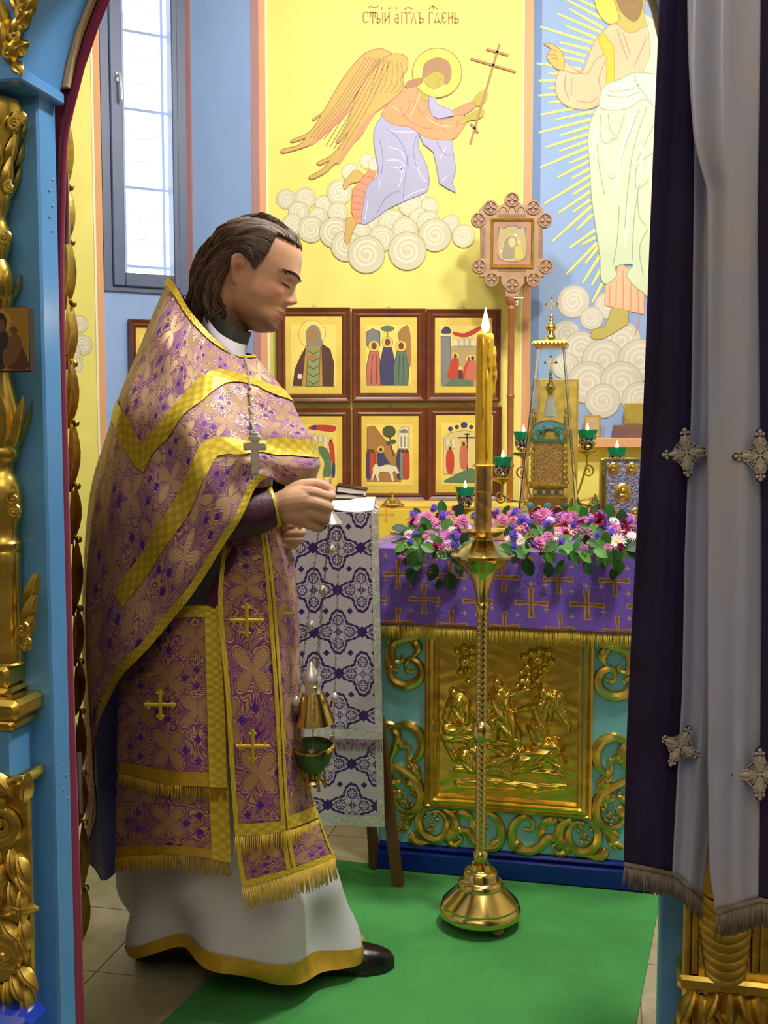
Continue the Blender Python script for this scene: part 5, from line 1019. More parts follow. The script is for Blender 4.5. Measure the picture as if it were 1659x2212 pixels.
a.poly('small_robe', [(1262, 490), (1285, 490), (1290, 560), (1258, 560)], MAN); a.poly('halo', ell(1273, 478, 14, 14), GG); a.poly('steps', [(1160, 595), (1230, 540), (1360, 560), (1360, 595)], GRE, False)
a = arts[3]
a.poly('canopy', [(265, 880), (300, 855), (440, 860), (430, 900), (330, 890)], RED); a.poly('dome', ell(305, 870, 16, 16), BLU)
for x in (310, 345, 380): a.poly('arch', [(x-14, 1010), (x-14, 930), (x, 910), (x+14, 930), (x+14, 1010)], WHT, False, GRY, 3)
a.poly('wall', [(180, 960), (300, 960), (300, 1190), (180, 1190)], paint(186, 160, 110), False)
a.poly('halo', ell(350, 985, 22, 22), GG); a.poly('green_robe', [(340, 995), (385, 1010), (415, 1080), (412, 1195), (360, 1195), (370, 1100), (330, 1030)], GRE); a.poly('halo', ell(415, 955, 22, 22), GG); a.poly('red_robe', [(400, 970), (430, 975), (442, 1100), (425, 1120), (408, 1040)], RED); a.poly('head', ell(413, 960, 9, 12), MAN); a.poly('blue_robe', [(425, 1110), (442, 1110), (440, 1195), (418, 1195)], BLU)
a = arts[4]
a.poly('mountain', [(655, 870), (700, 858), (745, 920), (800, 980), (850, 1060), (870, 1180), (880, 1230), (655, 1230)], ROK, False, paint(140, 96, 50), 4); a.poly('city', [(858, 1010), (862, 900), (885, 865), (930, 868), (935, 1010)], WHT, False, GRY, 4); a.poly('dome', [(868, 905), (900, 880), (930, 905)], GRY); a.lines('window', [[(880, 930), (880, 1000)], [(905, 930), (905, 1000)], [(925, 930), (925, 1000)]], 5, BLU, False)
a.lines('trunk', [[(805, 930), (815, 1000), (830, 1060)]], 8, MAN); a.poly('tree_crown', ell(800, 898, 42, 38), paint(84, 92, 52), False, paint(50, 60, 36), 4); a.poly('branch_leaf', ell(828, 965, 18, 16), paint(84, 92, 52)); a.poly('branch_leaf', ell(795, 975, 16, 14), paint(84, 92, 52))
for x, m in ((668, BLU), (690, RED), (870, BLU), (890, GRY), (915, RED)): a.poly('bystander', [(x-16, 1035), (x, 1015), (x+16, 1035), (x+20, 1120), (x+16, 1205), (x-16, 1205), (x-20, 1120)], m, True, MAN, 3); a.poly('head', ell(x, 1030, 10, 12), MAN)
a.poly('donkey', [(690, 1140), (705, 1115), (740, 1110), (820, 1120), (850, 1130), (870, 1175), (850, 1180), (838, 1160), (825, 1170), (835, 1225), (820, 1230), (800, 1170), (740, 1165), (730, 1190), (740, 1230), (722, 1228), (708, 1180), (690, 1225), (678, 1222), (692, 1170)], WHT, False, GRY, 4)
a.poly('rider_robe', [(725, 1040), (760, 1035), (785, 1080), (805, 1110), (770, 1120), (730, 1130), (722, 1090)], BLU); a.poly('halo', ell(745, 1015, 24, 24), GG, False, ROK, 3); a.poly('head', ell(745, 1018, 11, 14), MAN)
a = arts[5]
a.poly('church', [(1160, 1180), (1162, 940), (1210, 905), (1300, 890), (1360, 900), (1450, 905), (1452, 1180)], paint(226, 206, 140), False, GRY, 4)
for x, y, r_ in ((1207, 880, 16), (1250, 868, 14), (1298, 855, 22), (1345, 868, 14), (1400, 880, 16)): a.poly('dome', ell(x, y, r_, r_), BLU)
for x in (1190, 1230, 1390, 1430): a.poly('arch', [(x-14, 1010), (x-14, 955), (x, 935), (x+14, 955), (x+14, 1010)], WHT, False, GRY, 3)
a.poly('hill', [(1170, 1235), (1230, 1190), (1290, 1160), (1350, 1140), (1400, 1180), (1450, 1235)], GRE); a.lines('cross', [[(1318, 910), (1318, 1150)], [(1255, 938), (1380, 938)], [(1300, 915), (1336, 915)]], 9, MAN, False)
for x, y, m in ((1205, 1010, RED), (1295, 980, PINKR)): a.poly('halo', ell(x, y, 22, 22), GG, False, ROK, 3); a.poly('robe', [(x-20, y+18), (x+18, y+18), (x+28, y+90), (x+18, y+160), (x-18, y+160), (x-28, y+90)], m); a.poly('head', ell(x, y, 11, 14), MAN)
# icon under the window, partly hidden behind the priest
PW = Pl(WIN.at(0, 0, .002), WD); u0, v1 = PW.uv(276, 690); u1 = u0+.20; v0 = PW.uv(276, 905)[1]
t = framed('framed icon hanging under the window behind the raised collar', PW, u0, v0, u1, v1, .03, .03)
MB().ball(PW.at((u0+u1)/2, (v0+v1)/2, .016), .05, 14, sc=(1, .06, 1.4)).build('saint_figure', MAN, t)
# ---------------------------------------------------------------- processional icon on a pole
QY = 4.27; PQ = Pl((0, QY, 0), (1, 0, 0)); zq = lambda x, y: PQ.uv(1000+x*.13261, 400+y*.13261); ks = .13261*QY/F
WOODC = mk('carved_wood', RGB(176, 138, 104), .45, 0, .12, 30); WOODD = mk('carved_wood_recess', RGB(140, 104, 78), .55, 0, .15, 30); POLE = mk('pole_wood', RGB(160, 100, 56), .35, 0, .15, 14)
px0 = PY(1105, 640, QY); pic = thing('processional_icon', 'carved wooden processional icon with cross roundels on a tall pole', 'icon', (px0.x, QY, 0))
def ZP(l): return [zq(x, y) for x, y in l]
MB().prism(ZP([(265, 400), (330, 330), (620, 330), (680, 290), (920, 290), (980, 330), (1250, 330), (1310, 400), (1310, 640), (1290, 700), (1300, 1200), (1320, 1500), (1000, 1500), (1000, 1600), (930, 1680), (915, 1830), (690, 1830), (680, 1680), (620, 1600), (620, 1500), (270, 1500), (290, 1200), (280, 700), (265, 640)]), -.012, .006, PQ.mat(), ch=.002).build('plaque', WOODC, pic)
for x, y in ((797, 240), (450, 370), (1140, 370), (250, 570), (1335, 580), (262, 1325), (1348, 1325), (462, 1540), (1145, 1540), (800, 1630)):
    u, v = zq(x, y); R_ = 116*ks; n = 28; b = MB()
    b.lathe([(R_, -.012), (R_, .010), (R_*.97, .012), (R_*.8, .012), (R_*.78, .007), (0, .007)], n, PQ.mat(u, v)); r1 = b.build('roundel', WOODC, pic)
    b = MB()
    for k in range(4):
        a_ = k*pi/2; T = lambda p: (p[0]*cos(a_)-p[1]*sin(a_), p[0]*sin(a_)+p[1]*cos(a_)); b.prism([T(p) for p in ((0, -R_*.07), (R_*.66, -R_*.2), (R_*.70, 0), (R_*.66, R_*.2), (0, R_*.07))], .007, .011, PQ.mat(u, v))
    b.build('cross', WOODC, r1)
    MB().lathe([(R_*.77, .0072), (0, .0073)], n, PQ.mat(u, v)).build('recess', WOODD, r1)
frame_bars(PQ, *zq(445, 1350), *zq(1150, 550), [(0, .006), (0, .014), (.004, .018), (.008, .014), (.010, .006)], 'gilt_frame', GOLD, pic)
u0, v0 = zq(490, 1300); u1, v1 = zq(1105, 605); MB().box((u0, v0, .004), (u1, v1, .008), PQ.mat()).build('mount', mk('mount_wood', RGB(178, 128, 98), .4), pic)
MB().prism(ZP([(575, 1210), (1025, 1210), (1025, 695), (935, 690), (870, 660), (800, 650), (720, 665), (660, 695), (575, 695)]), .008, .0095, PQ.mat()).build('icon_ground', paint(120, 122, 126), pic)
a = Art(Pl((0, QY-.0096, 0), (1, 0, 0)), pic, 1000, 400, .13261); a.lay = (lambda s: (lambda: (setattr(s, 'k', s.k+1), s.k*.00006)[1]))(a)
a.poly('gold_arch', [(600, 1190), (1000, 1190), (1000, 720), (920, 720), (860, 680), (800, 670), (730, 685), (670, 720), (600, 720)], paint(186, 168, 112)); a.poly('mother', [(640, 1190), (660, 950), (700, 860), (790, 810), (880, 860), (900, 960), (880, 1190)], paint(158, 142, 112), True, paint(220, 206, 160), 8); a.poly('face', ell(800, 930, 60, 80), paint(206, 190, 124)); a.poly('child', [(850, 1190), (850, 1010), (920, 980), (970, 1020), (985, 1190)], paint(198, 184, 96), True, paint(150, 136, 90), 5); a.poly('child_face', ell(915, 930, 34, 40), paint(206, 190, 124))
for x, y in ((857, 808), (625, 1077)): a.poly('pearl', ell(x, y, 18, 20), paint(250, 240, 220))
def beadrow(pts, r_):
    for i, (x, y) in enumerate(pts): u, v = zq(x, y); MB().ball(PQ.at(u, v, .006), r_*ks, 8, sc=(1, .5, 1)).build('bead', WOODC, pic)
for (x0, y0, x1, y1) in ((560, 480, 1030, 535), (570, 1365, 1030, 1415), (305, 700, 360, 1185), (1232, 700, 1290, 1185)):
    u0, v1 = zq(x0, y0); u1, v0 = zq(x1, y1); MB().box((u0, v0, .004), (u1, v1, .0068), PQ.mat()).build('bead_groove', WOODD, pic)
beadrow([(585+i*42, 507) for i in range(11)], 15); beadrow([(595+i*42, 1390) for i in range(11)], 15); beadrow([(332, 730+i*40) for i in range(12)], 14); beadrow([(1260, 730+i*40) for i in range(12)], 14)
for x in (650, 797, 940):
    u, v = zq(x, 445); b = MB(); b.tube([PQ.at(u+60*ks*cos(t), v+80*ks*sin(t), .007) for t in [pi*i/12 for i in range(13)]], .0018, 6); b.build('lunette', WOODD, pic)
MB().lathe([(.013, 0), (.013, PY(1105, 1010, QY).z), (.018, PY(1105, 1006, QY).z), (.013, PY(1105, 1000, QY).z), (.013, PY(1105, 860, QY).z), (.017, PY(1105, 855, QY).z), (.013, PY(1105, 850, QY).z), (.0125, PY(1105, 672, QY).z), (.017, PY(1105, 668, QY).z), (.014, PY(1105, 660, QY).z), (.022, PY(1105, 652, QY).z), (.022, PY(1105, 646, QY).z), (.012, PY(1105, 642, QY).z)], 18, Matrix.Translation((px0.x, QY, 0))).build('pole', POLE, pic)
b = MB(); b.tube([PY(1110, 644, QY-.02), PY(1130, 644, QY-.02)], .003, 6); spiral(b, Pl(PY(1117, 656, QY-.02), (1, 0, 0)), 0, 0, .010, 1, 1.3, .0018, .001); b.build('clamp', SILVER, pic)
# ---------------------------------------------------------------- lectern under a silver and purple cover
g = G('silver_purple_brocade'); u, v = uvs(g)
AA, BB = .132, .112; sil = RGB(222, 216, 222); pur = RGB(66, 36, 112); col = g.mix(g.step(g.noise(g.vec(g.m('MULTIPLY', u, 3.0), v), 260, 1), .5, .1), RGB(196, 190, 198), sil)
outl = flor = dia = sml = None
for ou, ov in ((0, 0), (.5, .5)):
    x, y = lat(g, u, v, AA, BB*1.0*2, ou, ov); r_, th = polar(g, x, g.m('MULTIPLY', y, 1.05))
    c4 = g.m('COSINE', g.m('MULTIPLY', th, 4.0)); wav = g.m('MULTIPLY', g.m('SINE', g.m('MULTIPLY', th, 24.0)), .0012)
    edge_ = g.m('ADD', g.m('ADD', .0475, g.m('MULTIPLY', c4, .0125)), wav); d = g.m('SUBTRACT', r_, edge_)
    o1 = lt(g, ab(g, d), .0042); o2 = lt(g, ab(g, g.m('ADD', d, .0115)), .0011); ring = OR(g, o1, o2)
    ins = lt(g, g.m('ADD', d, .014), 0)                     # four palmettes and a star inside
    ax, ay = ab(g, x), ab(g, y); mx, mn = g.m('MAXIMUM', ax, ay), g.m('MINIMUM', ax, ay)
    pr, pt = polar(g, g.m('SUBTRACT', mx, .031), mn); pm = lt(g, ab(g, g.m('SUBTRACT', pr, .0125)), .0015)
    pet = AND(g, lt(g, pr, .0105), lt(g, g.m('SINE', g.m('MULTIPLY', pt, 7.0)), -.35, .2))
    st = AND(g, lt(g, g.m('ADD', g.m('MULTIPLY', mn, 3.2), mx), .019), NOT(g, lt(g, mn, .0009)))
    f_ = OR(g, pm, pet, st); outl = ring if outl is None else OR(g, outl, ring); flor = f_ if flor is None else OR(g, flor, AND(g, f_, lt(g, r_, .052)))
    x, y = lat(g, u, v, AA, BB*2, ou+.5, ov); dd = lt(g, g.m('ADD', ab(g, x), ab(g, y)), .0165); dia = dd if dia is None else OR(g, dia, dd)
for ou, ov in ((.25, .25), (.75, .25), (.25, .75), (.75, .75)):
    x, y = lat(g, u, v, AA, BB*2, ou, ov); q = lt(g, g.m('ADD', ab(g, x), ab(g, y)), .009); sml = q if sml is None else OR(g, sml, q)
LBROC = g.set(g.mix(OR(g, outl, flor, dia, sml), col, pur), .38, .25); g.bump(OR(g, outl, flor, dia, sml), -.3, .001)
STRIM = mk('silver_galloon', RGB(206, 210, 202), .4, .2, .2, 90, .8, 300, .002)
NAP = mk('white_napkin', RGB(236, 232, 228), .8, 0, .03); OAK = mk('lectern_wood', RGB(104, 66, 34), .4, 0, .2, 10)
LYc = 2.76
lec = thing('lectern', 'folding wooden lectern under a silver and purple brocade cover', 'lectern', PY(730, 1900, LYc+.1)-V((0, 0, PY(730, 1900, LYc+.1).z)))
LX = EX; lo = PY(720, 1100, LYc); lo.z = 0; LP = Pl((lo.x, LYc, 0), (cos(.05), -sin(.05), 0))
uR, zT = LP.uv(817, 1108); zB = LP.uv(760, 1788)[1]; uL = LP.uv(600, 1500)[0]; zM = LP.uv(760, 1600)[1]
uRb = LP.uv(832, 1750)[0]
def lcl(s, t, z1, n0):
    uu_ = uL+(uR+(uRb-uR)*t*(zT-z1)/(zT-zB)-uL)*s; z = zT-(zT-(z1+.012*s))*t
    return LP.at(uu_, z, n0+.010*sin(s*7+1)*t+.008*t)
def ltop(s, t): return LP.at(uL+(uR-uL)*s, zT+.012*t+.008*sin(pi*t), -.15*t)
lay2 = MB().grid(lambda s, t: lcl(s, t, zB, .0), 24, 40, uvfn=lambda s, t: (s*(uRb-uL), -t*(zT-zB))).build('under_cover', LBROC, lec, ang=180)
lay1 = MB().grid(lambda s, t: lcl(s, t, zM, .006), 24, 40, uvfn=lambda s, t: (s*(uRb-uL)+.03, -t*(zT-zM)-.02)).build('cover', LBROC, lec, ang=180)
MB().grid(ltop, 24, 20, uvfn=lambda s, t: (s*(uR-uL)+.03, t*.16-.02)).build('top_cover', LBROC, lec, ang=180)
def strip(name, f, s0, s1, t0, t1, off, mat, parent, ns=2, nt=40):
    return MB().grid(lambda s, t: f(s0+(s1-s0)*s, t0+(t1-t0)*t)+LP.n*off, ns, nt).build(name, mat, parent, ang=180)
strip('silver_edging', lambda s, t: lcl(s, t, zB, .0), .93, 1.0, 0, 1, .0015, STRIM, lec); strip('silver_edging', lambda s, t: lcl(s, t, zB, .0), 0, 1, .965, 1.0, .0018, STRIM, lec, 30, 3)
strip('silver_edging', lambda s, t: lcl(s, t, zM, .006), .93, 1.0, 0, 1, .0015, STRIM, lec); strip('silver_edging', lambda s, t: lcl(s, t, zM, .006), 0, 1, .955, 1.0, .0018, STRIM, lec, 30, 3)
fringe('fringe', [lcl(i/20, 1, zM, .008) for i in range(21)], .032, mk('mauve_fringe', RGB(150, 128, 140), .6, .1, .2, 80), lec, .0024, .0011)
def bar(a_, b_, w_, d_, name, mat, parent):
    a_, b_ = V(a_), V(b_); t = (b_-a_); L_ = t.length; M = t.to_track_quat('Z', 'Y').to_matrix().to_4x4(); M.translation = a_
    return MB().box((-w_/2, -d_/2, 0), (w_/2, d_/2, L_), M, ch=.003).build(name, mat, parent)
ft = PZ(860, 1912, .006); tp_ = LP.at(uRb-.02, .46, -.03); bar(ft, tp_, .02, .03, 'leg', OAK, lec)
ft2 = ft+LP.ex*-.24; bar(ft2, tp_+LP.ex*-.20, .02, .03, 'leg', OAK, lec)
up1, up2 = LP.at(uRb-.035, zT+.04, -.16), LP.at(uL+.03, zT+.04, -.16)
bk = ft+LP.n*-.11+LP.ex*-.07; bk2 = ft2+LP.n*-.11; bar(bk, LP.at(uR-.07, zT-.01, -.03), .02, .03, 'leg', OAK, lec); bar(bk2, LP.at(uL+.03, zT-.01, -.03), .02, .03, 'leg', OAK, lec)
bar(tp_, LP.at(uR-.03, zT-.01, -.12), .02, .03, 'leg', OAK, lec); bar(tp_+LP.ex*-.2, LP.at(uL+.03, zT-.01, -.12), .02, .03, 'leg', OAK, lec)
bar(LP.at(uL+.01, zT-.012, -.015), LP.at(uR-.01, zT-.012, -.015), .02, .02, 'crossbar', OAK, lec)
npk = MB().grid(lambda s, t: ltop(.15+.80*s, .02+.9*t)+V((0, 0, .006+.010*sin(s*6+t*3)*sin(t*5+1)**2)), 30, 24).build('napkin', NAP, ang=180)
tag(npk, 'white folded napkin lying on top of the brocade lectern', 'napkin'); m_ = npk.modifiers.new('t', 'SOLIDIFY'); m_.thickness = .004; m_.offset = 1
# ---------------------------------------------------------------- little cupboard with binders behind the lectern
KY = 3.75; k0 = PY(690, 1080, KY); k1 = PY(809, 1080, KY)
cab = thing('cupboard', 'pale wooden cupboard behind the lectern with binders on top', 'cupboard', ((k0.x+k1.x)/2, KY+.1, 0)); kz = k0.z
MB().box((k0.x, KY, 0), (k1.x, KY+.2, kz-.012), ch=.003).build('body', WOODL, cab); MB().box((k0.x-.004, KY-.008, kz-.012), (k1.x+.004, KY+.205, kz), ch=.002).build('top', mk('cupboard_top', RGB(176, 150, 92), .4), cab)
MB().box((k0.x+.1, KY-.006, .1), (k1.x-.012, KY, kz-.03), ch=.002).build('door', WOODL, cab)
BND = mk('black_binder', RGB(34, 26, 34), .3, 0, .1); BND2 = mk('maroon_binder', RGB(74, 24, 36), .3, 0, .1); PAP = mk('paper_block', RGB(232, 232, 226), .8)
def binder(x0, z0, w_, h_, ang, mat, lb):
    M = Matrix.Translation((x0, KY+.02, z0)) @ Matrix.Rotation(ang, 4, 'Y'); t = thing('binder', lb, 'book', (x0, KY+.02, z0))
    b = MB(); b.box((0, 0, 0), (w_, .16, .003), M); b.box((0, 0, h_-.003), (w_, .16, h_), M); b.box((0, 0, 0), (.003, .16, h_), M); b.build('cover', mat, t)
    MB().box((.004, .003, .004), (w_-.004, .155, h_-.004), M).build('pages', PAP, t)
bx0 = PY(722, 1070, KY).x
binder(bx0, kz+.001, .104, .022, .02, BND, 'black binder lying flat on the pale cupboard'); binder(bx0+.004, kz+.026, .110, .026, .16, BND2, 'maroon binder tilted on top of the black binder')
t = thing('book', 'cream book standing beside the binders on the cupboard', 'book', (PY(703, 1070, KY).x, KY+.03, kz)); x0 = PY(698, 1070, KY).x
MB().box((x0, KY+.02, kz), (x0+.022, KY+.15, kz+.075), ch=.002).build('cover', mk('cream_cover', RGB(222, 170, 110), .5), t); MB().box((x0+.003, KY+.018, kz+.002), (x0+.019, KY+.02, kz+.073)).build('pages', PAP, t)
# ---------------------------------------------------------------- brass candle stand with one tall candle
DS = PZ(1037, 1982, .022); DS.z = 0; sx, sy = DS.x, DS.y
def sz(y): return PY(1040, y, sy).z
hr = lambda w_: w_*sy/F
cst = thing('candle_stand', 'tall polished brass candle stand with twisted stem on the green carpet', 'candle stand', (sx, sy, .006))
MS = Matrix.Translation((sx, sy, 0)); zb0 = .030
base_prof = [(80, None)]
bp = [(hr(84), zb0), (hr(90), zb0+.006), (hr(91), zb0+.016), (hr(88), zb0+.024), (hr(84), zb0+.028), (hr(85), zb0+.034), (hr(80), zb0+.040), (hr(60), zb0+.062), (hr(50), zb0+.072), (hr(50), zb0+.082), (hr(47), zb0+.088), (hr(40), zb0+.092), (hr(38), zb0+.108), (hr(34), zb0+.114), (hr(24), zb0+.118)]
ztop = bp[-1][1]
MB().lathe(bp, 48, MS).build('base', BRASS, cst)
for k in range(3):
    a_ = -1.05+2*pi*k/3; MB().ball((sx+hr(66)*cos(a_), sy+hr(66)*sin(a_), .006+.0125), .0125, 12, sc=(1.3, 1.3, 1)).build('foot', mk('brass_foot', RGB(150, 120, 66), .4, .6), cst)
MB().lathe([(hr(w_), z) for w_, z in ((24, ztop), (20, ztop+.012), (15, sz(1872)), (13, sz(1858)), (16, sz(1853)), (17, sz(1846)), (15, sz(1840)), (11, sz(1836)))], 32, MS).build('stem_foot', BRASS, cst)
def shaft(name, y0, y1, w0, w1):
    z0, z1 = sz(y0), sz(y1); n = 130; MB().lathe([(hr(w0+(w1-w0)*i/n), z0+(z1-z0)*i/n) for i in range(n+1)], 40, MS, fn=lambda r, z, a_: r*(1+.05*sin(6*a_+z*2*pi*6/.085))).build(name, BRASS, cst)
shaft('twisted_stem', 1836, 1601, 11.5, 11.5)
MB().lathe([(hr(w_), sz(y)) for w_, y in ((12, 1602), (16, 1598), (18, 1594), (22, 1586), (23, 1574), (22, 1566), (16, 1560), (12, 1556))], 32, MS).build('knop', BRASS, cst)
shaft('twisted_stem', 1556, 1330, 12, 12)
MB().lathe([(hr(w_), sz(y)) for w_, y in ((12, 1330), (13, 1320), (17, 1314), (17, 1306), (13, 1300), (15, 1285), (21, 1258), (26, 1250), (28, 1244), (40, 1230), (58, 1214), (65, 1206), (70, 1203), (71, 1198), (66, 1195), (52, 1187), (36, 1178), (22, 1166))], 48, MS).build('drip_pan', BRASS, cst)
MB().lathe([(hr(w_), sz(y)) for w_, y in ((20, 1168), (20, 1162), (30, 1160), (42, 1152), (47, 1146), (44, 1146), (30, 1154), (12, 1156))], 48, MS, fn=lambda r, z, a_: r*(1+.02*sin(12*a_))).build('candle_cup', BRASS, cst)
z0, z1 = sz(1158), sz(1060); n = 60
MB().lathe([(hr(18), z0+(z1-z0)*i/n) for i in range(n+1)]+[(hr(18.5), sz(1058)), (hr(17.5), sz(1040)), (hr(18.5), sz(1036)), (hr(17.5), sz(1008))], 32, MS, fn=lambda r, z, a_: r*(1+.10*abs(sin(a_+z*2*pi/.082))**.6-.05) if z < z1 else r).build('candle_socket', mk('aged_brass_sleeve', (.55, .38, .13, 1), .36, 1.0, .2, 20), cst)
g = G('beeswax'); c = g.co(); WAX = g.set(g.mix(g.step(g.noise(c, 30, 3), .5, .25), RGB(222, 176, 34), RGB(236, 196, 56)), .42, 0, Subsurface_Weight=.25, Subsurface_Radius=(.03, .015, .004), Subsurface_Scale=.4); g.bump(g.noise(c, 40, 3), .3, .004)
cn = thing('candle', 'thick yellow beeswax candle burning on the brass stand', 'candle', (sx, sy, sz(1006)))
zc0, zc1 = sz(1006), sz(722); lean = PY(1043, 722, sy).x-PY(1037, 1006, sy).x
def cand(s, t):
    a_ = 2*pi*s; z = zc0+(zc1-zc0)*t; r_ = hr(17.5+1.2*t)*(1+.02*sin(3*a_+z*30)+.012*sin(7*a_-z*50))
    off = (PY(1040, 1006, sy).x-sx)*0
    if t > .97: r_ *= 1-.1*(t-.97)/.03
    return (sx+lean*(t**1.6)*.7+r_*cos(a_), sy+r_*sin(a_), z+.004*(t > .97)*sin(2*a_))
b = MB().grid(cand, 28, 60, closed=True); n = 28
b.f.append(tuple(60*n+i for i in range(n))); b.m.append(0); b.build('wax', WAX, cn, ang=180)
for y0, y1, w_, aa in ((748, 860, .0075, .1), (760, 815, .006, -.25), (735, 800, .004, -1.2), (730, 900, .003, -1.9), (800, 990, .0035, -1.4)):
    R_ = hr(18.5); q = [(sx+lean*.6+R_*cos(aa), sy+R_*sin(aa), sz(y0+(y1-y0)*i/8)) for i in range(9)]; MB().tube(q, lambda t: w_*(.5+.5*sin(pi*t)+.25*sin(t*14)), 8).build('wax_drip', WAX, cn, ang=180)
MB().lathe([(hr(22), sz(1008)), (hr(23), sz(1005)), (hr(17), sz(1003))], 24, MS, fn=lambda r, z, a_: r*(1+.10*sin(3*a_+1)+.08*sin(5*a_))).build('wax_collar', WAX, cn, ang=180)
fx = sx+lean*.7
MB().tube([(fx, sy, zc1-.004), (fx+.001, sy, zc1+.012)], .0012, 6).build('wick', paint(30, 24, 20), cn)
FL2 = FLM.copy(); FL2.node_tree.nodes['Emission'].inputs[1].default_value = 22; FL2.node_tree.nodes['Emission'].inputs[0].default_value = (1, .7, .35, 1)
MB().lathe([(0, zc1+.002), (.007, zc1+.008), (.0095, zc1+.018), (.007, zc1+.034), (.003, zc1+.05), (0, zc1+.064)], 16, Matrix.Translation((fx, sy, 0))).build('flame', FL2, cn)
pl_ = bpy.data.lights.new('candle_flame_light', 'POINT'); pl_.energy = 1.2; pl_.color = (1, .72, .4); pl_.shadow_soft_size = .02
po = bpy.data.objects.new('candle_flame_light', pl_); COL.objects.link(po); po.location = (fx, sy, zc1+.075)
# ---------------------------------------------------------------- the priest
Y0 = 2.36; PXM = F/Y0
def Q(px, py, dy=0.0): return PY(px, py, Y0+dy)
def cr(a, b, c, d, t):
    t2 = t*t; t3 = t2*t; return (b*2+(c-a)*t+(a*2-b*5+c*4-d)*t2+(b*3-a-c*3+d)*t3)*.5
class Surf:                                   # smooth sheet through a grid of points; columns run round, rows run down
    def __init__(s, cols, closed=False): s.c = cols; s.n = len(cols); s.r = len(cols[0]); s.cl = closed
    def col(s, i, v):
        c = s.c[i % s.n] if s.cl else s.c[min(max(i, 0), s.n-1)]
        x = v*(s.r-1); j = min(int(x), s.r-2); t = x-j; g_ = lambda k: c[min(max(k, 0), s.r-1)]
        return cr(g_(j-1), g_(j), g_(j+1), g_(j+2), t)
    def at(s, u, v):
        m = s.n if s.cl else s.n-1; x = (u % 1.0 if s.cl else min(max(u, 0), 1))*m; i = int(x)
        if not s.cl: i = min(i, m-1)
        t = x-i; return cr(s.col(i-1, v), s.col(i, v), s.col(i+1, v), s.col(i+2, v), t)
    def nrm(s, u, v, c0):
        e = .004; a = s.at(u+e, v)-s.at(u-e, v); b = s.at(u, min(v+e, 1))-s.at(u, max(v-e, 0)); n = a.cross(b); n = n.normalized() if n.length > 1e-9 else V((0, -1, 0))
        p = s.at(u, v); return -n if n.dot(V((p.x-c0.x, p.y-c0.y, .0))) < 0 else n
    def index(s, u0, u1, nu=140, nv=90):
        s.tab = []
        for i in range(nu+1):
            for j in range(nv+1):
                u = u0+(u1-u0)*i/nu; v = j/nv; p = s.at(u, v)-CAM; d = p.dot(FW); s.tab.append((CX+F*p.x/d, CY-F*p.dot(UP)/d, u, v))
    def find(s, px, py):
        return min(s.tab, key=lambda q: (q[0]-px)**2+(q[1]-py)**2)[2:]
    def band(s, name, uvp, w_, off, mat, parent, c0, n=8, k=4, smooth=True):
        uvp = cat(uvp, n) if smooth else uvp; b = MB(); P = []; L = 0; prev = None
        for i, (u, v) in enumerate(uvp):
            p = s.at(u, v); e = .003
            Su = (s.at(u+e, v)-s.at(u-e, v))/(2*e); v1, v2 = min(v+e, 1), max(v-e, 0); Sv = (s.at(u, v1)-s.at(u, v2))/(v1-v2)
            a_, b_ = uvp[max(i-1, 0)], uvp[min(i+1, len(uvp)-1)]; T_ = Su*(b_[0]-a_[0])+Sv*(b_[1]-a_[1]); T_ = T_.normalized() if T_.length > 1e-9 else V((1, 0, 0))
            nn = s.nrm(u, v, c0); sd = nn.cross(T_).normalized()
            A = Su.dot(Su); B = Su.dot(Sv); C = Sv.dot(Sv); D = max(A*C-B*B, 1e-12); r1, r2 = Su.dot(sd), Sv.dot(sd); du, dv = (C*r1-B*r2)/D, (A*r2-B*r1)/D
            if prev is not None: L += (p-prev).length
            prev = p
            lo_, hi_ = (w_ if isinstance(w_, tuple) else (-w_/2, w_/2))
            for j in range(k+1):
                q = lo_+(hi_-lo_)*j/k; uu_, vv_ = u+du*q, min(max(v+dv*q, 0), 1)
                b.v.append(s.at(uu_, vv_)+nn*off); b.uv[len(b.v)-1] = (L, q)
        m = len(uvp)
        for i in range(m-1):
            for j in range(k): b.f.append((i*(k+1)+j, i*(k+1)+j+1, (i+1)*(k+1)+j+1, (i+1)*(k+1)+j)); b.m.append(0)
        return b.build(name, mat, parent, ang=180)
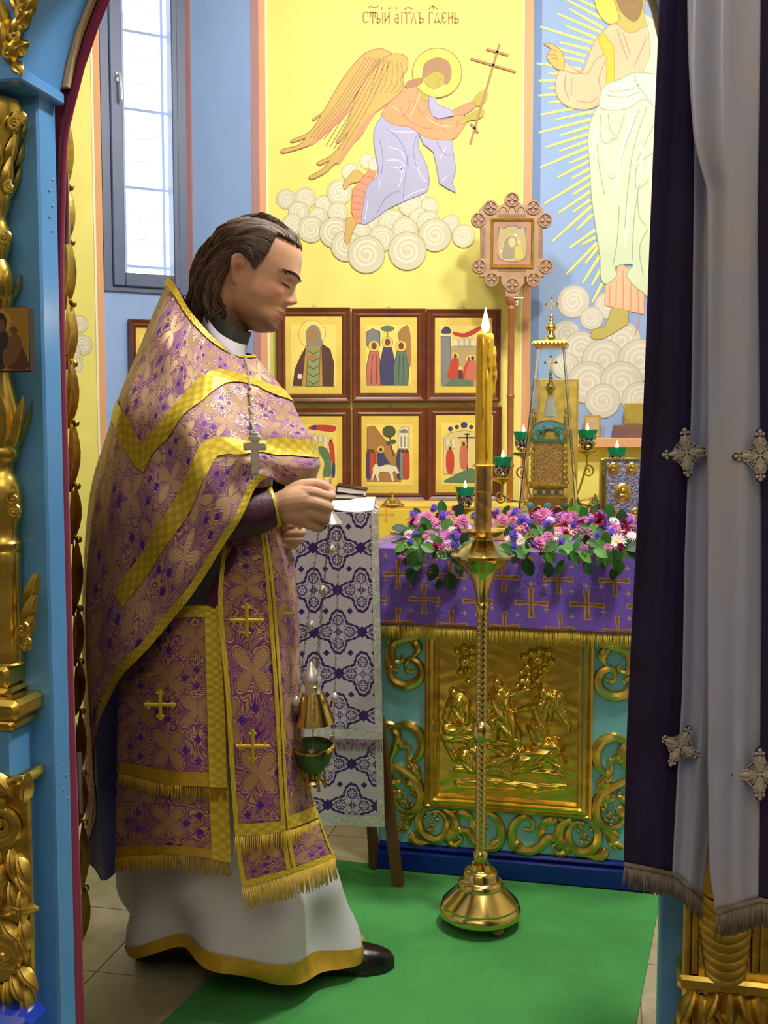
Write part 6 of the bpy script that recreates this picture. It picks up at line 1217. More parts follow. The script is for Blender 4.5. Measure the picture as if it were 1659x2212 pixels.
# --- vestment cloths
def brocade(name, base, gold, dia, mult=1.0):
    g = G(name); u, v = uvs(g); uvv = g.vec(u, v)
    n = g.noise(uvv, 17*mult, .6, .5, 1.1); ln = g.step(g.m('ABSOLUTE', g.m('SINE', g.m('MULTIPLY', n, 46.0))), .72, .2)
    n2 = g.noise(uvv, 9*mult, 1); dens = g.step(n2, .42, .12); ln = g.m('MULTIPLY', ln, g.m('ADD', .25, g.m('MULTIPLY', dens, .75)))
    pet = dm = near = None
    for ou, ov in ((0, 0), (.5, .5)):
        x, y = lat(g, u, v, .20/mult, .24/mult, ou, ov); r_, th = polar(g, x, y); s2 = g.m('ABSOLUTE', g.m('SINE', g.m('MULTIPLY', th, 2.0)))
        rd = g.m('SUBTRACT', r_, g.m('MULTIPLY', g.m('POWER', s2, 1.3), .066/mult)); p_ = lt(g, rd, 0, .0012); ol = lt(g, g.m('ABSOLUTE', g.m('SUBTRACT', rd, .004)), .0016, .001)
        rib = g.m('ADD', .74, g.m('MULTIPLY', g.m('SINE', g.m('MULTIPLY', g.m('SUBTRACT', x, y), 1500.0)), .3)); p_ = OR(g, g.m('MULTIPLY', p_, rib), ol); near = OR(g, near, lt(g, rd, .009, .003)) if near is not None else lt(g, rd, .009, .003)
        pet = p_ if pet is None else OR(g, pet, p_)
        for o2, o3 in ((.5, .12), (.5, -.12), (.2, .5)):
            x, y = lat(g, u, v, .20/mult, .24/mult, ou+o2, ov+o3); q = lt(g, g.m('ADD', ab(g, x), ab(g, y)), .014/mult, .001); dm = q if dm is None else OR(g, dm, q)
    th_ = OR(g, g.m('MULTIPLY', ln, NOT(g, near)), pet); col = g.mix(th_, base, gold); col = g.mix(dm, col, dia)
    m = g.set(col, .42, g.m('MULTIPLY', g.m('MULTIPLY', th_, NOT(g, dm)), .35), Sheen_Weight=.15); g.bump(th_, .5, .002); return m
BRO = brocade('mauve_gold_brocade', RGB(150, 84, 158), RGB(230, 196, 130), RGB(88, 30, 170)); BRO2 = brocade('purple_gold_brocade', RGB(128, 56, 128), RGB(206, 168, 92), RGB(80, 26, 150), 1.5)
g = G('gold_galloon_band'); u, v = uvs(g); f_ = g.m('SINE', g.m('MULTIPLY', u, 210.0)); f2 = g.m('SINE', g.m('MULTIPLY', v, 300.0)); hh = g.m('MULTIPLY', f_, f2)
GBAND = g.set(g.mix(g.step(hh, .1, .3), RGB(216, 188, 48), RGB(236, 212, 80)), .36, .35); g.bump(hh, .3, .001)
LIN = mk('dark_blue_lining', RGB(40, 34, 110), .6, 0, .1, 6, Sheen_Weight=.3); WHR = mk('white_robe_cloth', RGB(206, 206, 216), .75, 0, .05, 5, .15, 300, .001)
HEMG = mk('ochre_gold_hem', RGB(196, 156, 48), .45, .25, .15, 30, .5, 120, .002); BLK = mk('black_collar', RGB(16, 16, 20), .7); STRAPM = mk('purple_strap', RGB(84, 20, 76), .7)
per_ = thing('person', 'person in purple and gold vestments over a white robe, walking with a censer', 'person', (Q(500, 2080).x, Y0, 0)); AXP = V((Q(455, 1100).x, Y0, 0))
# phelonion: stiff raised collar, cape gathered up on the forearm, long behind
PH = [[(545, 766, -.02), (602, 830, -.05), (648, 900, -.08), (678, 960, -.10), (696, 1008, -.10), (688, 1042, -.05)],
      [(518, 770, -.06), (552, 830, -.14), (585, 900, -.19), (612, 960, -.22), (630, 1012, -.23), (618, 1050, -.19)],
      [(488, 757, -.09), (492, 812, -.18), (502, 880, -.24), (522, 950, -.285), (548, 1000, -.305), (568, 1036, -.295)],
      [(458, 732, -.10), (440, 800, -.20), (430, 890, -.28), (440, 985, -.325), (475, 1072, -.335), (505, 1142, -.325)],
      [(432, 700, -.10), (396, 790, -.19), (370, 900, -.27), (365, 1030, -.31), (390, 1165, -.325), (420, 1278, -.305)],
      [(406, 664, -.09), (356, 770, -.16), (315, 900, -.23), (295, 1060, -.27), (300, 1240, -.285), (320, 1402, -.27)],
      [(384, 624, -.06), (320, 745, -.12), (266, 890, -.17), (234, 1080, -.20), (218, 1310, -.20), (222, 1532, -.20)],
      [(372, 604, -.025), (304, 750, -.06), (246, 900, -.09), (204, 1085, -.10), (186, 1330, -.10), (196, 1760, -.10)],
      [(366, 598, .01), (298, 762, -.01), (238, 920, -.02), (196, 1100, -.01), (182, 1350, .01), (200, 1872, .03)],
      [(376, 608, .05), (330, 760, .12), (290, 920, .16), (240, 1100, .19), (225, 1350, .20), (262, 1868, .16)],
      [(430, 690, .08), (420, 790, .2), (420, 900, .26), (420, 1050, .3), (430, 1250, .3), (440, 1500, .3)],
      [(500, 750, .06), (540, 820, .14), (575, 900, .2), (595, 970, .24), (604, 1020, .24), (604, 1060, .22)]]
ph = Surf([[Q(*p) for p in c] for c in PH], True)
def phw(u, v):
    p = ph.at(u, v); n = ph.nrm(u, v, AXP); k = v*v
    return p+n*(.007*k*sin(u*64+v*5)+.004*sin(u*30+v*13)*v+.003*sin(v*26+u*9)*(1 if .0 < u < .5 else .3))
NU, NVv = 150, 70
bo = MB().grid(phw, NU, NVv, closed=True, uvfn=lambda u, v: (u*2.1, -v*.98)); coat = bo.build('phelonion', BRO, per_, ang=180)
# inner lining: the same sheet set in by a few millimetres
li = MB().grid(lambda u, v: phw(u, v)-ph.nrm(u, v, AXP)*.004, NU, NVv, closed=True); li.build('phelonion_lining', LIN, per_, ang=180)
ph.at2 = ph.at; phs = Surf(ph.c, True); phs.at = phw; phs.index(0, 8.2/12)
def path(l): return [phs.find(*p) for p in l]
phs.band('shoulder_band', path([(622, 858), (590, 842), (545, 824), (490, 812), (455, 822), (410, 868), (365, 918), (325, 968), (300, 1012)]), .040, .003, GBAND, per_, AXP)
phs.band('shoulder_band', path([(304, 985), (280, 950), (258, 905), (243, 880)]), .042, .003, GBAND, per_, AXP)
phs.band('lower_band', path([(684, 972), (650, 970), (600, 968), (540, 968), (490, 964), (455, 972), (425, 1025), (385, 1105), (335, 1185), (290, 1250), (258, 1300)]), .038, .003, GBAND, per_, AXP)
phs.band('hem_band', [(u/12, .995) for u in [1.9+.1*i for i in range(42)]], (-.036, .0), .0035, GBAND, per_, AXP, smooth=False) if False else None
b = MB(); m = 60
for i in range(m+1):
    u = (1.95+(6.15-1.95)*i/m)/12
    for j in range(5):
        cl_ = sum((ph.at(u, (q+1)/10)-ph.at(u, q/10)).length for q in range(10)); v = 1-j*.0085/cl_; p = phw(u, v)+ph.nrm(u, v, AXP)*.0035; b.v.append(p); b.uv[len(b.v)-1] = (i*.018, j*.009)
for i in range(m):
    for j in range(4): b.f.append((i*5+j, i*5+j+1, (i+1)*5+j+1, (i+1)*5+j)); b.m.append(0)
b.build('hem_band', GBAND, per_, ang=180)
b = MB()
for i in range(m+1):
    u = (.0+8.0*i/m)/12
    for j in range(5):
        v = .002+j*.0085; p = phw(u, v)+ph.nrm(u, v, AXP)*.003; b.v.append(p); b.uv[len(b.v)-1] = (i*.014, j*.008)
for i in range(m):
    for j in range(4): b.f.append((i*5+j, i*5+j+1, (i+1)*5+j+1, (i+1)*5+j)); b.m.append(0)
b.build('collar_band', GBAND, per_, ang=180)
# white robe: closed skirt with a swinging ochre hem
def ring(cx2, cy2, rx, ry, dyc=0, nn=14, near=None):
    out = []
    for k in range(nn):
        a_ = 2*pi*k/nn; py = cy2(a_) if callable(cy2) else cy2; out.append((cx2+rx*cos(a_), py, dyc-ry*sin(a_)))
    return out
def hemy(a_):
    px = 535+240*cos(a_); near = sin(a_)
    yn = interp([(295, 2056), (340, 2064), (400, 2058), (440, 2068), (470, 2088), (520, 2114), (600, 2124), (680, 2112), (740, 2094), (775, 2074)], px); yf = interp([(295, 2056), (535, 2030), (775, 2066)], px)
    return yn if near > 0 else yf
lv = [ring(480, 1080, 105, .13), ring(462, 1250, 130, .155), ring(450, 1450, 165, .175), ring(470, 1700, 200, .20), ring(490, 1880, 232, .205), ring(516, 1970, 240, .21), ring(535, hemy, 240, .215)]
nR = len(lv[0]); sk = Surf([[Q(*lv[j][i]) for j in range(len(lv))] for i in range(nR)], True)
AX2 = V((Q(500, 1700).x, Y0, 0))
def skw(u, v):
    p = sk.at(u, v); n = sk.nrm(u, v, AX2); k = max(0, (v-.45)/.55)
    q = p+n*(k*(.015*sin(u*50+1.2*sin(v*5))+.013*sin(u*26+v*9)*(1 if .5 > u > .0 else .5)))+n*(.014*k*sin((u*9-v*6)*3.2))
    if q.z < .012: q.z = .012
    return q
MB().grid(skw, 150, 80, closed=True).build('white_robe', WHR, per_, ang=180)
sks = Surf(sk.c, True); sks.at = skw
b = MB(); m = 150
for i in range(m):
    for j in range(6):
        u, v = i/m, 1-.062*j/5; b.v.append(skw(u, v)+sk.nrm(u, v, AX2)*.003)
for i in range(m):
    for j in range(5): i2 = (i+1) % m; b.f.append((i*6+j, i*6+j+1, i2*6+j+1, i2*6+j)); b.m.append(0)
b.build('robe_hem_band', HEMG, per_, ang=180)
# side cloth hung on a strap, double stole in front: sheets that follow the hip
def sheet(name, L, R, mid, mat, parent, uvw, n=(30, 60)):
    s_ = Surf([[Q(*p) for p in L], [Q(*p) for p in mid], [Q(*p) for p in R]]); 
    MB().grid(lambda u, v: s_.at(u, v), *n, uvfn=lambda u, v: (u*uvw[0], -v*uvw[1])).build(name, mat, parent, ang=180)
    return s_
def across(s_, name, v0, v1, off, mat, u0=0, u1=1, n=24):
    return MB().grid(lambda a_, t: s_.at(u0+(u1-u0)*a_, v0+(v1-v0)*t)+V((0, -off, .0)), n, 4, uvfn=lambda a_, t: (a_*.24*(u1-u0)+0, t*.03)).build(name, mat, per_, ang=180)
def down(s_, name, u0, u1, off, mat, v0=0, v1=1, n=60):
    return MB().grid(lambda t, a_: s_.at(u0+(u1-u0)*t, v0+(v1-v0)*a_)+V((0, -off, 0)), 4, n, uvfn=lambda t, a_: (a_*.65*(v1-v0), t*.03)).build(name, mat, per_, ang=180)
# the two leaves of the side cloth
s2 = sheet('side_cloth_under', [(262, 1330, -.10), (255, 1500, -.14), (252, 1680, -.16), (250, 1850, -.17)], [(500-22, 1318, -.235), (488, 1500, -.255), (494, 1690, -.27), (500, 1862, -.275)], [(370, 1318, -.22), (366, 1500, -.25), (368, 1690, -.27), (372, 1845, -.28)], BRO2, per_, (.28, .58))
across(s2, 'side_cloth_band', .935, .995, .003, HEMG); fringe('side_cloth_fringe', [s2.at(i/24, .997) for i in range(25)], .034, HEMG, per_, .003, .0016)
down(s2, 'side_cloth_band', .80, 1.0, .004, GBAND)
s1 = sheet('side_cloth', [(266, 1330, -.12), (262, 1440, -.15), (260, 1560, -.165), (258, 1668, -.175)], [(476, 1308, -.250), (482, 1440, -.263), (488, 1560, -.273), (492, 1700, -.283)], [(372, 1310, -.237), (370, 1440, -.258), (370, 1560, -.275), (372, 1695, -.286)], BRO2, per_, (.28, .40))
across(s1, 'side_cloth_band', .0, .085, .003, GBAND); across(s1, 'side_cloth_band', .90, .995, .003, HEMG); down(s1, 'side_cloth_band', .80, .99, .004, GBAND)
fringe('side_cloth_fringe', [s1.at(i/24, .997) for i in range(25)], .028, HEMG, per_, .003, .0016)
# strap
MB().tube(cat([Q(545, 1110, -.20), Q(520, 1170, -.235), Q(488, 1240, -.25), Q(452, 1308, -.255)], 8), .013, 8, flat=.25, nrm=(0, -1, 0)).build('strap', STRAPM, per_)
# stole
st_ = sheet('stole', [(500, 1090, -.22), (480, 1200, -.245), (472, 1310, -.265), (488, 1500, -.285), (500, 1700, -.295), (514, 1850, -.30), (524, 1915, -.30)], [(600, 1090, -.16), (632, 1200, -.14), (645, 1320, -.14), (652, 1480, -.15), (668, 1680, -.17), (704, 1800, -.18), (726, 1850, -.18)], [(560, 1090, -.225), (577, 1200, -.235), (588, 1310, -.245), (602, 1500, -.26), (612, 1700, -.27), (622, 1830, -.275), (632, 1885, -.275)], BRO2, per_, (.24, .88), (36, 90))
down(st_, 'stole_border', .0, .07, .004, GBAND, .1, 1, 80); down(st_, 'stole_border', .455, .50, .004, GBAND, 0, 1, 80); down(st_, 'stole_border', .515, .555, .004, GBAND, .05, 1, 80); down(st_, 'stole_border', .955, 1.0, .004, GBAND, .6, 1, 40)
for v0, v1, u0, u1 in ((.745, .775, 0, .5), (.735, .77, .52, 1), (.945, .995, 0, 1)): across(st_, 'stole_band', v0, v1, .005, GBAND, u0, u1)
fringe('stole_fringe', [st_.at(i/30, .776)+V((0, -.005, 0)) for i in range(0, 31)], .036, FRINGE, per_, .0026, .0014); fringe('stole_fringe', [st_.at(i/30, .996)+V((0, -.003, 0)) for i in range(31)], .050, FRINGE, per_, .0022, .0014, sag=(.12, 0, -.99))
def sew_cross(px, py, dy, s_):
    P = Pl(Q(px, py, dy), (1, 0, 0)); r_ = s_/PXM; b = MB()
    for k in range(4):
        a_ = k*pi/2; T = lambda x, y: (x*cos(a_)-y*sin(a_), x*sin(a_)+y*cos(a_)); stroke(b, P, [T(0, 0), T(r_*.5, 0), T(r_*.95, 0)], lambda t: r_*.12, 0, .5, 3); stroke(b, P, [T(r_*.74, -r_*.22), T(r_*.70, 0), T(r_*.74, r_*.22)], r_*.09, 0, .5, 3)
    b.build('sewn_cross', GBAND, per_)
for q in ((533, 1340, -.272, 34), (546, 1612, -.292, 34), (346, 1522, -.283, 32), (612, 1325, -.215, 22)): sew_cross(*q)
# --- body: head, neck, trunk, arms and hands, legs fused into one skin
OH = (548, 600); FWD, UPH = (.94, .342), (.342, -.94); HY = Y0-.0
def Hh_(a_, b_, y_): return PY(OH[0]+FWD[0]*a_+UPH[0]*b_, OH[1]+FWD[1]*a_+UPH[1]*b_, HY)+V((0, y_/PXM, 0))
HR_ = [(-108, 50, -4, 20), (-104, 62, -14, 32), (-98, 72, -30, 42), (-86, 78, -45, 51), (-70, 80, -55, 57), (-50, 81, -62, 62), (-30, 83, -70, 66), (0, 84, -85, 69), (30, 92, -95, 72), (50, 90, -98, 74), (75, 84, -95, 73), (95, 72, -82, 66), (108, 50, -58, 50), (114, 22, -30, 28)]
tf, tb_, tw_ = [(r[0], r[1]) for r in HR_], [(r[0], r[2]) for r in HR_], [(r[0], r[3]) for r in HR_]
NOSE = [(40, 0), (31, 5), (22, 4), (15, 3), (6, 9), (-2, 15), (-10, 20), (-17, 25), (-23, 22), (-28, 14), (-32, 8), (-38, 5), (-42, 6), (-47, 11), (-51, 11), (-55, 7), (-58, 9), (-62, 10), (-66, 8), (-71, 5), (-78, 4), (-88, 9), (-96, 7), (-102, 0)]
NOSE.reverse()
NW = [(40, 30), (28, 16), (15, 9), (0, 10), (-12, 12), (-18, 15), (-26, 17), (-32, 17), (-42, 18), (-50, 22), (-62, 19), (-75, 18), (-90, 20)][::-1]
body = MB()
def feat(b_, y_):
    a_ = interp(NOSE, b_)*exp(-(y_/interp(NW, b_))**2)
    a_ -= 9*exp(-((abs(y_)-30)/13)**2-((b_-13)/10)**2); a_ += 6*exp(-((abs(y_)-30)/11)**2-((b_-8)/6)**2); a_ += 5*exp(-((abs(y_)-28)/18)**2-((b_-29)/6)**2); a_ += 4*exp(-((abs(y_)-44)/14)**2-((b_+12)/12)**2)
    return a_+5*exp(-((abs(y_)-14)/6)**2-((b_+25)/6)**2)-4*exp(-((abs(y_)-50)/14)**2-((b_+50)/16)**2)
def face_a(b_, y_):
    af, ab_, w_ = smooth_tab(tf, b_), smooth_tab(tb_, b_), smooth_tab(tw_, b_); s_ = min(1, (abs(y_)/w_)**(1/.88)); return (af+ab_)/2+(af-ab_)/2*sqrt(1-s_*s_)**.88+feat(b_, y_)
def headpt(s, t):
    b_ = -108+222*t; af, ab_, w_ = smooth_tab(tf, b_), smooth_tab(tb_, b_), smooth_tab(tw_, b_); th = 2*pi*s; c_, s_ = cos(th), sin(th); e = .88
    a_ = (af+ab_)/2+(af-ab_)/2*(abs(c_)**e)*(1 if c_ > 0 else -1); y_ = w_*(abs(s_)**e)*(1 if s_ > 0 else -1)
    if c_ > 0: a_ += feat(b_, y_)
    return Hh_(a_, b_, y_)
body.grid(headpt, 110, 110, closed=True); L0_ = len(body.v)-111*110
body.f.append(tuple(range(109, -1, -1))); body.m.append(0); body.f.append(tuple(L0_+110*110+i for i in range(110))); body.m.append(0)
def capsule(pts, rs, n=14, sub=4):
    q = cat([tuple(p)+(r,) for p, r in zip(pts, rs)], sub); P = [V(x[:3]) for x in q]; R_ = [x[3] for x in q]
    body.tube(P, R_, n); body.ball(P[0], R_[0]*.99, n); body.ball(P[-1], R_[-1]*.99, n)
for sg in (-1, 1):                            # ears
    P = [Hh_(a_, b_, sg*y_) for a_, b_, y_ in ((-22, -26, 64), (-30, -14, 70), (-38, 4, 76), (-40, 20, 78), (-30, 28, 76), (-20, 22, 73), (-18, 10, 71))]; capsule(P, [.007, .006, .006, .006, .0055, .005, .004], 8)
    capsule([Hh_(-27, -20, sg*66), Hh_(-30, 4, sg*70), Hh_(-29, 18, sg*71)], [.009, .010, .009], 8)
capsule([Hh_(-22, -45, 0), Q(486, 705, 0), Q(468, 775, 0)], [.058, .050, .054], 18)
capsule([Q(470, 830, 0), Q(475, 960, 0), Q(475, 1120, 0), Q(475, 1250, 0)], [.08, .12, .11, .12], 20)
capsule([Q(440, 860, -.14), Q(462, 835, 0), Q(440, 860, .14)], [.045, .06, .045], 14)
for sg, ft_ in ((-1, (680, 2068)), (1, (390, 2040))): capsule([Q(475, 1260, sg*.07), Q((475+ft_[0])/2-(20 if sg < 0 else 0), 1660, sg*.07), Q(ft_[0], ft_[1]-40, sg*.05)], [.08, .055, .034], 14)
capsule([Q(440, 870, -.15), Q(430, 1010, -.22), Q(450, 1110, -.25)], [.045, .042, .040]); capsule([Q(450, 1110, -.25), Q(530, 1105, -.255), Q(596, 1092, -.245)], [.042, .034, .026])
capsule([Q(450, 880, .14), Q(460, 1050, .2), Q(520, 1150, .10), Q(585, 1150, -.10)], [.05, .045, .036, .026])
def fing(l): capsule([Q(x, y, d) for x, y, d, r in l], [r for *_, r in l], 10)
# right hand (nearer): palm, four curled fingers, thumb pinching the chain ring
capsule([Q(600, 1092, -.243), Q(625, 1086, -.243), Q(652, 1082, -.245)], [.026, .030, .029], 16); capsule([Q(606, 1100, -.240), Q(632, 1106, -.242), Q(652, 1112, -.240)], [.024, .026, .025], 16)
fing([(640, 1070, -.245, .017), (672, 1064, -.252, .0135), (702, 1072, -.245, .0115), (716, 1072, -.226, .0100), (711, 1066, -.214, .0090)])
fing([(645, 1086, -.25, .017), (676, 1086, -.258, .0135), (706, 1096, -.248, .0118), (708, 1096, -.220, .0105), (692, 1090, -.200, .0095)])
fing([(644, 1104, -.248, .016), (672, 1108, -.253, .0130), (700, 1119, -.242, .0115), (700, 1116, -.214, .0100), (684, 1108, -.198, .0090)])
fing([(640, 1120, -.240, .015), (664, 1130, -.243, .0120), (688, 1140, -.232, .0105), (688, 1136, -.208, .0092), (674, 1126, -.196, .0082)])
fing([(618, 1074, -.230, .018), (646, 1052, -.222, .0145), (682, 1046, -.215, .0125), (706, 1054, -.212, .0110), (717, 1062, -.212, .0090)])
# left hand beneath, fingers wrapped towards the viewer
capsule([Q(585, 1150, -.11), Q(602, 1150, -.13), Q(622, 1148, -.14)], [.024, .028, .026], 14)
for k, (y, x1) in enumerate(((1134, 640), (1149, 646), (1163, 642), (1175, 632))): fing([(626, y+2, -.118, .011), (x1+4, y, -.135, .0105), (x1-2, y+1, -.160, .0100), (x1-24, y+3, -.168, .0090), (x1-36, y+3, -.160, .0080)])
fing([(600, 1136, -.12, .014), (618, 1124, -.14, .012), (638, 1122, -.155, .0105), (650, 1128, -.16, .009)])
skin = body.build('tmp_body', GOLD, per_); md = skin.modifiers.new('r', 'REMESH'); md.mode = 'VOXEL'; md.voxel_size = .0023; sm_ = skin.modifiers.new('s', 'SMOOTH'); sm_.factor = .5; sm_.iterations = 2
dg = bpy.context.evaluated_depsgraph_get(); bm_ = bpy.data.meshes.new_from_object(skin.evaluated_get(dg)); bpy.data.objects.remove(skin)
bm_.name = 'body'; bm_.materials.clear(); nvt = len(bm_.vertices); co_ = np.empty(nvt*3); bm_.vertices.foreach_get('co', co_); co_ = co_.reshape(-1, 3)+np.array(per_['base_'])
# skin colours in the head's own coordinates: lips, stubble, eyelids, warm cheeks and knuckles
dpt = (co_-np.array(CAM)) @ np.array(FW); ix = CX+F*co_[:, 0]*(Y0/co_[:, 1])/Y0-0; 
ixp = (co_[:, 0]-Q(OH[0], OH[1]).x)*PXM; izp = (co_[:, 2]-Q(OH[0], OH[1]).z)*PXM; ha = FWD[0]*ixp-FWD[1]*izp; hb = UPH[0]*ixp-UPH[1]*izp; hy = (co_[:, 1]-HY)*PXM
sstep = lambda x, e, w_: np.clip((x-e+w_)/(2*w_), 0, 1)
colr = np.tile(np.array([lin(220), lin(174), lin(142)]), (nvt, 1)); 
def blend(mask, c_): 
    global colr; colr = colr*(1-mask[:, None])+np.array([lin(x) for x in c_])[None]*mask[:, None]
ishead = (hb > -135) & (hb < 125) & (abs(hy) < 90) & (ha < 125) & (ha > -110)
ga = lambda x, c_, s_: np.exp(-((x-c_)/s_)**2)
blend(ishead*.55*ga(hb, -14, 16)*ga(np.abs(hy), 46, 22)*sstep(ha, 20, 20), (214, 130, 104))
blend(ishead*.35*ga(hb, -16, 9)*ga(hy, 0, 18)*sstep(ha, 85, 8), (216, 128, 100))
blend(ishead*.8*sstep(-hb, 68, 14)*sstep(ha, -35, 22)*sstep(hb, -122, 6), (92, 62, 44))
blend(ishead*.7*ga(hb, -39, 6)*sstep(ha, 62, 12)*ga(hy, 0, 40), (120, 80, 54))
blend(ishead*.30*ga(hb, -50, 26)*ga(ha, 30, 50)*sstep(np.abs(hy), 40, 12), (140, 96, 66))
blend(ishead*.85*np.maximum(ga(hb, -49, 3.4), ga(hb, -61, 4.2))*sstep(ha, 72, 5)*ga(hy, 0, 27), (196, 88, 88))
blend(ishead*.9*ga(hb, -55.3, 1.8)*sstep(ha, 78, 4)*ga(hy, 0, 22), (92, 44, 40))  # slit between the lips: crease shade put into the colour
blend(ishead*.50*ga(hb, 14, 8)*ga(np.abs(hy), 32, 14)*sstep(ha, 40, 10), (140, 88, 70))
blend(ishead*.92*ga(hb, 5+.05*(np.abs(hy)-30), 3.0)*ga(np.abs(hy), 33, 15)*sstep(ha, 45, 8), (44, 28, 24))
blend(ishead*.5*ga(hb, 6, 14)*ga(ha, -30, 14)*sstep(np.abs(hy), 60, 6), (196, 112, 92))
blend(ishead*.6*ga(hb, 2, 9)*ga(ha, -27, 6)*sstep(np.abs(hy), 62, 5), (120, 60, 50))  # ear hollow: shade painted in, the modelled ear has no inner relief
ca = bm_.color_attributes.new('skin', 'FLOAT_COLOR', 'POINT'); cb = np.ones((nvt, 4)); cb[:, :3] = colr; ca.data.foreach_set('color', cb.ravel())
g = G('skin'); at_ = g.n.new('ShaderNodeVertexColor'); at_.layer_name = 'skin'; c = g.co(); nz = g.noise(c, 90, 3)
SKIN = g.set(g.mix(g.m('MULTIPLY', g.step(nz, .5, .3), .12), at_.outputs[0], RGB(186, 120, 92)), .5, 0, Subsurface_Weight=.12, Subsurface_Radius=(.012, .005, .003), Subsurface_Scale=.4); g.bump(nz, .08, .0008)
bm_.materials.append(SKIN); bm_.polygons.foreach_set('use_smooth', [True]*len(bm_.polygons)); ob = bpy.data.objects.new('body', bm_); COL.objects.link(ob); ob.parent = per_
# hair: combed back, wavy, down to the collar
HAIRM = mk('dark_brown_hair', RGB(56, 42, 36), .5, 0, .35, 40); HAIRS = mk('brown_hair', RGB(86, 66, 54), .48, 0, .3, 30)
HA = [(72, 92), (58, 112), (18, 127), (-38, 124), (-84, 92), (-112, 38), (-120, -28), (-112, -84), (-92, -116)]
HB = [(26, 97), (8, 101), (-16, 90), (-48, 62), (-80, 28), (-98, -16), (-98, -62), (-84, -104), (-64, -122)]
HC = [(22, 50), (4, 54), (-20, 52), (-44, 38), (-62, 14), (-70, -24), (-66, -66), (-50, -98), (-30, -112)]
HD = [(6, 12), (-4, 24), (-20, 34), (-36, 34), (-50, 12), (-54, -22), (-48, -58), (-36, -86), (-18, -98)]
LATP = [0, 44, 72, 76]; LATE = [0, 40, 58, 52]
def hpath(p, t):                              # p: 0 midline .. 1 side of the head; t: 0 hairline .. 1 tips
    x = p*3; i = min(int(x), 2); f = x-i; A, B = (HA, HB, HC, HD)[i], (HA, HB, HC, HD)[i+1]
    y = t*8; j = min(int(y), 7); q = y-j; g_ = lambda L, k: L[min(max(k, 0), 8)]
    ev = lambda L, m: float(cr(V((g_(L, j-1)[m], 0, 0)), V((g_(L, j)[m], 0, 0)), V((g_(L, j+1)[m], 0, 0)), V((g_(L, j+2)[m], 0, 0)), q).x)
    f = f*f*(3-2*f); a_ = ev(A, 0)*(1-f)+ev(B, 0)*f; b_ = ev(A, 1)*(1-f)+ev(B, 1)*f
    l0 = LATP[i]*(1-f)+LATP[i+1]*f; l1 = LATE[i]*(1-f)+LATE[i+1]*f; la = l0*(.86+.14*min(1, t*5)) if t < .5 else l0+(l1-l0)*(t-.5)*2
    bb_ = min(max(b_, -108), 114); sf, sb, sw = smooth_tab(tf, bb_), smooth_tab(tb_, bb_), smooth_tab(tw_, bb_); cc = abs(a_-(sf+sb)/2)/((sf-sb)/2)
    if cc < 1 and b_ > -70: la = max(la, sw*(1-cc**(2/.88))**.44+5+5*min(1, t*4))
    return a_, b_, la
def hsh(s, t):
    p = abs(s*2-1); a_, b_, la = hpath(p, t); k = .965; return Hh_(-10+(a_+10)*k, 5+(b_-5)*k, (1 if s > .5 else -1)*(la-2.5 if la > 3 else la))
hb_ = MB().grid(hsh, 64, 40); random.seed(11)
hb_.build('hair_mass', HAIRM, per_, ang=180)
hs = MB()
for sd in (-1, 1):
    for k in range(210):
        p = min(1, max(0, (k+random.random())/210)); ph0 = random.uniform(-.9, .9)+26*p; am = random.uniform(3.5, 8.5); t0 = random.uniform(0, .25) if random.random() < .4 else 0; t1 = random.uniform(.86, 1.04); pts = []; lift = random.uniform(-1, 5)
        for i in range(25):
            t = t0+(t1-t0)*i/24; a_, b_, la = hpath(p, min(t, 1)); w_ = am*sin(t*19+ph0)*min(1, max(0, (t-.12)*2.0)); la2 = la+.7*w_
            r_ = sqrt((a_+10)**2+(b_-5)**2)+1e-6; e_ = (lift+w_)*(.5+t)/r_
            pts.append(Hh_(a_+(a_+10)*e_, b_+(b_-5)*e_+(0 if t <= 1 else -(t-1)*120), sd*la2))
        hs.tube(pts, lambda t: .0042*(1-.62*t)*(.75+.25*min(1, t*6)), 5)
hs.build('hair_strands', HAIRS, per_, ang=180)['kind'] = 'stuff'
for sg in (-1, 1):
    b = MB(); random.seed(3)
    for k in range(40):
        f = k/39; y0_ = 12+40*f; b0 = 29+6*sin(f*2.7)-2*f+random.uniform(-2.2, 2.2); hp = lambda bb, yy, o: Hh_(face_a(bb, yy)+o, bb, sg*yy)
        b.tube([hp(b0-1.5, y0_, .4), hp(b0+1, y0_+5, 1.2), hp(b0+.6, y0_+10, .4)], [.0012, .0012, .0004], 4)
    b.build('eyebrow', HAIRM, per_, ang=180)
for sg in (-1, 1):
    fp = lambda yy: Hh_(face_a(5+.05*(yy-30), yy)+.6, 5+.05*(yy-30), sg*yy); MB().tube([fp(18+30*i/12) for i in range(13)], lambda t: .0005+.0012*sin(pi*min(1, t*.8+.15)), 5).build('eyelashes', HAIRM, per_, ang=180)
# collar of the cassock, white yoke of the robe
cl = [(436, 650, .0), (446, 690, -.05), (468, 722, -.078), (498, 742, -.082), (524, 752, -.05), (534, 752, 0), (524, 748, .05), (498, 735, .08), (462, 705, .078), (442, 670, .05)]
c0_ = Surf([[Q(x+10, y-34, d*.92), Q(x+4, y-16, d), Q(x, y, d*1.05)] for x, y, d in cl], True); MB().grid(lambda u, v: c0_.at(u, v), 60, 8, closed=True).build('black_collar', BLK, per_, ang=180)
yk = Surf([[Q(x+2, y-8, d*1.02), Q(x-2, y+14, d*1.2), Q(x-4+(8 if x > 490 else 0), y+32, d*1.15)] for x, y, d in cl], True); MB().grid(lambda u, v: yk.at(u, v), 60, 10, closed=True).build('robe_yoke', WHR, per_, ang=180)
